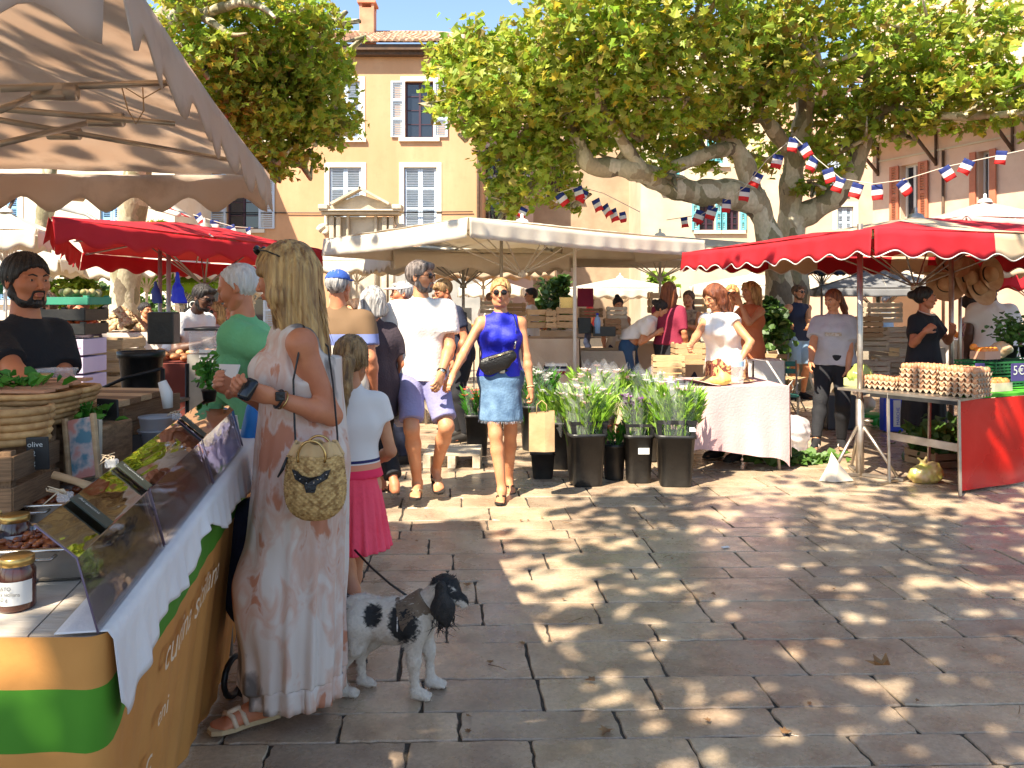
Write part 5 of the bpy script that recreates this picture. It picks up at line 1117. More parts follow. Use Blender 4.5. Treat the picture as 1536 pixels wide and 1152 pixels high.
# canopies behind, each of its own
G1 = 'off white parasols further into the market'
def back(label, px0, px1, pyt, Y, size, mat, drop=0.24, scal=0.06, peak=0.25, name='market_parasol', rot=15, group=None, seed=1, poles=True, z=None, pm=None, sag=.05):
 cx = P((px0 + px1) / 2, pyt, Y); zz = cx[2] if z is None else z; w = (px1 - px0) / FPX * Y / 2; Rm = rotz(R(rot)); cs = []
 f = w / (abs(math.cos(R(rot))) + abs(math.sin(R(rot))) * size)
 for sx, sy in ((-1, -1), (1, -1), (1, 1), (-1, 1)): cs.append(np.array((cx[0], cx[1], zz)) + Rm @ np.array((sx * f, sy * f * size, 0)))
 return canopy(name, label, cs, peak, mat, drop=drop, scal=scal, nsc=8, poles=[(cx[0], cx[1], zz + 0.1)] if poles else [], group=group, seed=seed, nu=12, polem=pm or M_POLEW, sag=sag)
back('off white scalloped parasol just behind the man in the white tee', 540, 850, 384, 11.5, 0.8, FB_WHITE, seed=11, rot=20, pm=M_POLEG)
back('pale flat parasol over the jewellery stall behind the florist', 800, 1180, 377, 12.5, 0.7, FB_WHITE, seed=12, scal=0.0, drop=0.18, rot=8)
back('small off white parasol at the left edge above the seller', -60, 76, 347, 10.0, 0.8, FB_WHITE, seed=13, rot=10)
back('off white parasol seen low under the red canopy', 110, 330, 398, 14.0, 0.8, FB_WHITE, seed=14, rot=-12, group=None)
back('off white parasol behind the old man in green', 270, 480, 400, 15.5, 0.8, FB_WHITE, seed=15, rot=14)
back('off white parasol low above the blue cap', 430, 640, 393, 16.5, 0.8, FB_WHITE, seed=16, rot=-8)
back('wide cream parasol low behind the couple', 620, 830, 402, 17.5, 0.8, FB_CREAM, seed=17, rot=12)
back('lime green parasol with scalloped edge at the far left stalls', 195, 352, 426, 15.0, 0.7, FB_GREEN, seed=18, rot=-6, drop=0.17)
back('off white parasol low at the far left behind the seller', -60, 120, 392, 13, 0.8, FB_WHITE, seed=19, rot=6, drop=0.2)
back('teal parasol at the left edge behind the seller', -90, 32, 418, 14, 0.8, FB_TEAL, seed=20, rot=0)
back('navy black parasol between plane trunk and egg seller', 1165, 1300, 392, 14.5, 0.8, FB_NAVY, seed=21, rot=10, pm=M_POLEG)
back('grey parasol low behind the egg seller', 1215, 1420, 432, 13.5, 0.8, FB_GREY, seed=22, rot=-14, drop=0.12, scal=0, peak=0.35, pm=M_POLEG)
back('pale pink and red parasol above the right hand stalls', 1385, 1570, 331, 10.5, 0.7, FB_PINK, seed=23, rot=12)
back('far red parasol at the right edge', 1455, 1640, 412, 13.0, 0.8, FB_RED, seed=24, rot=-5, pm=M_POLEG)
back('white parasol spread low over the middle stalls', 850, 1010, 432, 19.0, 0.8, FB_WHITE, seed=25, rot=9)
back('white sheeted parasol behind the woman in orange', 1030, 1230, 428, 18.0, 0.7, FB_WHITE, seed=26, rot=-10, scal=0)
back('far white parasol beyond the navy vest man', 1230, 1400, 412, 19.0, 0.8, FB_WHITE, seed=27, rot=7)
back('cream scalloped parasol right of the hat stall', 1400, 1536, 392, 12.0, 0.8, FB_CREAM, seed=28, rot=-12)
back('small off white parasol deep in the left aisle', 330, 430, 428, 20, 0.8, FB_WHITE, seed=29, rot=5)
back('small cream parasol deep in the middle aisle', 690, 790, 432, 21, 0.8, FB_WHITE, seed=30, rot=-7)

# shop awning on arms at the left
aw = thing('shop_awning', 'striped red and white shop awning on folding arms above the red canopy', 'awning', (*P(230, 0, 13)[:2], 2.8))
A0, A1, B0, B1 = P(165, 292, 14), P(268, 322, 12), P(225, 285, 15), P(292, 327, 12.3)
mb = MB(); mb.grid(lambda u, v: A0 * (1 - u) * (1 - v) + A1 * u * (1 - v) + B1 * u * v + B0 * (1 - u) * v, 8, 3, thick=0.01); mb.mi = [1 if (i % 3) == 1 else 0 for i in range(len(mb.f))]; mb.build('awning_cloth', [FB_WHITE, FB_RED], aw)
mb = MB(); mb.tube([A0, A1], 0.04, 8); mb.build('front_bar', M_POLEW, aw)
MB().tube([P(80, 310, 13.5), P(130, 322, 13.0), P(172, 348, 12.5)], 0.03, 6).build('arm', M_POLEG, aw)
aw = thing('shop_awning', 'brown folded awning cassette at the left edge over the blue window', 'awning', (*P(60, 0, 12)[:2], 3.0))
mb = MB(); mb.tube([P(-20, 283, 11.5), P(125, 296, 12.5)], 0.07, 8); mb.build('cassette', M('cassette', (0.34, 0.24, 0.16), rough=0.6), aw)
MB().tube([P(26, 288, 11.8), P(0, 340, 11.5), P(-20, 385, 11.4)], 0.022, 6).build('arm', M_DKW, aw); MB().tube([P(90, 296, 12.3), P(90, 312, 12.3)], 0.03, 6).build('arm', M_POLEG, aw)

# bunting: strings of small tricolour flags
M_FB = M('flag_blue', (0.015, 0.03, 0.16), rough=0.8, trans=0.25); M_FW = M('flag_white', (0.68, 0.66, 0.64), rough=0.8, trans=0.3); M_FRD = M('flag_red', (0.58, 0.02, 0.02), rough=0.8, trans=0.25)
M_CORD = M('bunting_cord', (0.5, 0.45, 0.38), rough=0.8)
def bunting(label, pts, flags, size=0.175):
 t = thing('bunting', label, 'bunting', pts[0]); mb = MB(); mb.tube(pts, 0.006, 5); mb.build('cord', M_CORD, t); r = np.random.default_rng(int(abs(pts[0][0]) * 100))
 for f_ in flags:
  px, py, Y = f_[:3]; s_ = size * (f_[3] if len(f_) > 3 else 1); c = P(px, py, Y); tilt = r.uniform(-0.7, 0.5); sw = r.uniform(-0.7, 0.7); mb = MB(); w, h = s_ * 0.8, s_ * 1.1
  Rm = rotz(sw) @ roty(tilt)
  mb.grid(lambda u, v: c + Rm @ np.array(((u - 0.5) * w, 0.03 * math.sin(3 * v + 4 * u) * v, -v * h)), 4, 6, thick=0.002)
  n = 24; sel = [0 if (i % 6) < 2 else 1 if (i % 6) < 4 else 2 for i in range(n)]; mb.mi = sel + sel + [0] * (len(mb.f) - 2 * n)
  mb.build('flag', [M_FB, M_FW, M_FRD], t)
L1 = [P(835, 290, 12), P(868, 280, 12), P(905, 290, 12), P(960, 318, 12)]
bunting('tricolour bunting dipping behind the white parasol', L1, [(838, 291, 12), (866, 280, 12), (877, 285, 12), (893, 299, 12), (906, 308, 12), (918, 314, 12), (787, 312, 12, .8), (933, 318, 12, .8)])
L2 = [P(1000, 330, 12.5), P(1052, 322, 12), P(1086, 303, 11.6), P(1118, 280, 11.2), P(1150, 240, 11), P(1192, 205, 10.8)]
bunting('tricolour bunting climbing from the white parasol to the plane tree', L2, [(1026, 326, 12.2, .8), (1042, 324, 12.2, .8), (1052, 316, 12), (1070, 310, 11.8), (1090, 299, 11.6), (1118, 281, 11.3), (1139, 260, 11.1), (1168, 232, 11)])
L3 = [P(1192, 205, 10.8), P(1225, 238, 10.6), P(1262, 268, 10.4), P(1310, 276, 10.2), P(1355, 270, 10), P(1420, 250, 9.6), P(1560, 220, 9)]
bunting('tricolour bunting from the plane tree across to the shuttered house', L3, [(1191, 207, 10.8), (1203, 217, 10.7), (1222, 237, 10.6), (1241, 253, 10.5), (1262, 266, 10.4), (1288, 275, 10.3), (1315, 277, 10.2), (1350, 272, 10), (1415, 251, 9.6, .9), (1455, 240, 9.4, .9), (1503, 226, 9.2, .8)])
L4 = [P(290, 322, 12), P(322, 332, 12), P(350, 340, 12), P(380, 342, 12)]
bunting('short bunting above the red canopy', L4, [(296, 321, 12), (322, 330, 12), (345, 338, 12), (372, 341, 12)], 0.16)
# ------------------------------------------------------------------ the people
def at(px, Y): return (px - 768) / FPX * Y, Y
def Htop(py, Y): return EYE + (HOR - py) * Y / FPX
C_BLACK = cloth('black', (0.010, 0.010, 0.013), (0.018, 0.018, 0.022)); C_WHITE = cloth('white', (0.72, 0.66, 0.62), (0.78, 0.73, 0.70)); C_GREY = cloth('grey', (0.40, 0.38, 0.40), (0.48, 0.46, 0.48))
C_DENIM = cloth('denim', (0.06, 0.12, 0.22), (0.16, 0.27, 0.42), scale=9); C_JEANS = cloth('jeans', (0.015, 0.045, 0.11), (0.03, 0.08, 0.17)); C_ROYAL = cloth('royal', (0.012, 0.015, 0.42), (0.016, 0.022, 0.52), rough=0.6)
C_LAV = cloth('lavender', (0.20, 0.19, 0.36), (0.26, 0.25, 0.44)); C_MINT = cloth('mint', (0.14, 0.42, 0.19), (0.18, 0.50, 0.24)); C_BURG = cloth('burgundy', (0.20, 0.012, 0.04), (0.25, 0.02, 0.05))
C_ORANGE = cloth('orange', (0.48, 0.13, 0.05), (0.55, 0.17, 0.07)); C_NAVY = cloth('navy', (0.012, 0.016, 0.04), (0.02, 0.026, 0.055)); C_PLUM = cloth('plum', (0.035, 0.022, 0.032), (0.05, 0.035, 0.045))
C_PINK = cloth('pink', (0.88, 0.06, 0.11), (0.92, 0.09, 0.15)); C_LBLUE = cloth('lightblue', (0.24, 0.38, 0.55), (0.32, 0.46, 0.62)); C_REDT = cloth('redtee', (0.42, 0.03, 0.04), (0.5, 0.04, 0.05)); C_ROSE = cloth('rose', (0.62, 0.38, 0.36), (0.72, 0.50, 0.46))
C_KHAKI = cloth('khaki', (0.26, 0.18, 0.10), (0.34, 0.25, 0.15)); C_SAND = cloth('sand', (0.5, 0.38, 0.26), (0.58, 0.46, 0.34)); C_PURP = cloth('purple', (0.10, 0.05, 0.22), (0.14, 0.08, 0.28))
C_FLORAL = cloth('floral', (0.12, 0.03, 0.02), (0.50, 0.30, 0.12), scale=26, thr=(0.48, 0.54), c3=(0.30, 0.06, 0.04)); C_SCARF = cloth('scarf', (0.03, 0.008, 0.012), (0.6, 0.55, 0.5), scale=20, thr=(0.57, 0.60))
M_RUB = M('rubber_dark', (0.018, 0.014, 0.012), rough=0.7); M_LEATH = M('leather_black', (0.012, 0.011, 0.011), rough=0.35, bump=0.3, bscale=80); M_TANL = M('leather_tan', (0.50, 0.36, 0.20), rough=0.5)
M_GOLD = M('brass', (0.55, 0.36, 0.14), rough=0.25, metal=1.0); M_STEELW = M('watch_steel', (0.5, 0.47, 0.42), rough=0.25, metal=1.0); M_SOLEW = M('sole_white', (0.62, 0.55, 0.5), rough=0.6)
def tiedye():
 m = bpy.data.materials.new('tie_dye'); m.use_nodes = True; N = m.node_tree.nodes; L = m.node_tree.links; b = N['Principled BSDF']; b.inputs['Roughness'].default_value = 0.85
 tc = N.new('ShaderNodeTexCoord'); mp = N.new('ShaderNodeMapping'); mp.inputs['Scale'].default_value = (1.5, 1.5, 0.7); L.new(tc.outputs['Object'], mp.inputs[0])
 n0 = N.new('ShaderNodeTexNoise'); n0.inputs['Scale'].default_value = 3; n0.inputs['Detail'].default_value = 3; L.new(mp.outputs[0], n0.inputs['Vector'])
 mx = N.new('ShaderNodeMix'); mx.data_type = 'RGBA'; mx.inputs[0].default_value = 0.35; L.new(mp.outputs[0], mx.inputs[6]); L.new(n0.outputs[1], mx.inputs[7])
 v = N.new('ShaderNodeTexVoronoi'); v.inputs['Scale'].default_value = 3.2; L.new(mx.outputs[2], v.inputs['Vector'])
 n1 = N.new('ShaderNodeTexNoise'); n1.inputs['Scale'].default_value = 9; n1.inputs['Detail'].default_value = 6; n1.inputs['Distortion'].default_value = 0.8; L.new(mp.outputs[0], n1.inputs['Vector'])
 ma = N.new('ShaderNodeMath'); ma.operation = 'MULTIPLY_ADD'; L.new(n1.outputs[0], ma.inputs[0]); ma.inputs[1].default_value = 0.85; L.new(v.outputs['Distance'], ma.inputs[2])
 cr = N.new('ShaderNodeValToRGB'); e = cr.color_ramp.elements; e[0].position = 0.10; e[0].color = (0.17, 0.145, 0.13, 1); e[1].position = 1.0; e[1].color = (0.58, 0.24, 0.14, 1)
 for p_, c_ in ((0.26, (0.36, 0.30, 0.27)), (0.38, (0.72, 0.62, 0.55)), (0.66, (0.74, 0.63, 0.56)), (0.82, (0.68, 0.44, 0.34)), (0.92, (0.70, 0.52, 0.44))): e.new(p_).color = (*c_, 1)
 mrr = N.new('ShaderNodeMapRange'); mrr.inputs['From Min'].default_value = 0.50; mrr.inputs['From Max'].default_value = 1.22; L.new(ma.outputs[0], mrr.inputs[0]); L.new(mrr.outputs[0], cr.inputs[0]); L.new(cr.outputs[0], b.inputs['Base Color'])
 tr = N.new('ShaderNodeBsdfTranslucent'); L.new(cr.outputs[0], tr.inputs[0]); ms = N.new('ShaderNodeMixShader'); ms.inputs[0].default_value = 0.15; L.new(b.outputs[0], ms.inputs[1]); L.new(tr.outputs[0], ms.inputs[2]); L.new(ms.outputs[0], N['Material Output'].inputs[0])
 return m
C_TIE = tiedye()
def bands(name, stops, axis='Z'):
 """cloth woven in horizontal bands, heights in the wearer's own frame"""
 m = bpy.data.materials.new(name); m.use_nodes = True; N = m.node_tree.nodes; L = m.node_tree.links; b = N['Principled BSDF']; b.inputs['Roughness'].default_value = 0.85
 tc = N.new('ShaderNodeTexCoord'); sx = N.new('ShaderNodeSeparateXYZ'); L.new(tc.outputs['Object'], sx.inputs[0]); mr = N.new('ShaderNodeMapRange'); mr.inputs['From Max'].default_value = 2.0; L.new(sx.outputs[axis], mr.inputs[0])
 cr = N.new('ShaderNodeValToRGB'); cr.color_ramp.interpolation = 'CONSTANT'; e = cr.color_ramp.elements; e[0].position = 0; e[0].color = (*stops[0][1], 1); e[1].position = stops[1][0] / 2; e[1].color = (*stops[1][1], 1)
 for z, c in stops[2:]: e.new(z / 2).color = (*c, 1)
 L.new(mr.outputs[0], cr.inputs[0]); L.new(cr.outputs[0], b.inputs['Base Color']); return m

# --- seller in black behind the deli counter
x, y = at(38, 3.45)
p = Person('bearded young seller in black tee with a small tricolour chest patch behind the deli counter', x, y, 76, H=1.685, sex='m', skin_='red', yaw=-14, sh=0.165, pitch=2, armL=('px', 128, 606, 3.3), armR=('px', 72, 614, 3.0), elR=(-0.5, 0.6, -0.6), vox=0.008, girth=1.02, feet=False, palmR=(0, 0, -1), curl=(0.4, 0.5))
p.bottoms(C_BLACK, 2.0)
p.top(C_BLACK, e=0.016, sleeve=0.72, hem=0.86, neck=0.078, v=0.012, amp=0.006)
p.face(brow='black', browr=0.0042, beard='black')
p.slick = True; p.hair('short', 'black', vol=0.006, strands=0)
M_FLGG = M('flag_green_print', (0.02, 0.25, 0.06)); M_FLGW = M('print_white', (0.7, 0.68, 0.64)); M_FLGR = M('print_red', (0.6, 0.02, 0.02))
j = p.J['shR'] * 0.55 + p.J['elR'] * 0.45; 
for i, m_ in enumerate((M_FLGG, M_FLGW, M_FLGR)):
 p.patch('flag_patch', m_, -0.028 - 0.016 * i, 1.27, 0.016, 0.045, nu=3, ax=0)
p.patch('chest_print', M_FLGW, -0.105, 1.26, 0.022, 0.05, ax=0)
p.patch('chest_print', M_FLGW, -0.105, 1.215, 0.035, 0.012, ax=0)

# --- woman in the long tie-dyed dress
x, y = at(455, 2.98)
p = Person('blonde woman in sleeveless tie-dyed maxi dress paying at the deli counter', x, y, -64, H=1.69, sex='f', skin_='red', yaw=-34, pitch=10, lean=5, twist=0,
           armL=('px', 404, 594, 2.72), armR=('px', 352, 584, 2.95), elL=(0.1, 0.25, -1.0), elR=(-0.4, 0.3, -0.8), footL=('px', 395, 1046, 2.90), footR=('px', 470, 1030, 3.12), vox=0.0065, curl=(0.75, 0.9), palmL=(-0.6, 0.0, 0.5), palmR=(0.6, 0, 0.3), kneeL=(0.1, -1, 0), girth=1.0)
d = SD(0.0068); p.torso(d, 0.016); lfoot = p.J['anL']; mid = (p.J['anL'] + p.J['anR']) / 2
p.cone(d, [(1.34, 0.135, 0.145, 0, 0), (1.05, 0.150, 0.165, 0, -0.005), (0.85, 0.165, 0.172, 0, mid[1] * 0.2), (0.5, 0.175, 0.175, 0, mid[1] * 0.5), (0.165, 0.185, 0.180, 0, mid[1] * 0.75)], n=15, amp=0.06, k=0.05)
p.leg(d, 'L', 0.008, 1.9, k=0.12); p.leg(d, 'R', 0.008, 1.9, k=0.12)
d.ell(p.J['neck'] + np.array((0, -0.03, 0.05)), (0.085, 0.095, 0.06), k=0.006, op=-1)
for n, g in (('L', 1), ('R', -1)): d.ell(p.J['sh' + n] + np.array((0.045 * g, -0.0, -0.03)), (0.062, 0.075, 0.115), k=0.01, op=-1)
p.garment('dress', d, C_TIE, 0.006, 9, aniso=(1, 1, 0.45))
hem = MB()
def hemf(u, v):
 a = 2 * math.pi * u; z = 0.17 - 0.085 * v; q = 1 + 0.06 * math.sin(15 * a) + 0.02 * math.sin(37 * a) * v; return (0.181 * q * math.cos(a), mid[1] * 0.75 + 0.177 * q * math.sin(a), z)
hem.grid(hemf, 150, 4, thick=0.002); hem.build('hem_flounce', C_TIE, p.root, local=True)
p.hair('long', 'blonde', vol=0.012, strands=420, seed=4); p.face(eyes=True, lips=True, brow='brown')
mb = MB()
for g in (1, -1): mb.ball((0.03 * g, -0.078, 0.116), (0.026, 0.012, 0.019), 12, 7); mb.tube([(0.055 * g, -0.072, 0.116), (0.088 * g, -0.02, 0.10), (0.092 * g, 0.03, 0.07)], 0.003, 5)
p.hobj('sunglasses', mb, DARKG)
p.shoes(M_TANL, M_TANL, 'sandal', M('strap_cream', (0.62, 0.46, 0.32), rough=0.5))
w = p.J['wrL']; ed = nrm(w - p.J['elL']); b0 = w - ed * 0.035
def ringmb(c, ax, r, tr, n=18): 
 ax = nrm(ax); a = nrm(np.cross(ax, (0.3, 0.2, 1))); b = np.cross(ax, a); return MB().tube([c + r * (math.cos(t) * a + math.sin(t) * b) for t in np.linspace(0, 2 * math.pi, n)], tr, 6)
ringmb(b0, ed, 0.031, 0.005).build('bracelet', M_LEATH, p.root, local=True); ringmb(b0 - ed * 0.014, ed + np.array((0.1, 0, 0.1)), 0.032, 0.003).build('bracelet', M_GOLD, p.root, local=True)
mb = MB().rbox(b0 + np.array((0.03, 0, 0.012)), (0.012, 0.032, 0.032), 0.004); mb.build('watch', M_LEATH, p.root, local=True)
WOM = p
# what she holds: dark phone / purse
c = P(372, 584, 2.66); tag(MB().rbox(c, (0.045, 0.03, 0.075), 0.012, rot=roty(0.4) @ rotx(-0.4), smooth=True).build('purse', M('purse_black', (0.012, 0.012, 0.014), rough=0.12)), 'glossy black coin purse held by the woman in the tie-dyed dress', 'purse')
# straw basket on its cord
def basket():
 m = bpy.data.materials.new('straw_weave'); m.use_nodes = True; N = m.node_tree.nodes; L = m.node_tree.links; b = N['Principled BSDF']; b.inputs['Roughness'].default_value = 0.8
 tc = N.new('ShaderNodeTexCoord'); n = N.new('ShaderNodeTexNoise'); n.inputs['Scale'].default_value = 60; L.new(tc.outputs['Object'], n.inputs['Vector']); cr = N.new('ShaderNodeValToRGB'); e = cr.color_ramp.elements
 e[0].position = 0.35; e[0].color = (0.30, 0.16, 0.05, 1); e[1].position = 0.65; e[1].color = (0.66, 0.42, 0.16, 1); L.new(n.outputs[0], cr.inputs[0]); L.new(cr.outputs[0], b.inputs['Base Color']); return m
M_STRAW = basket()
bc = P(473, 722, 2.70); bt = thing('basket_bag', 'round straw basket bag with brass ring handle and black studded leather tab', 'bag', bc - np.array((0, 0, 0.13)))
def bprof(z): return 0.088 * (1 - (max(0, -z) / 0.13) ** 3.2) ** 0.5 if z < 0 else 0.088 - 0.10 * z
mb = MB(); n_r, n_c = 26, 52                          # woven body: each ring of straw bulges over and under the stakes
def weave(u, v):
 z = -0.125 + 0.215 * v; r = max(bprof(z), 0.004); a = 2 * math.pi * u; k = int(v * n_r); wv = 0.0028 * math.cos(26 * a + math.pi * k) + 0.0022 * abs(math.sin(math.pi * v * n_r)); return bc + np.array(((r + wv) * math.cos(a) * 1.12, (r + wv) * math.sin(a) * 0.72, z))
mb.grid(weave, 156, n_r * 3, thick=0.004); mb.build('basket_body', M_STRAW, bt)
mb = MB(); mb.grid(lambda u, v: bc + np.array(((0.082 - 0.022 * v + 0.006 * math.sin(u * 60)) * math.cos(2 * math.pi * u) * 1.1, (0.082 - 0.04 * v + 0.006 * math.sin(u * 60)) * math.sin(2 * math.pi * u) * 0.7, 0.085 + 0.045 * v + 0.006 * math.sin(u * 30))), 90, 4, thick=0.002); mb.build('lining', M('lining_linen', (0.58, 0.36, 0.16), (0.66, 0.44, 0.22), scale=6, rough=0.85), bt)
for dy in (-0.052, 0.05):
 pts = [bc + np.array((0.045 * math.cos(t), dy, 0.090 + 0.052 * math.sin(t))) for t in np.linspace(-0.35, math.pi + 0.35, 20)]; MB().tube(pts, 0.0042, 8).build('handle', M_GOLD, bt)
mb = MB(); arc = [(-0.06, 0.055), (-0.045, 0.03), (0, 0.022), (0.045, 0.03), (0.06, 0.055), (0.035, 0.048), (0.012, 0.040), (0.012, 0.012), (0.0, 0.002), (-0.012, 0.012), (-0.012, 0.040), (-0.035, 0.048)]
arc = [(-0.062, 0.060), (-0.052, 0.030), (-0.020, 0.012), (-0.014, -0.012), (0.014, -0.012), (0.020, 0.012), (0.052, 0.030), (0.062, 0.060), (0.045, 0.055), (0.03, 0.042), (0, 0.036), (-0.03, 0.042), (-0.045, 0.055)]
mb.prism([bc + np.array((a, -0.072 + abs(a) * 0.25, b - 0.01)) for a, b in arc], (0, 0.012, 0)); lt = mb.build('leather_tab', M_LEATH, bt)
mb = MB()
for a, b in ((-0.05, 0.045), (-0.033, 0.032), (-0.012, 0.02), (0.012, 0.02), (0.033, 0.032), (0.05, 0.045)): mb.ball(bc + np.array((a, -0.074 + abs(a) * 0.25, b - 0.01)), 0.0028, 6, 4)
o = mb.build('stud', M_STEELW, None); o.parent = lt; o.data.transform(Matrix.Translation(-Vector(bt['_o'])))
so = rotz(WOM.rot) @ (WOM.J['shL'] * 0.8 + WOM.J['shR'] * 0.2 + np.array((0, 0.01, 0.075))) * WOM.k + (WOM.x, WOM.y, 0); mb = MB(); mb.tube([bc + (-0.06, -0.01, 0.09), P(442, 640, 2.76), P(440, 570, 2.78), P(450, 520, 2.78), so * 0.5 + P(462, 500, 2.80) * 0.5, so], 0.0035, 6); mb.build('strap', M_LEATH, bt)
mb = MB(); mb.tube([bc + (0.075, 0.0, 0.09), P(506, 650, 2.78), P(500, 580, 2.84), P(492, 520, 2.92), so], 0.0035, 6); mb.build('strap', M_LEATH, bt)
MB().tube([bc + (-0.085, -0.03, 0.085), bc + (-0.10, -0.03, 0.045), bc + (-0.115, -0.03, 0.02)], [0.004, 0.006, 0.003], 6).build('tassel', M_LEATH, bt)

# --- girl
x, y = at(527, 3.45)
G_BAND = bands('girl_dress_bands', [(0, (0.85, 0.03, 0.10)), (1.045, (0.75, 0.28, 0.16)), (1.075, (0.72, 0.64, 0.6)), (1.082, (0.02, 0.02, 0.10)), (1.10, (0.72, 0.66, 0.63))])
p = Person('girl with long blond ponytail in white top and pink pleated skirt', x, y, -158, H=1.33, sex='f', skin_='tan', yaw=-18, pitch=6, vox=0.008, girth=0.90, sh=0.150, armL=(0.22, -0.05, 0.98), armR=(-0.16, -0.20, 1.02), footL=('px', 540, 968, 3.42), footR=('px', 514, 955, 3.62))
p.top(G_BAND, e=0.014, sleeve=0.38, hem=1.00, neck=0.06, loose=0.004, amp=0.003)
d = SD(0.0075); p.cone(d, [(1.06, 0.125, 0.105, 0, 0), (0.92, 0.165, 0.14, 0, 0), (0.60, 0.215, 0.185, 0, 0)], n=22, amp=0.055); p.garment('skirt', d, C_PINK, 0.002, 3)
p.hair('pony', 'dirty', vol=0.004, strands=120, seed=6); p.face(brow=None)
mb = MB()
for i in range(7): mb.ball((0.026 * math.cos(i * 0.9), 0.128 + 0.014 * math.sin(i * 0.9), -0.022), 0.008, 7, 5)
p.hobj('hair_tie', mb, M('hair_tie', (0.05, 0.03, 0.03), rough=0.3)); p.shoes(M_RUB, M_RUB, 'flip', M_RUB)

# --- man in mint green
x, y = at(384, 3.95)
p = Person('white haired old man in mint green tee looking down at the stall', x, y, -88, H=1.67, skin_='red', lean=7, pitch=24, vox=0.0085, belly=0.07, girth=1.12, armL=('px', 395, 598, 3.75), armR=('px', 340, 560, 4.05), elL=(0.2, 0.9, -0.2), feet=True)
p.bottoms(C_KHAKI, 1.2, e=0.02); p.top(C_MINT, e=0.018, sleeve=0.70, hem=0.84, amp=0.006, loose=0.02, neck=0.07); p.hair('thin', 'white', vol=0.004, seed=2); p.face(brow='white'); p.shoes(M_RUB, M_RUB, 'flip', M_RUB)
# --- blue cap man
x, y = at(507, 5.7)
B_ST = bands('striped_tee', [(0, (0.62, 0.55, 0.48)), (1.22, (0.16, 0.20, 0.44)), (1.30, (0.15, 0.085, 0.04))])
p = Person('man with blue cap and brown blue and white banded tee, seen from behind', x, y, 176, H=1.70, skin_='red', belly=0.03, girth=1.15, yaw=-10); p.bottoms(C_KHAKI, 1.3, e=0.02); p.top(B_ST, sleeve=0.7, hem=0.82, e=0.02, amp=0.005); p.hair('short', 'grey'); p.capm(cloth('cap_blue', (0.02, 0.06, 0.30), (0.03, 0.09, 0.38))); p.shoes(M_RUB)
MB().tube([p.J['shL'] + (-0.07, 0.06, 0.07), p.J['chest'] + (0.0, 0.13, 0), p.J['waist'] + (-0.12, 0.11, -0.03)], 0.012, 6, flat=0.4).build('bag_strap', C_NAVY, p.root, local=True)
# --- grey-haired woman in dark top
x, y = at(560, 6.05)
p = Person('woman with streaked grey bob in loose dark top and wide black trousers', x, y, -150, H=1.585, sex='f', skin_='red', yaw=-22, pitch=8, girth=1.1, footR=('px', 592, 726, 5.9), footL=('px', 572, 722, 6.25), armL=(0.26, -0.12, 0.95)); p.bottoms(C_BLACK, 1.85, e=0.018, er=0.035)
p.top(C_PLUM, e=0.022, sleeve=0.75, hem=0.70, loose=0.04, amp=0.007); p.hair('bob', 'grey', vol=0.010, strands=60, seed=3); p.face(brow=None, glasses='g'); p.shoes(M_RUB, M_RUB, 'flip', M_RUB)
# --- man in white tee and lavender shorts
x, y = at(631, 6.2)
p = Person('bearded man in white tee and lavender shorts holding hands with the woman in blue', x, y, 8, H=1.785, skin_='tan', yaw=62, pitch=0, armL=('px', 662, 560, 5.98), armR=('px', 600, 566, 6.15), elL=(0.6, 0.6, -0.2), elR=(-0.7, 0.5, 0), footR=('px', 626, 723, 6.1), footL=('px', 654, 703, 6.25), pitchL=-22, vox=0.0095, curl=(0.7, 0.9), girth=1.04, palmR=(0.5, 0.4, 0), palmL=(-0.4, 0.5, 0), kneeL=(0.35, -1, 0))
p.bottoms(C_LAV, 0.86, e=0.016, er=0.026, top=1.06, amp=0.006); p.top(C_WHITE, e=0.020, sleeve=0.66, hem=0.875, loose=0.018, amp=0.008, neck=0.08); p.hair('short', 'salt', vol=0.004, strands=30); p.face(brow='salt', glasses='sun', beard='salt', lips=True); p.shoes(M_RUB, M_RUB, 'flip', M('strap_sand', (0.42, 0.30, 0.18)))
w = p.J['wrL']; ed = nrm(w - p.J['elL']); ringmb(w - ed * 0.02, ed, 0.031, 0.006).build('watch_strap', M_LEATH, p.root, local=True); MB().ball(w - ed * 0.02 + (0.0, -0.031, 0.0), (0.018, 0.008, 0.018), 12, 6).build('watch', M_STEELW, p.root, local=True)
# --- woman in royal blue
x, y = at(751, 6.3)
p = Person('woman in royal blue tank, denim skirt and sunglasses carrying a brown paper bag', x, y, 2, H=1.655, sex='f', skin_='tan', yaw=-4, armR=('px', 676, 568, 6.02), armL=('px', 797, 588, 6.2), elR=(-0.8, 0.3, -0.5), elL=(0.6, 0.6, 0), footR=('px', 753, 736, 6.12), footL=('px', 763, 722, 6.5), kneeR=(0, -1, 0), vox=0.0095, curl=(0.9, 0.6), pitchL=-8, palmR=(0.3, 0.6, 0), palmL=(-1, 0.2, 0), hdirL=(0.15, 0, -1))
p.skirt(C_DENIM, 0.615, z0=1.03, r0=0.112, r1=0.158, n=9, amp=0.012, wr=0.004)
mb = MB(); r = np.random.default_rng(2)
for i in range(120):
 a = 2 * math.pi * i / 120; c0 = np.array((0.178 * math.cos(a), 0.155 * math.sin(a), 0.62)); mb.tube([c0, c0 + (r.normal() * 0.006, r.normal() * 0.006, -0.022)], [0.002, 0.0008], 3, caps=False)
mb.build('fringe', M('denim_fray', (0.42, 0.5, 0.6)), p.root, local=True)
p.top(C_ROYAL, e=0.012, sleeve=0, hem=0.97, neck=0.085, straps=True, loose=0.004, amp=0.006, name='tank_top'); p.hair('bun', 'blonde', vol=0.004); p.face(brow='brown', glasses='sun'); p.shoes(M_RUB, M_RUB, 'flip', M_RUB)
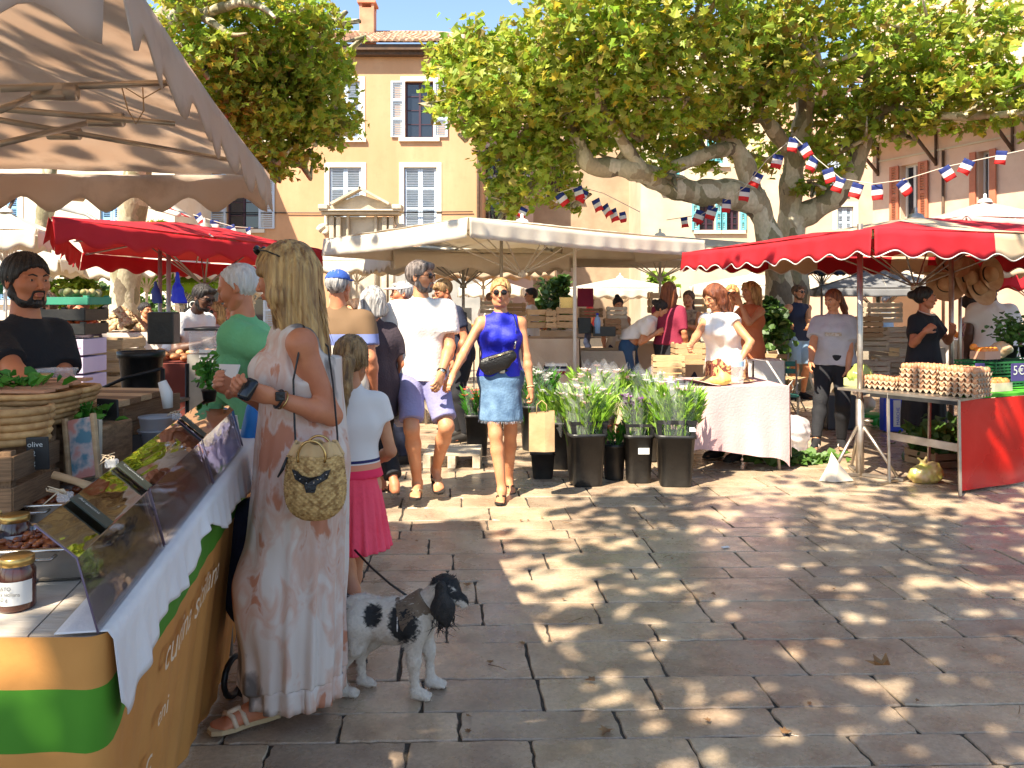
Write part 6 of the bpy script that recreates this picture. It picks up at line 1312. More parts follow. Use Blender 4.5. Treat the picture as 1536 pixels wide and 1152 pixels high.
MB().tube([(0.118 * math.cos(t) * 1.12, 0.108 * math.sin(t), 1.02) for t in np.linspace(0, 2 * math.pi, 30)], 0.013, 6).build('belt', M_LEATH, p.root, local=True)
MB().rbox((0.01, -0.125, 1.02), (0.045, 0.01, 0.035), 0.004).build('belt_buckle', M_STEELW, p.root, local=True)
d = SD(0.008); d.cap((-0.115, -0.135, 1.07), (0.075, -0.155, 1.14), 0.062, 0.05, k=0.01, fl=(1, 0.55, 1.0)); d.cap((-0.09, -0.13, 1.03), (0.03, -0.15, 1.08), 0.045, k=0.02, fl=(1, 0.55, 1)); V, Q = d.mesh()
bag = thing('crossbody_bag', 'black leather crossbody pouch worn by the woman in royal blue', 'bag', (x, y, 1.0)); RT = rotz(p.rot) * p.k
mb = MB(); sd_add(mb, V @ RT.T + (x, y, 0), Q); mb.build('pouch', M_LEATH, bag); wl = lambda q: RT @ np.array(q) + (x, y, 0)
MB().tube([wl((-0.10, -0.175, 1.12)), wl((0.09, -0.185, 1.185))], 0.004, 6).build('zip', M_GOLD, bag)
MB().tube([wl((0.10, -0.15, 1.18)), wl((0.118, -0.135, 1.27)), wl((0.12, -0.12, 1.38)), wl((0.105, -0.06, 1.46)), wl((0.09, 0.0, 1.475)), wl((0.05, 0.08, 1.40)), wl((0.0, 0.10, 1.25))], 0.010, 6, flat=0.35).build('strap', M_LEATH, bag)
MB().tube([wl((0.105, -0.152, 1.20)), wl((0.112, -0.145, 1.235)), wl((0.118, -0.14, 1.26))], [0.009, 0.005, 0.009], 8).build('clasp', M_STEELW, bag)
ringmb(p.J['wrL'] + (0, 0, 0.01), p.J['wrL'] - p.J['elL'], 0.029, 0.006).build('bracelet', M_TANL, p.root, local=True)

# --- florist
x, y = at(1090, 7.75)
p = Person('florist with auburn bob and white sleeveless blouse reaching across her wrapping table', x, y, -52, H=1.66, sex='f', skin_='tan', lean=16, yaw=-12, pitch=26, armR=('px', 1018, 548, 7.1), armL=('px', 1108, 545, 7.35), elR=(-0.3, 0.2, -1), elL=(1.0, 0.7, -0.1), vox=0.0115, girth=1.15, curl=(0.7, 0.7)); p.skirt(C_FLORAL, 0.14, r0=0.135, r1=0.225, n=10, amp=0.05, name='floral_trousers')
p.top(C_WHITE, e=0.018, sleeve=0.16, hem=0.88, neck=0.09, v=0.02, loose=0.02, amp=0.007, name='blouse'); p.hair('shoulder', 'auburn', vol=0.008, strands=40); p.face(brow='brown'); p.shoes(M_RUB)
# --- egg seller
x, y = at(1386, 8.0)
p = Person('egg seller in loose black dress with low dark bun raising both hands', x, y, 34, H=1.62, sex='f', skin_='red', yaw=38, pitch=0, armR=('px', 1388, 497, 7.6), armL=('px', 1428, 500, 7.9), elR=(-0.7, -0.3, -1), elL=(0.9, -0.1, -1), vox=0.011, girth=1.12, curl=(0.8, 0.9), hdirR=(0.6, -0.3, 0.5), hdirL=(-0.3, -0.3, 0.9))
d = SD(0.011); p.torso(d, 0.022)
for n in 'LR': p.arm(d, n, 0.022, 0.62)
p.cone(d, [(1.3, 0.15, 0.13, 0, 0), (0.95, 0.19, 0.17, 0, 0), (0.28, 0.235, 0.22, 0, 0)], n=9, amp=0.03); d.ell(p.J['neck'] + np.array((0, -0.05, 0.04)), (0.09, 0.10, 0.08), k=0.01, op=-1); p.garment('dress', d, C_BLACK, 0.006, 8)
p.hair('bun', 'black', vol=0.003); p.face(brow='black'); p.shoes(M_RUB); mb = ringmb(p.J['neck'] + (0, -0.035, 0.0), (0, -0.35, 1), 0.082, 0.004, 30); mb.build('necklace', M('pearl', (0.7, 0.62, 0.55), rough=0.3), p.root, local=True)
# --- woman in grey tee
x, y = at(1250, 8.25)
p = Person('stout young woman in pale grey tee and black leggings standing by the parasol pole', x, y, -22, H=1.60, sex='f', skin_='tan', yaw=-38, pitch=16, girth=1.30, vox=0.0115, armR=('px', 1214, 557, 8.0), armL=('px', 1272, 559, 8.05), elR=(-0.8, 0.6, 0), elL=(0.8, 0.6, 0), footR=('px', 1224, 661, 8.0), footL=('px', 1262, 660, 8.2), belly=0.035, curl=(0.4, 0.4)); p.bottoms(C_BLACK, 1.95, e=0.010, amp=0.005, name='leggings')
p.top(C_GREY, e=0.020, sleeve=0.72, hem=0.93, loose=0.015, amp=0.008); p.patch('chest_print', M('print_gold', (0.34, 0.24, 0.14), (0.55, 0.5, 0.45), scale=40), -0.0, 1.27, 0.17, 0.04); p.hair('pony', 'auburn'); p.face(brow='brown')
p.shoes(cloth('sneaker', (0.015, 0.014, 0.016)), M('sole_tan', (0.45, 0.26, 0.16)), 'shoe')
for n in 'LR':
 an, T = p.footframe(n)
 for s_ in (-1, 1):
  mb = MB()
  for i in range(3): mb.tube([an + T @ np.array((s_ * 0.036, -0.035 - i * 0.025, -0.030)), an + T @ np.array((s_ * 0.043, -0.050 - i * 0.025, -0.058))], 0.0045, 5)
  mb.build('shoe_stripe', M_SOLEW, p.root, local=True)
# --- man in navy vest
x, y = at(1197, 12.4)
p = Person('man in navy sleeveless vest, light blue shorts and sunglasses with both fists raised', x, y, 22, H=1.72, skin_='tan', yaw=10, armR=('px', 1181, 487, 12.0), armL=('px', 1213, 489, 12.0), elR=(-0.6, 0.3, -1), elL=(0.6, 0.3, -1), girth=1.08, vox=0.015, curl=(1, 1), footR=(-0.16, 0, .085), footL=(0.14, 0.05, .085)); p.bottoms(C_LBLUE, 0.9, e=0.018, er=0.03); p.top(C_NAVY, e=0.014, sleeve=0, hem=0.90, straps=True); p.hair('short', 'brown'); p.face(brow='brown', glasses='sun', beard='brown'); p.shoes(C_BLACK)
# --- orange dress
x, y = at(1126, 9.6)
p = Person('blonde woman in rust orange dress holding both hands to her mouth', x, y, -62, H=1.71, sex='f', skin_='tan', yaw=-8, pitch=8, armR=('px', 1101, 452, 9.5), armL=('px', 1110, 455, 9.35), elR=(-0.3, -0.4, -1), elL=(0.4, -0.2, -1), vox=0.013, curl=(0.8, 0.8), hdirR=(0, -0.5, 0.9), hdirL=(0, -0.5, 0.9))
d = SD(0.013); p.torso(d, 0.016); p.cone(d, [(1.2, 0.13, 0.12, 0, 0), (0.95, 0.17, 0.15, 0, 0), (0.35, 0.23, 0.2, 0, 0)], n=10, amp=0.04); d.ell(p.J['neck'] + np.array((0, -0.03, 0.05)), (0.085, 0.095, 0.06), k=0.006, op=-1); p.garment('dress', d, C_ORANGE, 0.005, 8); p.hair('shoulder', 'blonde', strands=30); p.face(brow='brown'); p.shoes(M_RUB)

def crowd(label, px, Y, top, rot, hair, hcol, tm, bm=C_NAVY, bottom='trousers', sex='m', sleeve=0.6, **k):
 x, y = at(px, Y); hh = Htop(top, Y) if 'H' not in k else k.pop('H'); fc = k.pop('fc', {}); cp = k.pop('cap', None); hm = k.pop('hem', 0.86)
 p = Person(label, x, y, rot, H=hh, sex=sex, vox=max(0.0125, min(0.02, Y / FPX * 1.8)), **k)
 if bottom == 'skirt': p.skirt(bm, 0.5, n=8, amp=0.02)
 else: p.bottoms(bm, 2.0 if bottom == 'trousers' else 0.9, e=0.014)
 p.top(tm, sleeve=sleeve, hem=hm, straps=(sleeve == 0), e=0.014, amp=0.006)
 if hair: p.hair(hair, hcol, vol=k.get('vol', 0.003))
 if cp: p.capm(cp)
 p.face(brow=None if rot in (180, 160) else 'brown', **fc); p.shoes(M_RUB); return p
crowd('man in white cap and faded red tee beyond the man in the white tee', 604, 7.6, 424, -75, 'short', 'grey', C_REDT, skin_='red', cap=cloth('cap_white', (0.7, 0.68, 0.66)))
crowd('grey blond man in charcoal tee bending over his stall', 694, 8.8, 0, -66, 'short', 'dirty', C_NAVY, C_BLACK, H=1.74, lean=18, pitch=30, armR=('px', 672, 520, 8.4), skin_='red')
crowd('dark haired man in white tee with dark braces beyond the wooden crates', 797, 13, 433, -84, 'short', 'black', C_WHITE, pitch=0, fc={'glasses': 'sun'}, armL=(0.15, -0.35, 1.15), armR=(-0.15, -0.35, 1.15))
crowd('young woman in white cropped tee and blue jeans bending over the jewellery stall', 942, 10.4, 0, 72, 'bun', 'black', C_WHITE, C_JEANS, sex='f', H=1.66, lean=42, pitch=25, hem=1.06, armR=('px', 985, 500, 10.2), armL=('px', 980, 497, 10.6), skin_='tan')
crowd('auburn haired woman in burgundy top and black skirt at the jewellery stall', 1003, 10.3, 424, 148, 'shoulder', 'auburn', C_BURG, C_BLACK, 'skirt', 'f', 0.95, yaw=20, armL=(0.2, -0.4, 1.1), hem=0.96, girth=1.05)
crowd('stallholder with sunglasses on her head facing the woman in burgundy', 1033, 11.0, 437, -32, 'pony', 'brown', cloth('camisole', (0.4, 0.3, 0.2), (0.2, 0.12, 0.08), scale=20), sex='f', sleeve=0, armR=('px', 1008, 492, 10.7), armL=('px', 1028, 488, 10.6), skin_='tan')
crowd('dark haired stallholder with top knot behind the jewellery crates', 927, 11.6, 447, 10, 'highbun', 'black', C_SAND, sex='f', sleeve=0, skin_='tan', pitch=12)
crowd('blonde woman with glasses partly hidden behind the one in orange', 1098, 10.3, 428, -20, 'shoulder', 'blonde', C_ROSE, sex='f', fc={'glasses': 'g'})
crowd('man in white tee with patterned headscarf bent over the fruit stall', 1492, 9.2, 0, 165, None, 'black', C_WHITE, H=1.75, lean=12, girth=1.2, skin_='dark')
p = crowd('seller with floral print shirt facing right behind the basil pots', 1455, 9.6, 0, 70, 'short', 'black', cloth('floral_pink', (0.62, 0.45, 0.4), (0.3, 0.1, 0.25), scale=24, thr=(0.5, 0.6)), H=1.55, skin_='dark', sex='m')
crowd('bespectacled seller in white tee leaning over the bread stall', 262, 7.4, 0, 66, 'short', 'black', C_WHITE, C_BLACK, H=1.72, lean=30, pitch=18, skin_='dark', armR=('px', 305, 515, 7.0), armL=('px', 318, 528, 7.2), fc={'glasses': 'g', 'beard': 'black'})
crowd('blonde woman with dark sunglasses in pale rose blouse at the bread stall', 322, 8.8, 456, -16, 'shoulder', 'blonde', C_ROSE, sex='f', skin_='red', fc={'glasses': 'sun'}, armL=('px', 345, 515, 8.5))
crowd('brown haired man in dark top at the left edge behind the seller', 66, 6.0, 440, -40, 'short', 'brown', C_NAVY, skin_='red')
crowd('shopper with red hair and dark jacket just beyond the crates', 118, 8.0, 452, 30, 'curly', 'auburn', C_PLUM, sex='f', skin_='red')
crowd('dark haired woman in bronze top beyond the heap of potatoes', 218, 11.5, 456, 60, 'bun', 'black', cloth('bronze', (0.30, 0.14, 0.06)), sex='f', skin_='tan')
crowd('passer-by in violet blue shirt behind the old man in green', 352, 9.6, 455, -80, 'short', 'grey', C_PURP, skin_='red')
crowd('man with dark hair deep in the left aisle in a navy tee', 160, 12.5, 460, 20, 'short', 'black', C_NAVY)
crowd('woman taking a picture with arm raised near the lime parasol', 296, 11, 462, 60, 'bob', 'brown', C_BLACK, sex='f', armR=('px', 308, 462, 10.7), skin_='tan')
crowd('small dark haired figure beyond the white capped man', 616, 11.5, 444, 40, 'short', 'black', C_NAVY)
crowd('woman in glasses half hidden behind the grey haired woman', 533, 7.4, 452, -40, 'bob', 'brown', C_TEALT if 'C_TEALT' in globals() else cloth('tealtee', (0.02, 0.1, 0.13)), sex='f', fc={'glasses': 'g'})
crowd('distant shopper in white shirt between the central stalls', 735, 17, 440, 150, 'short', 'brown', C_WHITE)
crowd('distant shopper in red top beyond the oleander', 885, 20, 442, -100, 'bob', 'brown', C_REDT, sex='f')
crowd('distant shopper in blue shirt near the grey parasol', 1330, 16, 444, 30, 'short', 'grey', C_LBLUE)
crowd('distant woman in sand dress near the far right stalls', 1065, 17, 446, 30, 'bob', 'blonde', C_SAND, sex='f')
crowd('distant shopper in white beside the shrub on the left', 135, 15, 462, 90, 'short', 'grey', C_WHITE)
crowd('distant man in mustard tee under the cream parasol', 655, 15, 441, -30, 'short', 'brown', cloth('mustard', (0.5, 0.28, 0.05)))
# ------------------------------------------------------------------ goods and stalls: helpers
M_WOOD = M('crate_wood', (0.40, 0.24, 0.12), (0.56, 0.38, 0.21), scale=5, stretch=(1, 1, 6), rough=0.8, bump=0.2, isl=0.25)
M_WOODD = M('old_wood', (0.16, 0.085, 0.04), (0.28, 0.16, 0.08), scale=5, stretch=(1, 1, 5), rough=0.75, bump=0.3, isl=0.25)
M_PALEW = M('pale_wood', (0.52, 0.42, 0.30), (0.62, 0.53, 0.40), scale=5, stretch=(1, 5, 1), rough=0.8, bump=0.2, isl=0.2)
M_BLK = M('black_plastic', (0.012, 0.012, 0.013), (0.022, 0.021, 0.02), scale=14, rough=0.42, bump=0.1, wear=0.4, wearc=(0.06, 0.055, 0.05))
M_GRNP = M('green_plastic', (0.015, 0.12, 0.03), (0.02, 0.16, 0.045), scale=6, rough=0.5); M_STL = M('stainless', (0.45, 0.42, 0.39), (0.58, 0.55, 0.52), scale=18, rough=0.22, metal=1.0)
M_CLEAR = M('clear_plastic', (0.8, 0.8, 0.82), rough=0.08, alpha=0.28, spec=0.8); M_CELLO = M('cellophane', (0.85, 0.86, 0.88), rough=0.10, alpha=0.07, spec=1.0)
M_FILM = M('milky_film', (0.74, 0.66, 0.68), rough=0.3, alpha=0.55, spec=0.7, bump=0.6, bscale=14); M_MILK = M('milky_tub', (0.66, 0.68, 0.72), rough=0.3, trans=0.3)
M_PAPER = M('paper_white', (0.72, 0.70, 0.66), rough=0.7); M_KRAFT = M('kraft', (0.42, 0.26, 0.13), (0.5, 0.32, 0.17), scale=9, rough=0.8, bump=0.15); M_CHALK = M('chalkboard', (0.018, 0.018, 0.018), (0.035, 0.034, 0.033), scale=10, rough=0.6)
M_SLATE = M('slate_tag', (0.035, 0.042, 0.028), (0.05, 0.055, 0.04), scale=8, rough=0.5); M_CH = M('chalk_white', (0.55, 0.55, 0.52), rough=0.9)
M_LIDG = M('gold_lid', (0.55, 0.36, 0.12), rough=0.3, metal=0.9); M_JAM = M('jam', (0.05, 0.012, 0.008), (0.10, 0.025, 0.012), scale=12, rough=0.12, coat=0.6); M_STEW = M('stew', (0.16, 0.03, 0.01), (0.42, 0.12, 0.03), scale=28, rough=0.3, coat=0.5)
M_WICK = M('wicker', (0.34, 0.17, 0.06), (0.52, 0.30, 0.12), scale=30, rough=0.7, isl=0.3); M_TERR = M('planed_board', (0.50, 0.22, 0.11), (0.58, 0.30, 0.17), scale=6, stretch=(1, 4, 1), rough=0.7)
M_BASIL = leaf_mat('basil', [(0.03, 0.16, 0.012), (0.06, 0.24, 0.02), (0.10, 0.30, 0.03)], trans=0.3); M_LILY = leaf_mat('lily_green', [(0.20, 0.42, 0.03), (0.34, 0.56, 0.05), (0.14, 0.30, 0.03), (0.44, 0.62, 0.10)], trans=0.4)
M_PETP = leaf_mat('petal_pink', [(0.80, 0.50, 0.48), (0.78, 0.66, 0.60), (0.75, 0.40, 0.42)], trans=0.35); M_PETV = leaf_mat('petal_violet', [(0.12, 0.02, 0.14), (0.20, 0.04, 0.22), (0.5, 0.42, 0.5)], trans=0.3); M_PETW = leaf_mat('petal_white', [(0.75, 0.72, 0.66), (0.8, 0.78, 0.74)], trans=0.35); M_PETR = leaf_mat('petal_red', [(0.7, 0.05, 0.03), (0.8, 0.18, 0.08)], trans=0.3)
def glassm(name, base, rough):
 m = bpy.data.materials.new(name); m.use_nodes = True; N = m.node_tree.nodes; L = m.node_tree.links; N.remove(N['Principled BSDF']); t = N.new('ShaderNodeBsdfTransparent'); t.inputs[0].default_value = (0.86, 0.84, 0.86, 1); g_ = N.new('ShaderNodeBsdfGlossy'); g_.inputs['Roughness'].default_value = rough; g_.inputs[0].default_value = (0.95, 0.93, 0.9, 1)
 n = N.new('ShaderNodeTexNoise'); n.inputs['Scale'].default_value = 5; n.inputs['Detail'].default_value = 0.5; b = N.new('ShaderNodeBump'); b.inputs['Strength'].default_value = 0.12; b.inputs['Distance'].default_value = 0.01; L.new(n.outputs[0], b.inputs['Height']); L.new(b.outputs[0], g_.inputs['Normal'])
 f_ = N.new('ShaderNodeFresnel'); f_.inputs[0].default_value = 1.45; a = N.new('ShaderNodeMath'); a.operation = 'MULTIPLY_ADD'; a.inputs[1].default_value = 0.8; a.inputs[2].default_value = base; a.use_clamp = True; L.new(f_.outputs[0], a.inputs[0]); ms = N.new('ShaderNodeMixShader'); L.new(a.outputs[0], ms.inputs[0]); L.new(t.outputs[0], ms.inputs[1]); L.new(g_.outputs[0], ms.inputs[2]); L.new(ms.outputs[0], N['Material Output'].inputs[0]); return m
M_PLEXI = glassm('plexiglass', 0.02, 0.03); M_PLEXT = glassm('plexiglass_top', 0.42, 0.03)
_UC = {}
def piece(name, c, size, mat, root, rot=None):
 """one slat, board or block: shares a single bevelled cube per material"""
 if mat.name not in _UC:
  mb = MB(); mb.rbox((0, 0, 0), (1, 1, 1), 0.03); o = mb.build('piece', mat); _UC[mat.name] = o.data; bpy.data.objects.remove(o)
 o = bpy.data.objects.new(name, _UC[mat.name]); sc.collection.objects.link(o); o.parent = root; c = np.asarray(c, float) - np.array(root.get('_o', (0, 0, 0)))
 S = Matrix.Diagonal((*[float(v) for v in size], 1)); Rt = Matrix(np.asarray(rot).tolist()).to_4x4() if rot is not None else Matrix.Identity(4); o.matrix_local = Matrix.Translation(Vector(c.tolist())) @ Rt @ S; return o
def crate(label, c, w, d, h, rz=0, mat=None, n=3, group=None, base=True, cat='crate'):
 """slatted wooden crate standing on c"""
 mat = mat or M_WOOD; Rm = rotz(rz); t = thing('wooden_crate', label, cat, c, group); c = np.asarray(c, float); q = lambda x, y, z: c + Rm @ np.array((x, y, z)); sh_ = h / n
 for i in range(n):
  z = sh_ * (i + 0.5)
  for s in (-1, 1): piece('slat', q(0, s * d / 2, z), (w, 0.008, sh_ * 0.78), mat, t, Rm); piece('slat', q(s * w / 2, 0, z), (0.008, d, sh_ * 0.78), mat, t, Rm)
 for a in (-1, 1):
  for b in (-1, 1): piece('corner_post', q(a * (w / 2 - 0.02), b * (d / 2 - 0.02), h / 2 + 0.003), (0.028, 0.028, h), mat, t, Rm)
 if base: piece('bottom_board', q(0, 0, 0.008), (w * 0.96, d * 0.96, 0.008), mat, t, Rm)
 return t
def table(label, c, w, d, h, rz=0, clothm=None, hang=0.5, top=None, cat='table', seed=1, legs=True, name='market_table', wav=0.012, sides=(1, 1, 1, 1)):
 """trestle table; with a cloth the cloth is the tables own skirt"""
 t = thing(name, label, cat, c); c = np.asarray(c, float); Rm = rotz(rz); q = lambda x, y, z: c + Rm @ np.array((x, y, z)); r = np.random.default_rng(seed)
 MB().rbox(q(0, 0, h - 0.015), (w, d, 0.028), 0.006, rot=Rm).build('tabletop', top or M_PALEW, t)
 if legs:
  for a in (-1, 1):
   for b in (-1, 1): MB().tube([q(a * (w / 2 - 0.12), b * (d / 2 - 0.07), h - 0.03), q(a * (w / 2 - 0.06), b * (d / 2 - 0.05), 0.0)], 0.014, 8).build('leg', M_POLEG, t)
   MB().tube([q(a * (w / 2 - 0.10), -d / 2 + 0.07, h * 0.45), q(a * (w / 2 - 0.10), d / 2 - 0.07, h * 0.45)], 0.010, 6).build('crossbar', M_POLEG, t)
 if clothm:
  cs = [(-w / 2, -d / 2), (w / 2, -d / 2), (w / 2, d / 2), (-w / 2, d / 2)]; mb = MB()
  mb.grid(lambda u, v: q((u - 0.5) * (w + 0.02), (v - 0.5) * (d + 0.02), h + 0.003 + 0.003 * math.sin(9 * u + seed) * math.sin(7 * v)), 12, 8)
  for k in range(4):
   if not sides[k]: continue
   a, b = np.array(cs[k]), np.array(cs[(k + 1) % 4]); L_ = np.linalg.norm(b - a); o = nrm(np.array((b[1] - a[1], a[0] - b[0]))); p1, p2 = r.uniform(0, 6, 2)
   def f(u, v, a=a, b=b, o=o, L_=L_, p1=p1, p2=p2):
    e = a + (b - a) * u; hh = hang * (1 + 0.10 * math.sin(3 * u * L_ + p1) + (0.16 * (abs(2 * u - 1) ** 8))); wv = wav * (math.sin(u * L_ * 13 + p1) + 0.6 * math.sin(u * L_ * 29 + p2)) * v ** 1.2; e = e + o * (0.012 + wv + 0.03 * v); return q(e[0], e[1], max(h + 0.003 - hh * v, 0.01))
   mb.grid(f, max(16, int(L_ / 0.03)), 8)
  mb.build('cloth', clothm, t)
 return t
def lump(label, name, cat, c, r_, mat, amp=0.15, seed=1, h=0.02, group=None, squash=(1, 1, 1), sd=None):
 """irregular closed form (crumpled bag, paper, sack)"""
 g_ = np.random.default_rng(seed); d = SD(h); r_ = np.asarray(r_, float) * np.ones(3)
 if sd: sd(d)
 else:
  d.ell((0, 0, r_[2] * 0.9), r_ * 0.8, k=0.03)
  for i in range(9): v = nrm(g_.normal(size=3)); d.ell(np.array((0, 0, r_[2] * 0.9)) + v * r_ * 0.5, r_ * g_.uniform(0.3, 0.55), k=0.03)
 V, Q = d.mesh(); V = V + vnormals(V, Q) * wrinkle(V / max(r_.max(), 0.05) * 0.25, amp * r_.max() * 0.2, 1.2, seed)[:, None]; V[:, 2] = np.maximum(V[:, 2], 0.0)
 mb = MB(); sd_add(mb, V + np.asarray(c), Q); o = mb.build(name, mat); return tag(o, label, cat, group)
def jar(c, r, h, root, lid=True, label=True):
 MB().lathe([(0.0, 0), (r * 0.92, 0.0), (r, r * 0.12), (r, h * 0.72), (r * 0.86, h * 0.82), (r * 0.84, h * 0.86)], c, 24).build('glass', M_JAM, root)
 if lid: MB().lathe([(r * 0.90, h * 0.84), (r * 0.93, h * 0.85), (r * 0.93, h * 0.98), (r * 0.86, h), (0, h)], c, 28).build('lid', M_LIDG, root)
 if label:
  lb = MB(); lb.grid(lambda u, v: np.asarray(c) + ((r + 0.0012) * math.cos(-2.9 + 2.7 * u), (r + 0.0012) * math.sin(-2.9 + 2.7 * u), h * (0.14 + 0.44 * v)), 18, 1); lb.build('label', M_PAPER, root)
def tuft(mb, c, n, h, spread, size, r, up=1.2): 
 pts = np.asarray(c) + r.normal(size=(n, 3)) * np.array((spread, spread, h * 0.28)) + np.array((0, 0, h * 0.55)); leaves(mb, pts, size, True, up=up, rng=r)

# ------------------------------------------------------------------ deli stall (in front, left)
D = np.array((-0.159, 0.987, 0)); LT = np.array((-0.987, -0.159, 0)); E0 = np.array((-0.785, 1.555, 0.0)); SL = 0.035
def dk(t, l, z): return E0 + D * t + LT * l + np.array((0, 0, z + SL * t))
C_OCHRE = M('skirt_ochre', (0.52, 0.21, 0.045), (0.58, 0.26, 0.065), scale=2.5, rough=0.75, bump=0.12, bscale=20, wear=0.15); C_SGRN = M('skirt_green', (0.05, 0.20, 0.008), (0.07, 0.25, 0.012), scale=3, rough=0.7)
C_ORSK = M('skirt_orange_red', (0.60, 0.09, 0.02), (0.66, 0.13, 0.03), scale=3, rough=0.7)
dt = thing('deli_table', 'long deli counter with ochre cloth skirt, green band and white overcloth in front', 'stall table', dk(1.0, 0.4, -0.885))
M_TOPW = M('white_boards', (0.50, 0.42, 0.34), (0.62, 0.55, 0.47), scale=4, stretch=(1, 8, 1), rough=0.5, bump=0.2)
for i in range(9):
 a, b = i * 0.135, (i + 1) * 0.135 - 0.004; mb = MB(); mb.prism([dk(0.005 + 0.163 * a, a, 0.83), dk(2.05, a, 0.83), dk(2.05, b, 0.83), dk(0.005 + 0.163 * b, b, 0.83)], (0, 0, 0.03)); mb.build('plank', M_TOPW, dt)
rr_ = 0.05
def skirt_path(s):                               # along the near end, round the corner, up the side
 L0 = 1.2
 if s < L0: return np.array((E0[0] - L0 + s - 0.02, E0[1] - 0.012, 0)), np.array((0, -1.0, 0)), 0.0
 s2 = s - L0
 if s2 < 0.08: a = s2 / 0.08 * 1.41; return np.array((E0[0] - 0.02 + 0.03 * math.sin(a), E0[1] + 0.018 - 0.03 * math.cos(a), 0)), np.array((math.sin(a), -math.cos(a), 0)), 0.0
 t = s2 - 0.08; return E0 + D * (t + 0.02) - LT * 0.012, -LT, t
STOT = 1.2 + 0.08 + 2.05
def skirtf(u, v):
 s = u * STOT; p, n, t = skirt_path(s); z = (0.862 + SL * t) * (1 - v) + 0.005; side = 1 if t > 0 else 0
 w = 0.014 * math.sin(s * 21) * v + 0.010 * math.sin(s * 47 + 1) * v + 0.02 * math.sin(s * 6.5 + 2) * v
 ins = -0.13 * v * side * min(1, t / 0.4) + 0.02 * v
 q_ = p + n * (w * (1 - 0.5 * side) + ins + 0.004); q_[2] = z; return q_
nu, nv = 220, 44; mb = MB(); mb.grid(skirtf, nu, nv)
for i in range(nu):
 for j in range(nv):
  z = 0.862 * (1 - (j + 0.5) / nv); mb.mi[i * nv + j] = 1 if 0.655 < z < 0.757 else 0
mb.build('skirt', [C_OCHRE, C_SGRN], dt)
def onside(W_): 
 """lay flat lettering on the skirts folds"""
 out = []
 for p_ in W_:
  t = (p_ - E0) @ D; s = 1.28 + t - 0.02; v = 1 - (p_[2] - 0.005) / (0.862 + SL * t); q_ = skirtf(min(s / STOT, 1), v) - LT * 0.016; out.append(q_)
 return np.array(out)
text_obj('lettering', 'cucina siciliana', M('letter_cream', (0.72, 0.55, 0.38), rough=0.7), dt, E0 + D * 0.50 + (0, 0, 0.565), D, (0, 0, 1), 0.125, bend=onside)
text_obj('lettering', 'eni', MATS['letter_cream'], dt, E0 + D * 0.50 + (0, 0, 0.43), D, (0, 0, 1), 0.075, bend=onside); text_obj('lettering', 'c', MATS['letter_cream'], dt, E0 + D * 0.45 + (0, 0, 0.34), D, (0, 0, 1), 0.09, bend=onside)
C_WCL = M('overcloth_white', (0.66, 0.62, 0.62), (0.74, 0.70, 0.69), scale=4, rough=0.8, bump=0.2, bscale=30)
def ocl(u, v):
 t = 2.02 * u; p = E0 + D * t; z0 = 0.866 + SL * t; hem = 0.10 + 0.035 * math.sin(t * 5 + 0.4) + 0.02 * math.sin(t * 13) + 0.05 * math.exp(-((t - 0.06) / 0.06) ** 2) + 0.03 * math.exp(-((t - 1.1) / 0.25) ** 2)
 if v < 0.3: return dk(t, 0.10 * (1 - v / 0.3) - 0.022, 0.870)
 k = (v - 0.3) / 0.7; w = (0.006 * math.sin(t * 31 + 2 * math.sin(t * 9)) + 0.004 * math.sin(t * 71 + 1)) * k + 0.026 + 0.012 * k; return p - LT * w + np.array((0, 0, z0 - hem * k))
mb = MB(); mb.grid(ocl, 240, 14, thick=0.0015); mb.build('overcloth', C_WCL, dt)
for t_ in (0.05, 1.95):
 for l_ in (0.1, 1.1): MB().cyl(dk(t_, l_, -SL * t_), dk(t_, l_, 0.825), 0.015).build('leg', M_POLEG, dt)
# sneeze guard in three lengths
gd = thing('sneeze_guard', 'bent clear plexiglass guard in three lengths along the deli counter', 'glass guard', dk(0.8, 0.05, 0.868))
for (a, b) in ((0.0, 0.485), (0.495, 1.085), (1.10, 1.665)):
 prof = [(0.0, 0.868), (0.038, 1.012), (0.112, 1.078)]
 mb = MB(); p0 = [dk(a, l, z) for l, z in prof]; p1 = [dk(b, l, z) for l, z in prof]; nn = np.array((0.004, 0, 0.002))
 mb.prism([p0[0], p1[0], p1[1], p0[1]], nn); mb.build('pane', M_PLEXI, gd); mb = MB(); mb.prism([p0[1], p1[1], p1[2], p0[2]], nn); mb.build('top_pane', M_PLEXT, gd)
 mb = MB(); mb.tube([p0[0], p0[1], p0[2]], 0.0022, 4); mb.tube([p1[0], p1[1], p1[2]], 0.0022, 4); mb.tube([p0[1], p1[1]], 0.002, 4); mb.build('edge', M('pane_edge', (0.18, 0.13, 0.2), rough=0.2), gd)
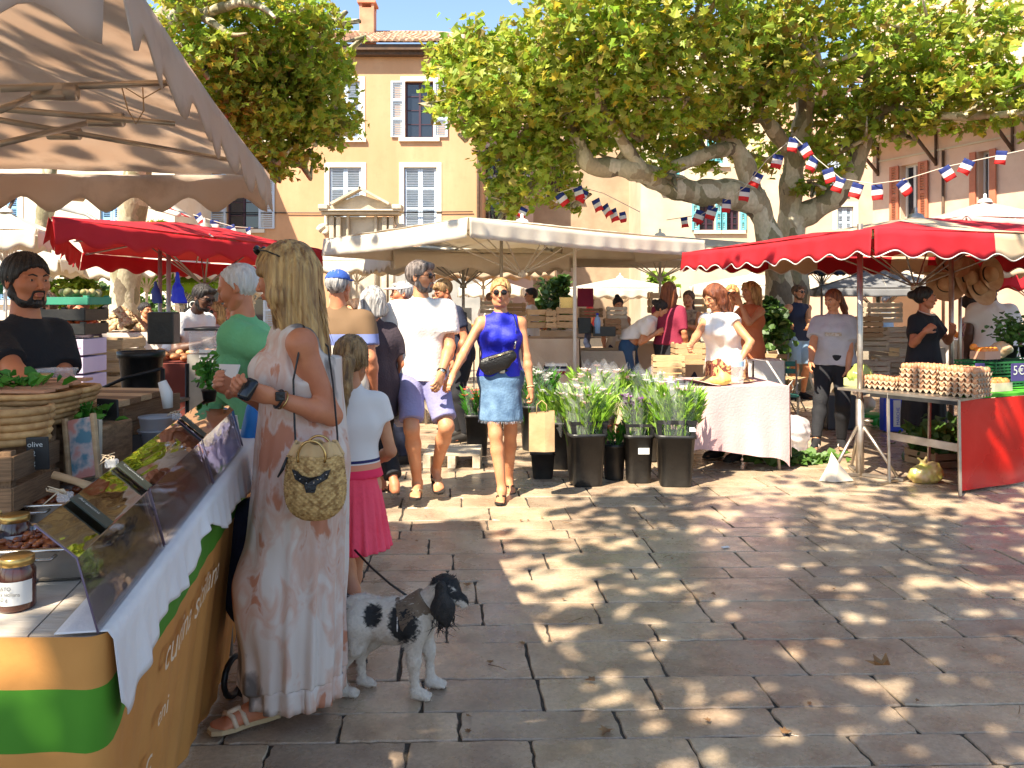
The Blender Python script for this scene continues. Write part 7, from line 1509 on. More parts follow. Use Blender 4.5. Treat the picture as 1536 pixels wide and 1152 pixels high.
# slate price tags clipped on the guard
for i, (t_, tx) in enumerate(((0.17, 'Arancini'), (0.47, 'Caponata'), (1.12, 'Olive'))):
 tg = thing('price_tag', ('slate price tag clipped nearest on the deli guard', 'slate price tag clipped at the first joint of the deli guard', 'slate price tag clipped farthest along the deli guard')[i], 'price tag', dk(t_, 0.12, 1.08), 'slate tags on the guard')
 ux = nrm(dk(0, 0.038, 1.012) - dk(0, 0.112, 1.078)); up = D; c = dk(t_, 0.070, 1.048) + np.array((0.004, 0, 0.006)); nz = nrm(np.cross(ux, up)); T = np.stack([ux, up, nz], 1)
 MB().rbox(c, (0.095, 0.045, 0.004), 0.001, rot=T).build('slate', M_SLATE, tg); text_obj('lettering', tx, M_CH, tg, c - ux * 0.038 - up * 0.004 + nz * 0.003, ux, up, 0.016)
 MB().rbox(dk(t_, 0.118, 1.085), (0.03, 0.016, 0.022), 0.004).build('clip', M_CLEAR, tg)
 mb = MB(); r = np.random.default_rng(i)
 for k in range(5): mb.tube([dk(t_, 0.115, 1.09), dk(t_ + 0.02 * r.normal(), 0.125 + 0.02 * r.normal(), 1.10), dk(t_ + 0.03 * r.normal(), 0.14 + 0.02 * r.normal(), 1.10 + 0.01 * r.normal())], [0.003, 0.002, 0.001], 4)
 mb.build('bow', M('raffia', (0.55, 0.42, 0.28), rough=0.8), tg)
# steel pans of food
fd = [('steel pan of red stew with wooden spoon, second on the deli counter', M_STEW), ('steel pan of dark caponata nearest the jars on the deli counter', M_STEW), ('steel pan of green olives behind the guard', M('olives', (0.10, 0.14, 0.02), (0.2, 0.2, 0.05), scale=30, rough=0.25)), ('steel pan of pickled vegetables behind the guard', M('pickles', (0.45, 0.22, 0.03), (0.5, 0.4, 0.08), scale=24, rough=0.3)), ('far steel pan at the end of the guard', M_STEW)]
Tk = np.stack([-LT, D, (0, 0, 1)], 1)
for i, (t_, l_, w_, d_) in enumerate(((0.78, 0.37, 0.28, 0.24), (0.40, 0.22, 0.28, 0.22), (0.74, 0.12, 0.18, 0.2), (0.98, 0.18, 0.24, 0.3), (1.38, 0.2, 0.26, 0.3))):
 pn = thing('food_pan', fd[i][0], 'food tray', dk(t_, l_, 0.862), 'steel pans on the deli counter'); c = dk(t_, l_, 0.862); hh = 0.075; mb = MB()
 def pan(u, v, c=c, w_=w_, d_=d_, hh=hh): 
  a = 2 * math.pi * u; x, y = math.cos(a), math.sin(a); k = (abs(x) ** 8 + abs(y) ** 8) ** (-1 / 8); ks, z = ((0.86, 0.0), (0.9, 0.01), (0.96, hh * 0.9), (1.0, hh), (1.07, hh), (1.08, hh - 0.006))[int(round(v * 5))]; return c + Tk @ np.array((x * k * w_ / 2 * ks, y * k * d_ / 2 * ks, z))
 mb.grid(pan, 48, 5, thick=0.002); mb.add([c + Tk @ np.array((a * w_ * 0.43, b * d_ * 0.43, 0.002)) for a, b in ((-1, -1), (1, -1), (1, 1), (-1, 1))], [(0, 1, 2, 3)]); mb.build('pan', M_STL, pn)
 r = np.random.default_rng(i); mb = MB()
 mb.grid(lambda u, v: c + Tk @ np.array(((u - 0.5) * w_ * 0.93, (v - 0.5) * d_ * 0.93, hh * 0.72 + 0.006 * math.sin(u * 30 + i) * math.sin(v * 26))), 30, 24)
 for k in range(60): mb.ball(c + Tk @ np.array((r.uniform(-0.42, 0.42) * w_, r.uniform(-0.42, 0.42) * d_, hh * 0.74 + r.uniform(0, 0.01))), r.uniform(0.007, 0.014) * np.array((1, 1.3, 0.8)), 6, 4)
 mb.build('food', fd[i][1], pn)
 if i < 2:
  for s in (-1, 1): MB().tube([c + Tk @ np.array((x * 0.045, s * (d_ / 2 + 0.012 + y), hh - 0.012)) for x, y in ((-1, 0), (-1, 0.03), (1, 0.03), (1, 0))], 0.004, 6).build('handle', M_STL, pn)
tag(MB().tube([P(80, 712, 2.2), P(115, 722, 2.2), P(148, 735, 2.2)], [0.011, 0.010, 0.015], 8).build('wooden_spoon', M_WOOD), 'wooden spoon lying across the pan of red stew', 'spoon')
for i, (px, pb, w_, Y, l_) in enumerate(((25, 915, 52, 1.69, 'dark preserve jar with white label nearest the deli counter corner'), (22, 838, 44, 1.98, 'dark preserve jar with gold lid behind the nearest one'), (0, 800, 34, 2.1, 'preserve jar cut by the left edge behind the others'), (162, 706, 26, 2.5, 'small jar behind the framed picture board'))):
 c = P(px, pb, Y); c[2] = 0.862 + SL * (Y - 1.55); j = thing('preserve_jar', l_, 'jar', c, 'preserve jars on the counter'); r_ = w_ / 2 * Y / FPX; jar(c, r_, r_ * 3.0, j)
 if i < 2: text_obj('lettering', 'PESTO\nalla siciliana\n360 g', M_CHALK, j, c + (-r_ * 0.55, -r_ * 1.02, r_ * 1.3), (1, 0, 0), (0, 0, 1), r_ * 0.3)
# back of the counter: wooden boxes, baskets, boards
cb = P(78, 700, 2.45); cb[2] = 0.86; bx = thing('board_box', 'upright box of pale and brown boards behind the stew pan', 'wooden box', cb)
for i in range(5): piece('board', cb + np.array((-0.10 + i * 0.062 - 0.02, -0.06 + 0.018 * (i % 2) + i * 0.012, 0.14)), (0.056, 0.014, 0.29 - 0.03 * (i == 0)), (M_PALEW if i in (0, 4) else M_WOODD if i == 2 else M_WOOD), bx, rotz(-0.25))
piece('board', cb + np.array((0, 0.1, 0.13)), (0.3, 0.2, 0.26), M_WOODD, bx)
c = P(18, 655, 2.45); c[2] = 1.14
bk = thing('wicker_basket', 'flat wicker basket lined with reddish boards on the wooden boxes', 'basket', c)
for k in range(6):
 mb = MB(); n = 44
 pts = [c + np.array((math.copysign(abs(math.cos(a)) ** 0.4, math.cos(a)) * (0.175 + 0.006 * k + 0.004 * math.sin(22 * a + k * math.pi)), math.copysign(abs(math.sin(a)) ** 0.4, math.sin(a)) * (0.15 + 0.005 * k + 0.004 * math.sin(22 * a + k * math.pi)), 0.008 + 0.016 * k)) for a in np.linspace(0, 2 * math.pi, n)]
 mb.tube(pts, 0.009, 6); mb.build('wicker_strand', M_WICK, bk)
MB().box(c + (0, 0, 0.01), (0.33, 0.28, 0.01)).build('bottom_board', M_WICK, bk)
for k in range(4): piece('board', c + np.array((0.0, -0.10 + 0.065 * k, 0.10 + 0.004 * k)), (0.35, 0.055, 0.008), M_TERR, bk, rotz(0.05 * (k - 1)))
c2 = P(0, 745, 2.2); c2[2] = 0.87; b2 = crate('brown slatted crate at the left edge behind the preserve jars', c2 + (-0.06, 0, 0), 0.3, 0.26, 0.24, 0.1, M_WOODD, 3)
c2 = P(5, 700, 2.25); c2[2] = 1.11; bk2 = thing('wicker_basket', 'deep wicker basket at the left edge above the brown crate', 'basket', c2)
for k in range(5):
 MB().tube([c2 + np.array(((0.11 + 0.003 * k) * math.cos(a), (0.09 + 0.003 * k) * math.sin(a), 0.01 + 0.02 * k)) for a in np.linspace(0, 2 * math.pi, 30)], 0.012, 6).build('wicker_strand', M_WICK, bk2)
def tagboard(label, px, py0, py1, Y, w, lines, rz=0.0, tilt=0.15, fs=0.022, name='chalk_sign', mat=None, cm=None):
 p0, p1 = P(px, py0, Y), P(px, py1, Y); h = p0[2] - p1[2]; T = rotz(rz) @ rotx(tilt); c = (p0 + p1) / 2; t = thing(name, label, 'sign', c - (0, 0, h / 2)); MB().rbox(c, (w, 0.008, h), 0.003, rot=T).build('board', mat or M_CHALK, t)
 for i, s in enumerate(lines): text_obj('lettering', s, cm or M_CH, t, c + T @ np.array((-w * 0.42, -0.0055, h * 0.5 - h * (i + 1.0) / (len(lines) + 0.6))), T @ np.array((1.0, 0, 0)), T @ np.array((0, 0, 1.0)), fs)
 return t
tagboard('black chalk tag hung on the wicker basket edge', 57, 655, 705, 2.2, 0.055, ['olive', '12', 'kg'], 0.2, 0.1, 0.02)
tagboard('tall black price board with chalk writing against the wooden counter box', 163, 598, 690, 2.6, 0.085, ['Salame', '22€', '', 'Speck 29€', 'Pane', '4€'], -0.35, 0.05, 0.018)
ct = P(128, 600, 2.95); wc = thing('counter_box', 'wooden counter box with plank top behind the price board', 'wooden box', (ct[0], ct[1], 0.87))
for k in range(5): piece('plank', (ct[0] - 0.02, ct[1] - 0.19 + 0.085 * k, 1.155), (0.52, 0.082, 0.02), M_WOODD if k % 2 else M_WOOD, wc, rotz(-0.1))
for k in range(4): piece('board', (ct[0] + 0.04, ct[1] - 0.21, 0.905 + k * 0.068), (0.42, 0.016, 0.064), M_WOODD, wc, rotz(-0.1)); piece('board', (ct[0] + 0.22, ct[1] + 0.02, 0.905 + k * 0.068), (0.016, 0.42, 0.064), M_WOODD, wc, rotz(-0.1))
pb = thing('picture_board', 'wooden board with a faded red and blue picture leaning behind the stew pan', 'picture board', P(130, 710, 2.35)); pc = P(124, 672, 2.35); T = rotz(-0.1) @ roty(-0.20) @ rotx(-0.15)
MB().rbox(pc, (0.075, 0.01, 0.17), 0.003, rot=T).build('print', M('faded_print', (0.10, 0.22, 0.28), (0.6, 0.25, 0.2), scale=14, thr=(0.42, 0.58), c3=(0.5, 0.42, 0.4)), pb)
for s in (-1, 1): MB().rbox(pc + T @ np.array((s * 0.044, -0.004, 0)), (0.013, 0.016, 0.185), 0.003, rot=T).build('frame', M_WOOD, pb)
def herb(label, c, h, sp, n, size, mat, seed, pot=None, name='basil_plant', cat='herb'):
 t = thing(name, label, cat, c); r = np.random.default_rng(seed); mb = MB(); z0 = 0.0
 if pot: MB().lathe([(0, 0), (pot * 0.75, 0), (pot, pot * 1.6), (pot * 1.08, pot * 1.6), (pot * 1.08, pot * 1.8), (pot * 0.9, pot * 1.75), (0, pot * 1.7)], c, 16).build('pot', M_BLK, t); z0 = pot * 1.7
 for k in range(9): a = r.normal(size=2) * sp * 0.7; mb.tube([np.asarray(c) + (0, 0, z0), np.asarray(c) + (a[0] * 0.6, a[1] * 0.6, z0 + h * 0.5), np.asarray(c) + (a[0], a[1], z0 + h * 0.95)], 0.003, 4)
 mb.build('stem', M_BASIL, t); mb = MB(); tuft(mb, np.asarray(c) + (0, 0, z0), n, h, sp, size, r); mb.build('leaves', mat, t); return t
c = P(125, 640, 2.5); herb('bunch of basil behind the picture board', c, 0.08, 0.035, 60, 0.035, M_BASIL, 1); c = P(25, 610, 2.42); c[2] = 1.245; herb('green leaves scattered on the wicker basket boards', c, 0.03, 0.06, 50, 0.04, M_BASIL, 2, name='loose_leaves')
c = P(314, 604, 3.1); herb('basil plant rising above the end of the deli guard', c, 0.12, 0.024, 60, 0.036, M_BASIL, 3, pot=0.028)
c = P(82, 608, 2.75); c[2] = 1.20; tb = thing('deli_tub', 'clear lidded tub holding a dark jar on the baskets', 'tub', c); MB().lathe([(0, 0), (0.045, 0), (0.058, 0.06), (0.062, 0.062), (0.062, 0.07), (0, 0.075)], c, 24, sq=4).build('tub_body', M_CLEAR, tb); jar(c + np.array((0.0, -0.07, 0)), 0.032, 0.06, tb, True, True)
c = P(232, 668, 2.85); c[2] = 0.90; 
for k in range(4):
 ck = c + np.array((0.002 * k, 0.0, 0.045 * k)); tub = thing('plastic_tub', ('lowest', 'second', 'third', 'topmost')[k] + ' milky tub of the stack behind the guard', 'tub', ck, 'stack of milky tubs'); MB().lathe([(0.0, 0.0), (0.048, 0.0), (0.056, 0.055), (0.060, 0.056), (0.060, 0.062), (0.054, 0.060)], ck, 24).build('tub_body', M_MILK, tub)
tag(MB().tube([P(252, 612, 2.8), P(250, 590, 2.8), P(243, 572, 2.8)], [0.016, 0.020, 0.014], 10).build('paper_roll', M_PAPER), 'white paper cone standing behind the stack of tubs', 'paper cone')
tagboard('small black slip box tilted beside the tubs', 192, 648, 690, 2.75, 0.09, [], 0.5, -0.9); 
tagboard('red and white striped menu card at the far end of the guard', 346, 620, 690, 3.35, 0.11, ['MENU', 'pane', 'pizza'], -0.5, 0.2, 0.02, 'menu_card', M_PAPER, M_FRD)
tagboard('white menu sheet propped beyond the basil plant', 335, 545, 580, 3.6, 0.14, ['Antipasti', 'Panini'], -0.3, -0.5, 0.02, 'menu_card', M_PAPER, M_CHALK)
# orange skirt of the next counter, navy trolley, blue bag
nt = table('low red orange skirted side table past the deli counter', (-1.47, 4.0, 0), 0.5, 0.7, 0.80, 0.16, C_ORSK, 0.76, seed=4)
tr = thing('shopping_trolley', 'navy shopping trolley with green strap between woman and counter', 'trolley', (-0.99, 3.1, 0)); d = SD(0.012); d.cap((-0.99, 3.12, 0.36), (-0.985, 3.12, 0.66), 0.105, 0.085, k=0.03, fl=(0.9, 1, 1)); V, Q = d.mesh(); mb = MB(); sd_add(mb, V + vnormals(V, Q) * wrinkle(V, 0.008, 1, 5)[:, None], Q); mb.build('bag_body', C_NAVY, tr)
MB().tube([(-0.92, 3.02, 0.70), (-0.90, 3.01, 0.62), (-0.91, 3.01, 0.5)], 0.016, 6, flat=0.4).build('strap', M_GRNP, tr)
MB().tube([(-0.97, 3.12, 0.9), (-0.98, 3.14, 0.6), (-0.99, 3.06, 0.25), (-1.0, 3.02, 0.05), (-0.90, 3.0, 0.02)], 0.013, 8).build('frame', M_BLK, tr)
for s in (-0.08, 0.08): MB().tube([(-0.97 + s + 0.07 * math.cos(a) * 0.2, 3.1 + 0.07 * math.cos(a), 0.08 + 0.07 * math.sin(a)) for a in np.linspace(0, 2 * math.pi, 18)], 0.012, 6).build('wheel', M_BLK, tr)
lump('bright blue carrier bag hanging from the old man in green', 'carrier_bag', 'bag', P(377, 690, 3.4), (0.045, 0.05, 0.13), M('blue_bag', (0.01, 0.16, 0.5), (0.015, 0.2, 0.6), rough=0.4), 0.2, 3, 0.012)

# ------------------------------------------------------------------ stalls behind the counter
cx, cy = at(115, 5.3)[0], 5.3
for k in range(3):
 bxx = thing('produce_box', ('lowest', 'middle', 'topmost')[k] + ' lilac cardboard box with maroon lettering behind the seller', 'box', (cx, cy, 0.92 + 0.115 * k), 'lilac cardboard boxes'); MB().rbox((cx, cy, 0.972 + 0.115 * k), (0.24, 0.3, 0.10), 0.003).build('carton', M('lilac_card', (0.52, 0.42, 0.60), (0.6, 0.5, 0.66), scale=4), bxx)
 text_obj('lettering', 'Riserbato', M('maroon_print', (0.25, 0.01, 0.06)), bxx, (cx - 0.105, cy - 0.152, 0.962 + 0.115 * k), (1, 0, 0), (0, 0, 1), 0.042, bold=True); text_obj('lettering', 'La', MATS['maroon_print'], bxx, (cx + 0.085, cy - 0.152, 0.965 + 0.115 * k), (1, 0, 0), (0, 0, 1), 0.024)
 MB().box((cx - 0.03, cy - 0.151, 1.012 + 0.115 * k), (0.16, 0.006, 0.012)).build('slot', M_BLK, bxx)
for k in range(3): crate(('lowest', 'middle', 'upper')[k] + ' dark crate under the lilac boxes behind the seller', (cx, cy + 0.02, 0.3 * k), 0.34, 0.32, 0.28, 0, M_WOODD, 3, 'dark crates under the lilac boxes')
for k in range(2): crate(('lower', 'upper')[k] + ' black crate of red peppers on the lilac boxes', (cx - 0.02, cy, 1.275 + 0.09 * k), 0.30, 0.3, 0.085, 0, M_BLK, 1, 'black crates on the lilac boxes')
mb = MB(); r = np.random.default_rng(4)
for k in range(40): mb.ball((cx - 0.02 + r.uniform(-0.13, 0.13), cy + r.uniform(-0.13, 0.13), 1.34 + r.uniform(0, 0.03)), 0.03, 7, 5)
tag(mb.build('red_peppers', M('pepper_red', (0.5, 0.02, 0.01), (0.6, 0.1, 0.02), rough=0.25)), 'heap of red peppers in the black crates', 'peppers', kind='stuff')
crate('green edged wooden tray of vegetables above the black crates', (cx, cy, 1.465), 0.30, 0.3, 0.06, 0, M('green_card', (0.04, 0.25, 0.16), rough=0.6), 1); mb = MB()
for k in range(26): mb.ball((cx + r.uniform(-0.12, 0.12), cy + r.uniform(-0.12, 0.12), 1.53 + r.uniform(0, 0.02)), r.uniform(0.018, 0.03), 7, 5)
tag(mb.build('vegetables', M('artichoke', (0.12, 0.15, 0.04), (0.35, 0.25, 0.12), scale=20, isl=0.4)), 'heap of vegetables in the green edged tray', 'vegetables', kind='stuff')
sx, sy = at(162, 5.8)
for k in range(5): crate(('lowest', 'second', 'third', 'fourth', 'topmost')[k] + ' crate of the wooden stack left of the black bucket', (sx, sy, 0.25 * k), 0.36, 0.4, 0.235, 0.05, M_WOOD, 3, 'wooden crate stack left of the bucket')
tbl = table('plank table carrying a heap of potatoes beyond the crates', (*at(182, 9.0), 0), 1.3, 0.7, 1.15, 0, cloth('banner', (0.6, 0.5, 0.42)), 0.35, seed=6); mb = MB(); r = np.random.default_rng(5); c = np.array((*at(182, 9.0), 1.16))
for k in range(240):
 a, q_ = r.uniform(0, 6.28), r.uniform(0, 1) ** 0.5; mb.ball(c + (0.30 * q_ * math.cos(a), 0.25 * q_ * math.sin(a), (1 - q_) * 0.24 + 0.02), r.uniform(0.024, 0.034) * np.array((1.2, 1, 0.9)), 7, 5)
tag(mb.build('potatoes', M('potato', (0.42, 0.28, 0.15), (0.52, 0.38, 0.22), scale=10, isl=0.25)), 'heap of potatoes on the plank table', 'potatoes', kind='stuff')
# black bucket on a dark rack
c = P(212, 600, 3.85); rk = thing('metal_rack', 'dark metal rack carrying the black bucket behind the tubs', 'rack', (c[0], c[1], 0))
for a in (-0.16, 0.16):
 for b in (-0.14, 0.14): MB().tube([(c[0] + a, c[1] + b, 0), (c[0] + a, c[1] + b, c[2] + 0.16 if a > 0 else c[2])], 0.010, 6).build('upright', M_IRON, rk)
for z in (0.3, 0.7, c[2] - 0.01): MB().box((c[0], c[1], z), (0.34, 0.30, 0.014)).build('shelf', M_IRON, rk)
MB().tube([(c[0] - 0.16, c[1] - 0.14, c[2] + 0.05), (c[0], c[1] - 0.15, c[2] + 0.12), (c[0] + 0.16, c[1] - 0.14, c[2] + 0.16)], 0.008, 6).build('rail', M_IRON, rk)
def bucket(label, c, r, h, sq=None, group=None, collar=0.0, rim=True, mat=None, n=32, sticker=None, rz=0.0):
 t = thing('flower_bucket', label, 'bucket', c, group); mat = mat or M_BLK; Rm = rotz(rz)
 MB().lathe([(0.0, 0.0), (r * 0.76, 0.0), (r * 0.79, 0.01), (r * 0.97, h - 0.03), (r * 1.05, h - 0.03), (r * 1.06, h), (r * 0.96, h), (r * 0.94, h - 0.04), (r * 0.7, 0.03), (0, 0.03)], c, n, sq=sq, rot=Rm).build('bucket_body', mat, t)
 if collar:
  for a in range(4):
   Ra = rotz(a * math.pi / 2 + rz); q0 = lambda x, z, k: np.asarray(c) + Ra @ np.array((x, -r * k, z))
   for s in (-1, 1): MB().prism([q0(s * r * 0.94, h, 0.93), q0(s * r * 0.70, h, 0.93), q0(s * r * 0.74, h + collar * 0.75, 1.0), q0(s * r * 1.0, h + collar, 1.0)], Ra @ np.array((0, 0.012, 0))).build('collar_post', mat, t)
   MB().prism([q0(-r * 1.0, h + collar * 0.72, 1.0), q0(r * 1.0, h + collar * 0.72, 1.0), q0(r * 1.04, h + collar, 1.02), q0(-r * 1.04, h + collar, 1.02)], Ra @ np.array((0, 0.010, 0))).build('collar_rail', mat, t)
 if sticker: MB().box(np.asarray(c) + sticker[0], sticker[1]).build('sticker', M_PAPER, t)
 return t
bucket('round black bucket standing on the dark rack behind the tubs', c + (0, 0, 0), 0.10, 0.23)
tag(MB().rbox(c + (0.0, 0.25, 0.33), (0.13, 0.1, 0.16), 0.01).build('bin_lid', M_BLK), 'black plastic board standing behind the round bucket', 'board')
# bread stall
bt_ = table('bread stall table beneath the red canopy', (*at(300, 7.0), 0), 1.0, 0.7, 0.98, 0, cloth('brick_cloth', (0.16, 0.03, 0.02)), 0.5, seed=7, top=M_WOODD); mb = MB(); r = np.random.default_rng(6)
for k in range(60): 
 b_ = np.array((at(300, 7.0)[0] + r.uniform(-0.42, 0.2), 7.0 + r.uniform(-0.3, 0.2), 1.0 + r.uniform(0.01, 0.06))); mb.ball(b_, (0.06, 0.035, 0.028), 8, 5, rot=rotz(r.uniform(0, 3)))
tag(mb.build('bread_rolls', M('crust', (0.35, 0.13, 0.05), (0.55, 0.28, 0.12), scale=12, isl=0.4, rough=0.5)), 'heap of bread rolls and sausages on the bread stall', 'bread', kind='stuff')
gc = thing('glass_case', 'counter case of plastic panels with white labels in front of the old man', 'display case', (*at(338, 6.2), 0)); gx = at(338, 6.2)[0]
MB().box((gx, 6.2, 0.55), (0.42, 0.4, 1.1)).build('cabinet', M('case_grey', (0.22, 0.20, 0.18), (0.3, 0.28, 0.25), scale=6, rough=0.35), gc); MB().box((gx, 6.2, 1.19), (0.40, 0.38, 0.16)).build('glass_box', M_CLEAR, gc); MB().rbox((gx, 6.2, 1.285), (0.46, 0.44, 0.02), 0.004).build('lid', M_BLK, gc)
for k in range(3): MB().box((gx - 0.03, 5.995, 1.05 + 0.038 * k), (0.18, 0.006, 0.022)).build('label', M_PAPER, gc)
for k in range(7): MB().box((gx - 0.12 + 0.04 * k, 5.996, 0.90), (0.01, 0.006, 0.08), rot=roty(0.4)).build('vent_slot', M_BLK, gc)
for i, (px, py, s) in enumerate(((266, 430, 1.0), (233, 435, 0.75))):
 d_ = lambda d, s=s: (d.cap((0, 0, 0.30 * s), (0, 0, 0.04), 0.015, 0.05 * s, k=0.02, fl=(1, 0.5, 1)), d.cap((0, 0, 0.12), (0.03, 0, 0.0), 0.065 * s, k=0.02, fl=(1, 0.5, 1)))
 lump(('vivid blue', 'darker blue')[i] + ' cloth bag tied to the ' + ('front', 'rear') [i] + ' pole of the red canopy', 'tied_bag', 'bag', P(px, 455, 8.1 if i == 0 else 8.8), 0.12, M('bag_blue' + 'ab'[i], (0.012, 0.03, (0.55, 0.2)[i]), rough=0.5), 0.3, i, 0.012, sd=d_)

# ------------------------------------------------------------------ florist
C_PKCL = cloth('pink_table', (0.54, 0.33, 0.33), (0.62, 0.42, 0.41), scale=2)
ft = table('florist table with draped pale pink cloth beside the flower buckets', (*at(1080, 7.55), 0), 0.93, 0.85, 0.745, 0.10, C_PKCL, 0.56, seed=9, wav=0.016); FX, FY = at(1090, 7.55)
def ontab(px, Y, z=0.755): return np.array((*at(px, Y), z))
def sheet(label, name, c, w, d, rz, mat, cat='paper', curl=0.02, seed=1):
 r = np.random.default_rng(seed); a, b = r.uniform(0, 6, 2); Rm = rotz(rz); mb = MB(); mb.grid(lambda u, v: np.asarray(c) + Rm @ np.array(((u - .5) * w, (v - .5) * d, 0.004 + curl * (0.5 + 0.5 * math.sin(4 * u + a)) * (0.5 + 0.5 * math.sin(3 * v + b)))), 16, 10, thick=0.0015); return tag(mb.build(name, mat), label, cat)
sheet('brown kraft wrapping sheet spread on the pink florist table', 'wrapping_sheet', ontab(1070, 7.5), 0.55, 0.5, 0.5, M_KRAFT, curl=0.06); sheet('blue edged plastic sleeves on the florist table corner', 'plastic_sleeves', ontab(1008, 7.35), 0.34, 0.3, 0.1, M('sleeve_blue', (0.4, 0.45, 0.6), rough=0.2), curl=0.03, seed=2); sheet('pale pink tissue paper heaped at the table edge', 'tissue_paper', ontab(1045, 7.25), 0.4, 0.2, -0.2, C_ROSE, curl=0.05, seed=3)
lump('twist of yellow paper in front of the water jug', 'paper_twist', 'paper', ontab(1080, 7.2), (0.10, 0.06, 0.05), M('yellow_paper', (0.65, 0.50, 0.10), (0.7, 0.58, 0.2), scale=8), 0.4, 4, 0.012, sd=lambda d: (d.ell((0, 0, 0.04), (0.10, 0.06, 0.045), k=0.02), d.cap((0.03, 0, 0.07), (-0.02, 0, 0.17), 0.03, 0.006, k=0.03)))
c = ontab(1106, 7.3); wj = thing('water_bottle', 'clear ribbed water bottle on the pink florist table', 'bottle', c); MB().lathe([(0, 0), (0.05, 0.0)] + [(0.055 + 0.003 * (k % 2), 0.02 + 0.018 * k) for k in range(9)] + [(0.056, 0.20), (0.045, 0.245), (0.018, 0.285), (0.016, 0.31), (0, 0.312)], c, 18).build('bottle_body', M_CLEAR, wj); MB().lathe([(0.0575, 0.155), (0.0575, 0.20)], c, 18).build('label', M('label_blue', (0.3, 0.45, 0.65)), wj)
GB = 'black flower buckets of the florist'
def bouquet(label, c, r_, h, cols, seed, nst=70, sleeves=6, bloom=24, leafm=M_LILY, spread=1.15):
 """cut flowers in cellophane: stems, blades, blooms, sleeves"""
 t = thing('flower_bunch', label, 'flowers', c); r = np.random.default_rng(seed); c = np.asarray(c); ms, mb, bl = MB(), MB(), MB(); pts = []
 for k in range(nst):
  a, q_ = r.uniform(0, 6.28), r.uniform(0, 1) ** 0.5; b0 = c + (q_ * r_ * 0.3 * math.cos(a), q_ * r_ * 0.3 * math.sin(a), 0.03); t0 = c + (q_ * r_ * spread * math.cos(a) * 1.15, q_ * r_ * spread * math.sin(a), h * r.uniform(0.82, 1.02)); m = (b0 + t0) / 2 + r.normal(size=3) * 0.01
  ms.tube([b0, m, t0], [0.003, 0.003, 0.002], 3); pts.append(t0)
  for j in range(9):
   f = r.uniform(0.70, 1.0); p_ = b0 + (t0 - b0) * f; dr = nrm(np.array((math.cos(a) * 0.5 + r.normal() * 0.45, math.sin(a) * 0.5 + r.normal() * 0.45, 1.5))); L_ = r.uniform(0.06, 0.12); sd_ = nrm(np.cross(dr, r.normal(size=3))) * 0.013
   mb.add([p_, p_ + dr * L_ * 0.5 + sd_, p_ + dr * L_ + (math.cos(a) * 0.02, math.sin(a) * 0.02, 0), p_ + dr * L_ * 0.5 - sd_], [(0, 1, 2, 3)])
 ms.build('stem', leafm, t); tag(mb.build('leaves', leafm, t), kind='stuff')
 for k in range(bloom):
  p_ = pts[r.integers(len(pts))] + np.array((0, 0, r.uniform(0.0, 0.05))); sz = r.uniform(0.028, 0.05)
  for j in range(7): a = 2 * math.pi * j / 7; v = np.array((math.cos(a), math.sin(a), 0.5)); w_ = np.array((-math.sin(a), math.cos(a), 0)); bl.add([p_, p_ + v * sz * 0.6 + w_ * sz * 0.35, p_ + v * sz, p_ + v * sz * 0.6 - w_ * sz * 0.35], [(0, 1, 2, 3)])
 if bloom: tag(bl.build('blooms', cols, t), kind='stuff')
 for k in range(sleeves):
  a = 2 * math.pi * k / sleeves + r.uniform(0, 1); o = np.array((math.cos(a), math.sin(a), 0)) * r_ * 0.55; lean = o * 1.0; rr = r_ * 0.62; hh = h * r.uniform(1.0, 1.12); ph = r.uniform(0, 6)
  sm = MB(); sm.grid(lambda u, v: c + o * 0.5 + lean * v * 0.9 + np.array((rr * (0.25 + 0.75 * v) * math.cos(6.283 * u) * (1 + 0.05 * math.sin(9 * u * 6.283 + ph)), rr * (0.25 + 0.75 * v) * math.sin(6.283 * u), 0.12 + (hh - 0.12) * v + 0.05 * v * math.cos(5 * 6.283 * u + ph))), 30, 4, smooth=False); sm.build('cellophane_sleeve', M_CELLO, t)
 return t
def bk_at(px, pyb): Y = 1845.0 / (pyb - 450); return np.array((*at(px, Y), 0.0)), Y
c, Y = bk_at(878, 726); bucket('tall square black bucket with open collar, left of the front pair', c, 0.150, 0.43, sq=7, group=GB, collar=0.10, rz=0.15); bouquet('pink lilies with lime green buds in cellophane, left bucket', c, 0.17, 0.74, M_PETP, 1, 130, 7, 34)
c, Y = bk_at(1012, 726); bucket('tall square black bucket with open collar nearest the pink table', c, 0.158, 0.42, sq=7, group=GB, collar=0.12, sticker=((0.11, -0.165, 0.47), (0.05, 0.004, 0.035)), rz=-0.1); bouquet('lime green lily buds in cellophane beside the pink table', c, 0.18, 0.76, M_PETP, 2, 120, 7, 14)
c, Y = bk_at(957, 722); bucket('narrow square black bucket with torn sticker between the two tall ones', c, 0.118, 0.40, sq=6, group=GB, collar=0.09, sticker=((0.03, -0.112, 0.27), (0.09, 0.004, 0.05))); bouquet('violet blooms wrapped in white paper between the lilies', c, 0.12, 0.66, M_PETV, 3, 50, 4, 60)
c, Y = bk_at(921, 718); bucket('round black bucket with a single red carnation in front', c, 0.10, 0.30, group=GB); bouquet('a few red carnations in the round bucket', c, 0.07, 0.42, M_PETR, 4, 12, 1, 8, leafm=M_BASIL)
c, Y = bk_at(814, 716); bucket('small square grey black bucket under the paper bag', c, 0.105, 0.235, sq=6, group=GB)
c, Y = bk_at(838, 702); bucket('deep black bucket of green foliage behind the small square one', c, 0.11, 0.42, sq=6, group=GB); bouquet('pale yellow buds behind the paper bag', c, 0.14, 0.68, M_PETW, 5, 60, 3, 30)
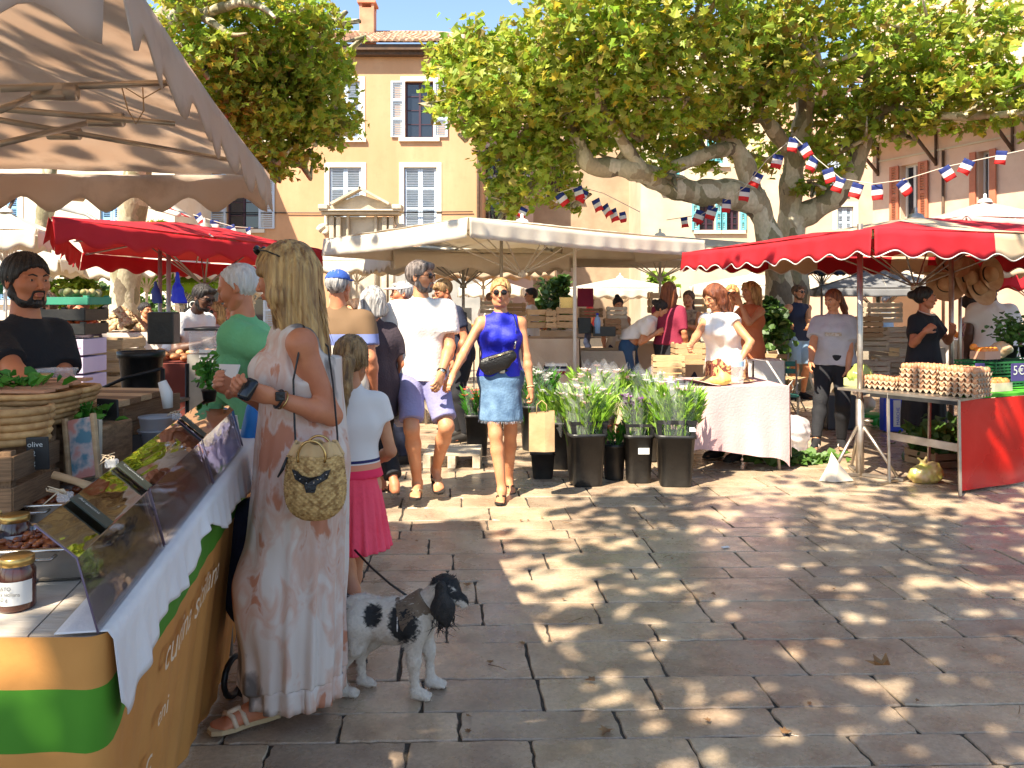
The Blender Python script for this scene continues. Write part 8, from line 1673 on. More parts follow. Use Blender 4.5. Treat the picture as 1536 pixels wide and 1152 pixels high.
c, Y = bk_at(716, 682); bucket('black bucket of red roses between the walking couple', c, 0.115, 0.40, sq=6, group=GB); bouquet('small red roses between the couple', c, 0.10, 0.60, M_PETR, 6, 26, 2, 16, leafm=M_BASIL)
c, Y = bk_at(800, 674); bucket('black bucket of white blooms behind the woman in blue', c, 0.14, 0.45, group=GB); bouquet('white gypsophila and chrysanthemums behind the woman in blue', c, 0.20, 0.76, M_PETW, 7, 60, 3, 60, leafm=M_BASIL)
c, Y = bk_at(900, 690); bucket('black bucket of pink roses at the back of the row', c, 0.15, 0.42, group=GB); bouquet('pale pink roses at the back of the flower row', c, 0.22, 0.80, M_PETP, 8, 70, 4, 50)
c, Y = bk_at(975, 690); bucket('black bucket of white lilies at the back of the row', c, 0.14, 0.42, group=GB); bouquet('white and blush flowers behind the violet ones', c, 0.20, 0.76, M_PETW, 9, 60, 4, 30)
c = P(950, 555, 8.9); c[2] = 0.5; bucket('wide black tub on the far side of the florist table', c - (0, 0, 0.0), 0.17, 0.24); tag(MB().box((c[0], c[1], 0.245), (0.5, 0.4, 0.49)).build('stand_box', C_SAND), 'plain box carrying the wide black tub', 'box')
# paper bag of the woman in blue, plastic bag of the man
px, Y = 812, 6.15; pb = thing('paper_bag', 'brown paper carrier bag held by the woman in royal blue', 'bag', P(px, 676, Y)); a, b = P(792, 676, Y), P(833, 618, Y); cc = (a + b) / 2; hh = b[2] - a[2]
mb = MB(); mb.add([cc + (sx * 0.095, sy * 0.045 * (1 - 0.4 * (sz > 0)), sz * hh / 2 + (0.01 * sx if sz > 0 else 0)) for sz in (-1, 1) for sx, sy in ((-1, -1), (0.25, -1.4), (1, -1), (1, 1), (-1, 1))], [(0, 1, 6, 5), (1, 2, 7, 6), (2, 3, 8, 7), (3, 4, 9, 8), (4, 0, 5, 9), (4, 3, 2, 1, 0)]); mb.build('bag_body', M_KRAFT, pb)
MB().tube([cc + (-0.04, -0.03, hh / 2 - 0.01), cc + (-0.035, -0.03, hh / 2 + 0.06), cc + (0.0, -0.02, hh / 2 + 0.09), cc + (0.035, -0.03, hh / 2 + 0.06), cc + (0.04, -0.03, hh / 2 - 0.01)], 0.0035, 6).build('handle', M_KRAFT, pb)
lump('thin white plastic bag with green things carried by the man in the white tee', 'plastic_bag', 'bag', P(603, 640, 6.2), (0.09, 0.06, 0.15), M_FILM, 0.4, 5, 0.012); lump('green punnet showing through the thin plastic bag', 'punnet', 'punnet', P(596, 628, 6.22), (0.03, 0.03, 0.035), M_GRNP, 0.2, 3, 0.01)
# pallet
c, Y = bk_at(680, 696); pl = thing('pallet', 'low weathered wooden pallet on the paving behind the couple', 'pallet', c)
for k in range(6): piece('slat', c + (0, -0.20 + 0.085 * k, 0.125), (0.50, 0.07, 0.016), M_PALEW, pl)
for k in (-1, 0, 1): piece('block', c + (0.22 * k, 0, 0.06), (0.07, 0.48, 0.11), M_PALEW, pl)
lump('pile of dark green leaf cuttings on the paving by the florist table', 'x', 'x', (0, 0, -9), 0.01, M_BASIL) if False else None
mb = MB(); r = np.random.default_rng(12); c, Y = bk_at(1185, 692); leaves(mb, np.array((c[0], c[1], 0.035)) + r.normal(size=(220, 3)) * (0.20, 0.10, 0.014), 0.10, True, rng=r, up=1.5); tag(mb.build('leaf_cuttings', M_SHD), 'scattered dark green leaf cuttings beside the florist table', 'leaves', kind='stuff')
c, Y = bk_at(1190, 680); lump('big clear sack of packing beside the florist table', 'plastic_sack', 'sack', c, (0.22, 0.2, 0.23), M_FILM, 0.5, 7, 0.016)
c, Y = bk_at(1252, 722); tag(MB().add([c + np.array(q_) for q_ in ((-0.13, 0, 0.005), (-0.02, -0.06, 0.005), (0.15, -0.02, 0.01), (0.02, 0.08, 0.005), (-0.02, 0.02, 0.24), (0.03, -0.02, 0.15), (-0.06, 0.0, 0.13))], [(0, 1, 6), (1, 5, 6), (6, 5, 4), (1, 2, 5), (2, 3, 5), (3, 4, 5), (0, 6, 4, 3)]).build('paper_wrapper', M('paper_cream', (0.66, 0.56, 0.44), rough=0.8)), 'folded cream paper wrapper standing on the paving by the tripod', 'paper')
def fchair(label, c, rz, mat, group=None):
 t = thing('folding_chair', label, 'chair', c, group); Rm = rotz(rz); q_ = lambda x, y, z: np.asarray(c) + Rm @ np.array((x, y, z))
 for s in (-0.2, 0.2): MB().tube([q_(s, 0.2, 0), q_(s, -0.05, 0.45), q_(s, -0.2, 0.82)], 0.010, 6).build('leg', M_POLEG, t); MB().tube([q_(s, -0.2, 0), q_(s, 0.15, 0.45)], 0.010, 6).build('leg', M_POLEG, t)
 for k in range(5): piece('slat', q_(0, -0.08 + 0.065 * k, 0.455), (0.40, 0.045, 0.014), mat, t, Rm)
 for k in range(2): piece('slat', q_(0, -0.165 - 0.03 * k, 0.70 + 0.08 * k), (0.42, 0.014, 0.055), mat, t, Rm)
fchair('teal green folding chair beside the clear sack', (*at(1168, 9.1), 0), 2.9, M('chair_teal', (0.02, 0.14, 0.12), (0.03, 0.18, 0.15), rough=0.5)); fchair('wooden slatted folding chair by the oleander', (*at(1180, 11.0), 0), -2.2, M_WOOD); fchair('wooden slatted folding chair in the shade right of the orange dress', (*at(1150, 10.4), 0), 2.4, M_WOOD)

# ------------------------------------------------------------------ egg and fruit stall
g1, g2 = np.array((2.81, 7.08, 0)), np.array((3.41, 6.25, 0)); ed = nrm(g2 - g1); bd = np.array((0.81, 0.586, 0)); Te = np.stack([ed, bd, (0, 0, 1)], 1)
et = thing('egg_table', 'folding metal table carrying the egg trays under the red parasol', 'table', g1 + bd * 0.3); mb = MB(); mb.prism([g1 + (0, 0, 0.725), g2 + (0, 0, 0.725), g2 + bd * 0.7 + (0, 0, 0.725), g1 + bd * 0.7 + (0, 0, 0.725)], (0, 0, 0.02)); mb.build('tabletop', M_ALU, et)
for k, w_ in ((0.45, 0.0), (1.0, 0.0), (0.45, 0.65), (1.0, 0.65)):
 a = g1 + (g2 - g1) * k + bd * w_; MB().rbox(a + np.array((0, 0, 0.37)), (0.022, 0.022, 0.73), 0.004, rot=rotx(0.03 if w_ else -0.03)).build('leg', M_ALU, et)
MB().prism([g1 * 0.55 + g2 * 0.45 + (0, 0, 0.36), g2 + (0, 0, 0.34), g2 + (0, 0, 0.40), g1 * 0.55 + g2 * 0.45 + (0, 0, 0.42)], bd * 0.02).build('crossbar', M_ALU, et); a = g1 * 0.55 + g2 * 0.45; MB().rbox(a + bd * 0.3 + (0, 0, 0.012), (0.03, 0.9, 0.02), 0.004, rot=Te @ rotz(0)).build('foot_bar', M_ALU, et)
MB().box((g1 + g2) / 2 + ed * 0.15 + np.array((0, 0, 0.71)), (0.72, 0.012, 0.03), rot=Te).build('edge_rail', M_BLK, et)
M_PULP = M('egg_tray_pulp', (0.34, 0.24, 0.16), (0.42, 0.31, 0.21), scale=14, rough=0.95, bump=0.3); M_EGG = M('egg_shell', (0.50, 0.20, 0.09), (0.60, 0.30, 0.16), scale=3, rough=0.45)
mb = MB(); mb.grid(lambda u, v: ((u - .5) * 0.30, (v - .5) * 0.25, 0.022 + 0.016 * math.cos(u * 6 * 2 * math.pi) * math.cos(v * 5 * 2 * math.pi) + (0.012 if 0.03 < u < 0.97 and 0.03 < v < 0.97 else -0.006)), 48, 40, thick=0.003); TRAY = mb.build('tray', M_PULP); TRAYM = TRAY.data; bpy.data.objects.remove(TRAY)
mb = MB().ball((0, 0, 0), (0.0215, 0.0215, 0.028), 10, 8); EG = mb.build('egg', M_EGG); EGM = EG.data; bpy.data.objects.remove(EG)
def eggtray(label, c, rz, full, group):
 t = thing('egg_tray', label, 'egg tray', c, group); t.rotation_euler[2] = rz
 o = bpy.data.objects.new('tray', TRAYM); sc.collection.objects.link(o); o.parent = t
 for i in range(6):
  for j in range(5):
   if full or i in (0,) or j in (0,) or i == 5: o = bpy.data.objects.new('egg', EGM); sc.collection.objects.link(o); o.parent = t; o.location = ((i - 2.5) * 0.05, (j - 2) * 0.05, 0.044)
rz = math.atan2(ed[1], ed[0]); nm = ('lowest', 'second', 'third', 'fourth', 'topmost')
for s, (f, b_) in enumerate(((0.60, 0.28), (0.93, 0.24))):
 for k in range(5): eggtray(nm[k] + ' tray of brown eggs in the ' + ('left', 'right')[s] + ' stack', g1 + (g2 - g1) * f + bd * b_ + np.array((0, 0, 0.748 + 0.040 * k)), rz + 0.03 * (k % 2), k == 4, 'stacked egg trays')
for s in (0.28,): 
 for k in range(2): eggtray(('lower', 'upper')[k] + ' tray of brown eggs lying flat left of the tall stacks', g1 + (g2 - g1) * s + bd * 0.26 + np.array((0, 0, 0.748 + 0.038 * k)), rz, k == 1, 'flat egg trays')
c = g1 + (g2 - g1) * 0.03 + bd * 0.30 + np.array((0, 0, 0.748)); lump('yellow green plastic bag of salad leaves on the table end beside the pole', 'salad_bag', 'bag', c, (0.12, 0.10, 0.11), M('bag_lime', (0.42, 0.45, 0.10), (0.16, 0.26, 0.06), scale=14, rough=0.3), 0.5, 8, 0.012); tag(MB().rbox(c + ed * 0.0 - bd * 0.05 + np.array((0, 0, 0.03)), (0.2, 0.1, 0.07), 0.004, rot=Te).build('cardboard_punnet', M('card_lime', (0.5, 0.52, 0.22))), 'pale green card punnet under the salad bag', 'punnet')
# green covered fruit table with red skirt
r1, r2 = np.array((3.47, 6.36, 0)), np.array((5.3, 7.2, 0)); e2 = nrm(r2 - r1); T2 = np.stack([e2, (-e2[1], e2[0], 0), (0, 0, 1)], 1); b2 = np.array((0.50, 0.87, 0)); L2_ = np.linalg.norm(r2 - r1)
C_RSK = M('red_oilcloth', (0.60, 0.012, 0.006), (0.66, 0.02, 0.01), scale=2, rough=0.28, bump=0.25, bscale=4, coat=0.3); C_GCL = M('green_felt', (0.05, 0.30, 0.012), (0.07, 0.36, 0.02), scale=8, rough=0.9)
tt = thing('fruit_table', 'fruit table with green cloth top and glossy red skirt at the right edge', 'stall table', r1); mb = MB(); mb.prism([r1 + (0, 0, 0.725), r2 + (0, 0, 0.725), r2 + b2 * 1.1 + (0, 0, 0.725), r1 + b2 * 1.1 + (0, 0, 0.725)], (0, 0, 0.022)); mb.build('tabletop', C_GCL, tt)
mb = MB(); mb.grid(lambda u, v: r1 + e2 * L2_ * u - b2 * (0.012 + 0.02 * math.sin(u * 9) * v + 0.012 * math.sin(u * 23 + 1) * v) + np.array((0, 0, 0.722 - 0.70 * v)), 70, 10); mb.grid(lambda u, v: r1 + b2 * 1.1 * (1 - u) - e2 * 0.012 + np.array((0, 0, 0.722 - 0.70 * v)), 10, 4); mb.build('skirt', C_RSK, tt)
for k in (0.02, 0.9): MB().cyl(r1 + e2 * L2_ * k + b2 * 0.05, r1 + e2 * L2_ * k + b2 * 0.05 + np.array((0, 0, 0.72)), 0.015).build('leg', M_ALU, tt)
q2 = lambda a, b, z=0.75: r1 + e2 * a + b2 * b + np.array((0, 0, z))
def punnet(label, c, w, d, h, fr, fm, T, seed, mat=M_PALEW, n=9, R_=0.033):
 t = thing('fruit_punnet', label, 'punnet', c); r = np.random.default_rng(seed); c = np.asarray(c)
 for s in (-1, 1): MB().box(c + T @ np.array((0, s * d / 2, h / 2)), (w, 0.004, h), rot=T).build('side_panel', mat, t); MB().box(c + T @ np.array((s * w / 2, 0, h / 2)), (0.004, d - 0.006, h), rot=T).build('side_panel', mat, t)
 for k in range(n): MB().ball(c + T @ np.array((((k % 4) - 1.5) * w / 4.3, ((k // 4) - 0.8) * d / 3, h + R_ * (0.15 if k < 8 else 1.0))), R_ * np.array((1, 1, 0.95)), 12, 8).build(fr, fm, t)
M_PEACH = M('peach', (0.62, 0.10, 0.03), (0.75, 0.42, 0.10), scale=7, rough=0.5); M_MAND = M('mandarin', (0.78, 0.22, 0.03), (0.82, 0.28, 0.04), scale=30, rough=0.4)
punnet('wooden punnet of red and yellow peaches on the green cloth', q2(0.42, 0.30), 0.22, 0.15, 0.07, 'peach', M_PEACH, T2, 1)
for k in range(2):
 for i in range(2):
  c = q2(0.45 + 0.62 * i, 0.85, 0.75 + 0.115 * k); t = thing('plastic_crate', ('lower', 'upper')[k] + ' green plastic crate on the ' + ('left', 'right')[i] + ' side of the fruit table', 'crate', c, 'green plastic crates')
  for s in (-1, 1):
   for z in (0.012, 0.038, 0.064, 0.096): MB().box(c + T2 @ np.array((0, s * 0.19, z)), (0.58, 0.014, 0.014), rot=T2).build('rail', M_GRNP, t); MB().box(c + T2 @ np.array((s * 0.29, 0, z)), (0.014, 0.37, 0.014), rot=T2).build('rail', M_GRNP, t)
   for x in np.linspace(-0.28, 0.28, 12): piece('rib', c + T2 @ np.array((x, s * 0.19, 0.054)), (0.010, 0.010, 0.10), M_GRNP, t, T2)
  MB().box(c + T2 @ np.array((0, 0, 0.006)), (0.57, 0.37, 0.01), rot=T2).build('bottom', M_GRNP, t)
c = q2(0.30, 0.78, 0.985); punnet('card punnet of mandarins on the green crates', c, 0.2, 0.14, 0.07, 'mandarin', M_MAND, T2, 2, M('card_pink', (0.6, 0.3, 0.2))); lump('clear bag of mandarins beside the punnet', 'mandarin_bag', 'bag', q2(0.50, 0.78, 0.985), (0.1, 0.08, 0.08), M('orange_film', (0.7, 0.35, 0.15), (0.6, 0.5, 0.35), scale=12, rough=0.2, alpha=0.8), 0.4, 9, 0.014)
for i, a in enumerate((0.64, 0.86)): herb(('left', 'right')[i] + ' bushy dark basil pot on the green crates', q2(a, 0.80, 0.985), 0.24, 0.075, 170, 0.05, M_SHD, 30 + i, pot=0.06)
tagboard('violet card with chalk price standing behind the peaches', 1470, 545, 562, 6.95, 0.10, ['2€50'], 0.3, 0, 0.05, 'price_card', M('card_violet', (0.06, 0.04, 0.16)), M_CH); tagboard('violet price card reading 5 euro at the right edge', 1527, 545, 572, 6.9, 0.15, ['5€'], 0.3, 0, 0.11, 'price_card', MATS['card_violet'], M_CH)
tag(MB().rbox(q2(0.12, 0.45, 0.77), (0.22, 0.2, 0.05), 0.01, rot=T2).build('black_tray', M_BLK), 'flat black tray between the eggs and the peaches', 'tray'); lump('pale yellow squash beside the egg stacks', 'squash', 'squash', q2(-0.02, 0.42, 0.75), (0.09, 0.045, 0.035), M('squash', (0.65, 0.42, 0.16), rough=0.45), 0.1, 2, 0.01)
c, Y = bk_at(1408, 700); gcx = crate('low wooden crate of dark leafy greens under the egg table', c + (0.05, 0.1, 0), 0.42, 0.36, 0.14, 0.3, M_WOOD, 2); mb = MB(); r = np.random.default_rng(3); leaves(mb, c + np.array((0.05, 0.1, 0.24)) + r.normal(size=(300, 3)) * (0.13, 0.11, 0.07), 0.10, True, rng=r, up=0.8); tag(mb.build('chard_leaves', M_SHD), 'heap of dark chard leaves in the crate under the egg table', 'greens', kind='stuff')
c, Y = bk_at(1388, 724); yb = lump('tied lime yellow carrier with a carton inside standing on the paving', 'carrier_bag', 'bag', c, (0.10, 0.09, 0.1), M('bag_yellow', (0.50, 0.48, 0.08), (0.6, 0.4, 0.2), scale=9, rough=0.3), 0.5, 11, 0.012, sd=lambda d: (d.ell((0, 0, 0.07), (0.14, 0.10, 0.085), k=0.04), d.ell((0.06, 0, 0.13), (0.06, 0.06, 0.05), k=0.03), d.cap((-0.02, 0, 0.13), (-0.03, 0, 0.17), 0.028, 0.014, k=0.03), d.cap((-0.03, 0, 0.17), (-0.06, 0, 0.20), 0.012, k=0.01), d.cap((-0.03, 0, 0.17), (0.01, 0, 0.205), 0.012, k=0.01)))
# straw hats hung on the pole behind
for i, (px, py, a, s) in enumerate(((1398, 412, 0.3, 1), (1418, 428, -0.5, 1.1), (1450, 418, 1.1, 1.25), (1466, 432, 0.9, 1.15), (1425, 398, 0.1, 1.0), (1480, 412, 1.3, 1.0))):
 c = P(px, py, 8.9); T = roty(a) @ rotx(1.1); t = thing('straw_hat', ('upright straw hat with dark band, left of the hat display', 'wide tan straw hat tilted against the pole', 'widest straw hat hanging open side out', 'floppy straw hat lowest on the right of the display', 'small straw hat at the top of the display', 'pale straw hat at the right end of the display')[i], 'hat', c, 'straw hats on display')
 MB().lathe([(0.0, 0.10), (0.05, 0.10), (0.075, 0.085), (0.085, 0.02), (0.09, 0.0), (0.13, 0.004), (0.185 * s, 0.02 + 0.01 * i % 2)], c, 26, rot=T if i else np.eye(3)).build('straw', M('straw_hat', (0.56, 0.30, 0.15), (0.66, 0.40, 0.22), scale=12, rough=0.8, bump=0.3, bscale=70), t); MB().lathe([(0.0885, 0.003), (0.086, 0.028)], c, 26, rot=T if i else np.eye(3)).build('band', M_BLK, t)
tag(MB().cyl((*at(1440, 9.0), 0), (*at(1440, 9.0), 2.0), 0.018).build('display_pole', M_ALU), 'steel pole carrying the straw hats', 'pole')
# blue bag and green dolly behind the table
c, Y = bk_at(1337, 648); bb = thing('shopping_bag', 'blue woven shopping bag with white panel behind the egg table', 'bag', c); MB().rbox(c + (0, 0, 0.22), (0.22, 0.14, 0.42), 0.02).build('bag_body', M('bag_royal', (0.02, 0.05, 0.5), (0.03, 0.08, 0.6), rough=0.35), bb); MB().box(c + (0.03, -0.074, 0.22), (0.08, 0.008, 0.3)).build('panel', M_PAPER, bb); text_obj('lettering', 'MARCHE', M_PETR if False else MATS['bag_royal'], bb, c + (0.055, -0.079, 0.09), (0, 0, 1), (-1, 0, 0), 0.05)
c, Y = bk_at(1298, 640); dl = thing('green_dolly', 'low green wheeled dolly with a filled bag behind the parasol foot', 'dolly', c); MB().rbox(c + (0, 0, 0.14), (0.4, 0.3, 0.03), 0.01).build('deck', M('dolly_green', (0.05, 0.4, 0.06), rough=0.45), dl)
for a in (-0.15, 0.15):
 for b in (-0.1, 0.1): MB().cyl(c + (a, b - 0.015, 0.055), c + (a, b + 0.015, 0.055), 0.055, n=14).build('wheel', MATS['dolly_green'], dl)
lump('cream plastic bag lying on the green dolly', 'plastic_bag', 'bag', c + (0, 0, 0.16), (0.14, 0.1, 0.1), M('bag_cream', (0.65, 0.55, 0.35), (0.7, 0.62, 0.5), scale=9, rough=0.35), 0.4, 13, 0.014)
tag(MB().rbox((*at(1256, 9.6), 0.2), (0.34, 0.3, 0.4), 0.02).build('cool_box', M('cooler', (0.06, 0.07, 0.08), rough=0.4)), 'dark cool box behind the woman in the grey tee', 'cool box')

# ------------------------------------------------------------------ middle and far stalls
C_BEI = cloth('beige_table', (0.50, 0.36, 0.25), (0.58, 0.45, 0.33), scale=3); C_TAU = cloth('taupe_table', (0.30, 0.25, 0.19), (0.38, 0.32, 0.25), scale=3)
def stall(label, px, Y, w, d, h, cm, seed, rz=0.0, hang=None): return table(label, (*at(px, Y), 0), w, d, h, rz, cm, hang or h * 0.8, seed=seed)
stall('table with long beige cloth behind the woman in blue', 815, 10.4, 0.85, 0.7, 1.02, C_BEI, 11, hang=0.62); stall('table with taupe cloth left of the jeans woman', 900, 10.6, 0.80, 0.7, 0.86, C_TAU, 12, hang=0.8); stall('jewellery table with beige cloth behind the florist', 990, 11.2, 1.1, 0.7, 0.92, C_BEI, 13, hang=0.5)
stall('white covered table right of the florist', 1143, 9.4, 0.34, 0.5, 0.82, C_WHITE, 14); stall('cloth covered table under the grey parasol', 1330, 11.5, 1.2, 0.8, 0.85, C_TAU, 15); stall('long white table deep in the middle aisle', 760, 15, 2.4, 0.8, 0.95, C_BEI, 16); stall('long covered table deep in the left aisle', 440, 12.5, 2.2, 0.8, 0.95, C_BEI, 17); stall('low covered table behind the white capped man', 590, 10.2, 1.0, 0.7, 0.9, C_TAU, 18); stall('covered table right of the egg seller', 1500, 11.5, 1.6, 0.8, 0.95, C_WHITE, 19); stall('covered table under the lime parasol', 285, 13.5, 1.4, 0.7, 0.95, C_BEI, 20); stall('far table with pale cloth beyond the oleander', 1190, 15, 1.8, .8, .9, C_BEI, 21)
ht = thing('bistro_table', 'high narrow table on hairpin legs behind the couple', 'table', (*at(705, 9.2), 0)); hx = at(705, 9.2)[0]; MB().rbox((hx, 9.2, 1.10), (0.45, 0.4, 0.03), 0.006).build('tabletop', M_POLEW, ht)
for k in range(6): MB().tube([(hx - 0.19 + 0.076 * k, 9.05 + 0.25 * (k % 2), 1.09), (hx - 0.21 + 0.084 * k, 9.0 + 0.3 * (k % 2), 0.0)], 0.008, 5).build('leg', M_IRON, ht)
sg = thing('letter_panel', 'pale panel with a bold curled letter on the high table', 'sign', P(694, 500, 9.1)); MB().rbox(P(694, 482, 9.1), (0.20, 0.02, 0.30), 0.006).build('panel', M_PALEW, sg); text_obj('lettering', 'S', M_CHALK, sg, P(694, 494, 9.1) + (-0.07, -0.012, 0), (1, 0, 0), (0, 0, 1), 0.28, bold=True)
# boxes and crates on the stalls
r = np.random.default_rng(77); B_ = []
for i, (px, py, Y, w_, d_, h_, l_, m_) in enumerate(((808, 492, 10.3, 0.3, 0.3, 0.24, 'pale wooden box left on the beige table', M_WOOD), (826, 492, 10.2, 0.12, 0.2, 0.22, 'narrow wooden box beside the pale one', M_WOOD), (850, 492, 10.3, 0.26, 0.3, 0.26, 'pale wooden box right on the beige table', M_WOOD), (876, 500, 10.4, 0.16, 0.2, 0.2, 'black cash box on the taupe table', M_BLK), (905, 504, 10.3, 0.28, 0.25, 0.12, 'dark carton on the taupe table', M_BLK), (886, 476, 10.8, 0.3, 0.25, 0.12, 'dark brown open box above the taupe table', M_WOODD), (925, 478, 11.0, 0.26, 0.2, 0.16, 'pale printed carton beyond the taupe table', M_PALEW), (918, 502, 10.3, 0.2, 0.2, 0.2, 'wooden drawer box right of the dark carton', M_WOODD),
  (985, 470, 11.6, 0.22, 0.2, 0.3, 'framed display panel of trinkets behind the jewellery', M_WOOD), (878, 460, 11.6, 0.22, 0.1, 0.26, 'red framed display board of earrings', M_BURG if 'M_BURG' in globals() else C_BURG), (850, 466, 12, 0.2, 0.2, 0.2, 'small gold rack behind the wooden boxes', M_GOLD), (1045, 480, 11.2, 0.24, 0.2, 0.3, 'wooden display ladder right of the jewellery stall', M_WOOD), (745, 470, 13, 0.5, 0.3, 0.2, 'pale crate row behind the woman in blue', M_PALEW), (770, 474, 12.4, 0.35, 0.3, 0.2, 'pale crate under the braces man', M_WOOD), (655, 486, 11, 0.35, 0.3, 0.2, 'crate beside the bending stallholder', M_WOOD))):
 c = P(px, py, Y); c[2] = max(c[2], 0.02)
 if m_ in (M_WOOD, M_PALEW, M_WOODD): crate(l_, c - (0, 0, 0.0), w_, d_, h_, r.uniform(-0.1, 0.1), m_, 3)
 else: tag(MB().rbox(c + (0, 0, h_ / 2), (w_, d_, h_), 0.006).build('box', m_), l_, 'box')
c = P(896, 500, 10.2); bw = thing('water_bottle', 'blue tinted water bottle between the boxes on the taupe table', 'bottle', c); MB().lathe([(0, 0), (0.04, 0), (0.042, 0.15), (0.03, 0.19), (0.014, 0.21), (0.014, 0.23), (0, 0.23)], c, 14).build('bottle_body', M('water_blue', (0.25, 0.45, 0.75), rough=0.1, alpha=0.7), bw); MB().cyl(c + (0, 0, 0.23), c + (0, 0, 0.25), 0.016).build('cap', C_ROYAL, bw)
for i, (px, py, Y) in enumerate(((1002, 560, 9.6), (1032, 540, 10.0), (1300, 566, 9.9), (1340, 560, 10.2), (1300, 520, 10.2), (1345, 515, 10.4), (1322, 478, 10.6), (1365, 530, 10.8), (1290, 500, 10.0), (1500, 500, 10.6), (1100, 565, 10.5))):
 c = P(px, py, Y); c[2] = max(c[2] - 0.05, 0.0); crate(('slatted wooden crate with trinkets left of the florist arm', 'second slatted crate behind the florist arm', 'pale crate left in the rack behind the egg seller', 'pale crate right in the rack behind the egg seller', 'middle left pale crate behind the egg seller', 'middle right pale crate behind the egg seller', 'highest pale crate behind the egg seller', 'single pale crate right of the rack', 'narrow brown crate at the pole', 'white crate beyond the basil pots', 'crate on the ground behind the florist')[i], c, 0.42 if i > 1 else 0.36, 0.3, 0.26, 0.1 * ((i % 3) - 1), M_WOOD if i in (0, 1, 8) else M_PALEW, 4)
c = P(898, 560, 10.0); tub = thing('storage_tub', 'clear storage tub of red things under the taupe table', 'tub', (c[0], c[1], 0.52)); MB().lathe([(0, 0), (0.15, 0), (0.17, 0.2), (0.18, 0.2)], (c[0], c[1], 0.52), 20, sq=5).build('tub_body', M_CLEAR, tub)
tag(MB().box((c[0], c[1], 0.26), (0.45, 0.4, 0.51)).build('stand_box', C_TAU), 'cloth covered box carrying the clear tub', 'box'); 
for k, m_ in enumerate((C_REDT, M_PAPER, C_NAVY, M_PAPER)): tag(MB().rbox((at(830, 9.6)[0] + 0.01 * k, 9.6, 0.66 + 0.028 * k), (0.26, 0.2, 0.024), 0.003).build('magazine', m_), ('lowest red', 'second white', 'third navy', 'topmost white')[k] + ' magazine of the pile under the beige table', 'magazine', 'pile of magazines')
tag(MB().box((at(830, 9.6)[0], 9.6, 0.32), (0.36, 0.3, 0.64)).build('stand_box', C_BEI), 'beige covered stand below the magazine pile', 'box')
# second row of small goods, so the far tables are not bare
def heap(label, name, px, Y, z, w_, n, rr, mat, seed):
 mb = MB(); r = np.random.default_rng(seed); c = np.array((*at(px, Y), z))
 for k in range(n): q_ = r.uniform(-1, 1, 2); mb.ball(c + (q_[0] * w_, q_[1] * 0.22, rr * (1 + (1 - max(abs(q_))) * 1.8)), rr * r.uniform(0.8, 1.2), 6, 4)
 tag(mb.build(name, mat), label, name.replace('_', ' '), kind='stuff')
heap('mound of oranges on the far table under the lime parasol', 'oranges', 285, 13.4, 0.96, 0.5, 90, 0.04, M_MAND, 1); heap('mixed green vegetables on the long left table', 'green_vegetables', 440, 12.4, 0.96, 0.9, 120, 0.045, M('veg', (0.08, 0.22, 0.03), (0.3, 0.32, 0.06), scale=9, isl=0.4), 2); heap('red fruit on the long middle table', 'red_fruit', 735, 14.9, 0.96, 1.0, 140, 0.04, M_PEACH, 3); heap('violet olives and figs beyond the braces man', 'figs', 775, 14.6, 1.0, 0.5, 90, 0.035, C_PURP, 4); heap('brown nuts on the low table behind the white capped man', 'nuts', 590, 10.1, 0.91, 0.4, 120, 0.022, MATS['potato'], 5); heap('fruit on the covered table right of the egg seller', 'fruit', 1505, 11.4, 0.96, 0.6, 110, 0.04, M_MAND, 6)

# ------------------------------------------------------------------ dog
def fur():
 m = bpy.data.materials.new('dog_fur'); m.use_nodes = True; N = m.node_tree.nodes; L = m.node_tree.links; b = N['Principled BSDF']; b.inputs['Roughness'].default_value = 0.75
 at_ = N.new('ShaderNodeVertexColor'); at_.layer_name = 'coat'; tc = N.new('ShaderNodeTexCoord'); n = N.new('ShaderNodeTexNoise'); n.inputs['Scale'].default_value = 110; n.inputs['Detail'].default_value = 4; L.new(tc.outputs['Object'], n.inputs['Vector'])
 mx = N.new('ShaderNodeMix'); mx.data_type = 'RGBA'; mx.blend_type = 'MULTIPLY'; mx.inputs[0].default_value = 0.35; L.new(at_.outputs[0], mx.inputs[6]); L.new(n.outputs[0], mx.inputs[7]); L.new(mx.outputs[2], b.inputs['Base Color']); bp = N.new('ShaderNodeBump'); bp.inputs['Strength'].default_value = 0.5; bp.inputs['Distance'].default_value = 0.006; L.new(n.outputs[0], bp.inputs['Height']); L.new(bp.outputs[0], b.inputs['Normal']); return m
M_FUR = fur()
dx0 = np.array((*at(588, 3.13), 0.0)); dog = thing('dog', 'black and white spaniel in a brown harness standing beside the girl', 'dog', dx0)
dg = lambda x, y, z: dx0 + np.array((x * 1.06, y, z * 0.94))   # x towards the head
d = SD(0.006)
d.cap(dg(-0.115, 0.02, 0.325), dg(0.02, 0.0, 0.30), 0.066, 0.072, k=0.04); d.cap(dg(0.02, 0, 0.30), dg(0.085, -0.01, 0.295), 0.073, 0.078, k=0.04); d.cap(dg(-0.11, 0.02, 0.29), dg(0.0, 0.0, 0.272), 0.058, 0.062, k=0.04)
d.cap(dg(0.10, -0.01, 0.34), dg(0.165, -0.02, 0.41), 0.060, 0.045, k=0.05); d.ell(dg(0.195, -0.03, 0.435), (0.056, 0.052, 0.052), k=0.03); d.cap(dg(0.215, -0.045, 0.42), dg(0.262, -0.075, 0.395), 0.030, 0.021, k=0.02); d.ell(dg(0.273, -0.082, 0.403), 0.011, k=0.008)
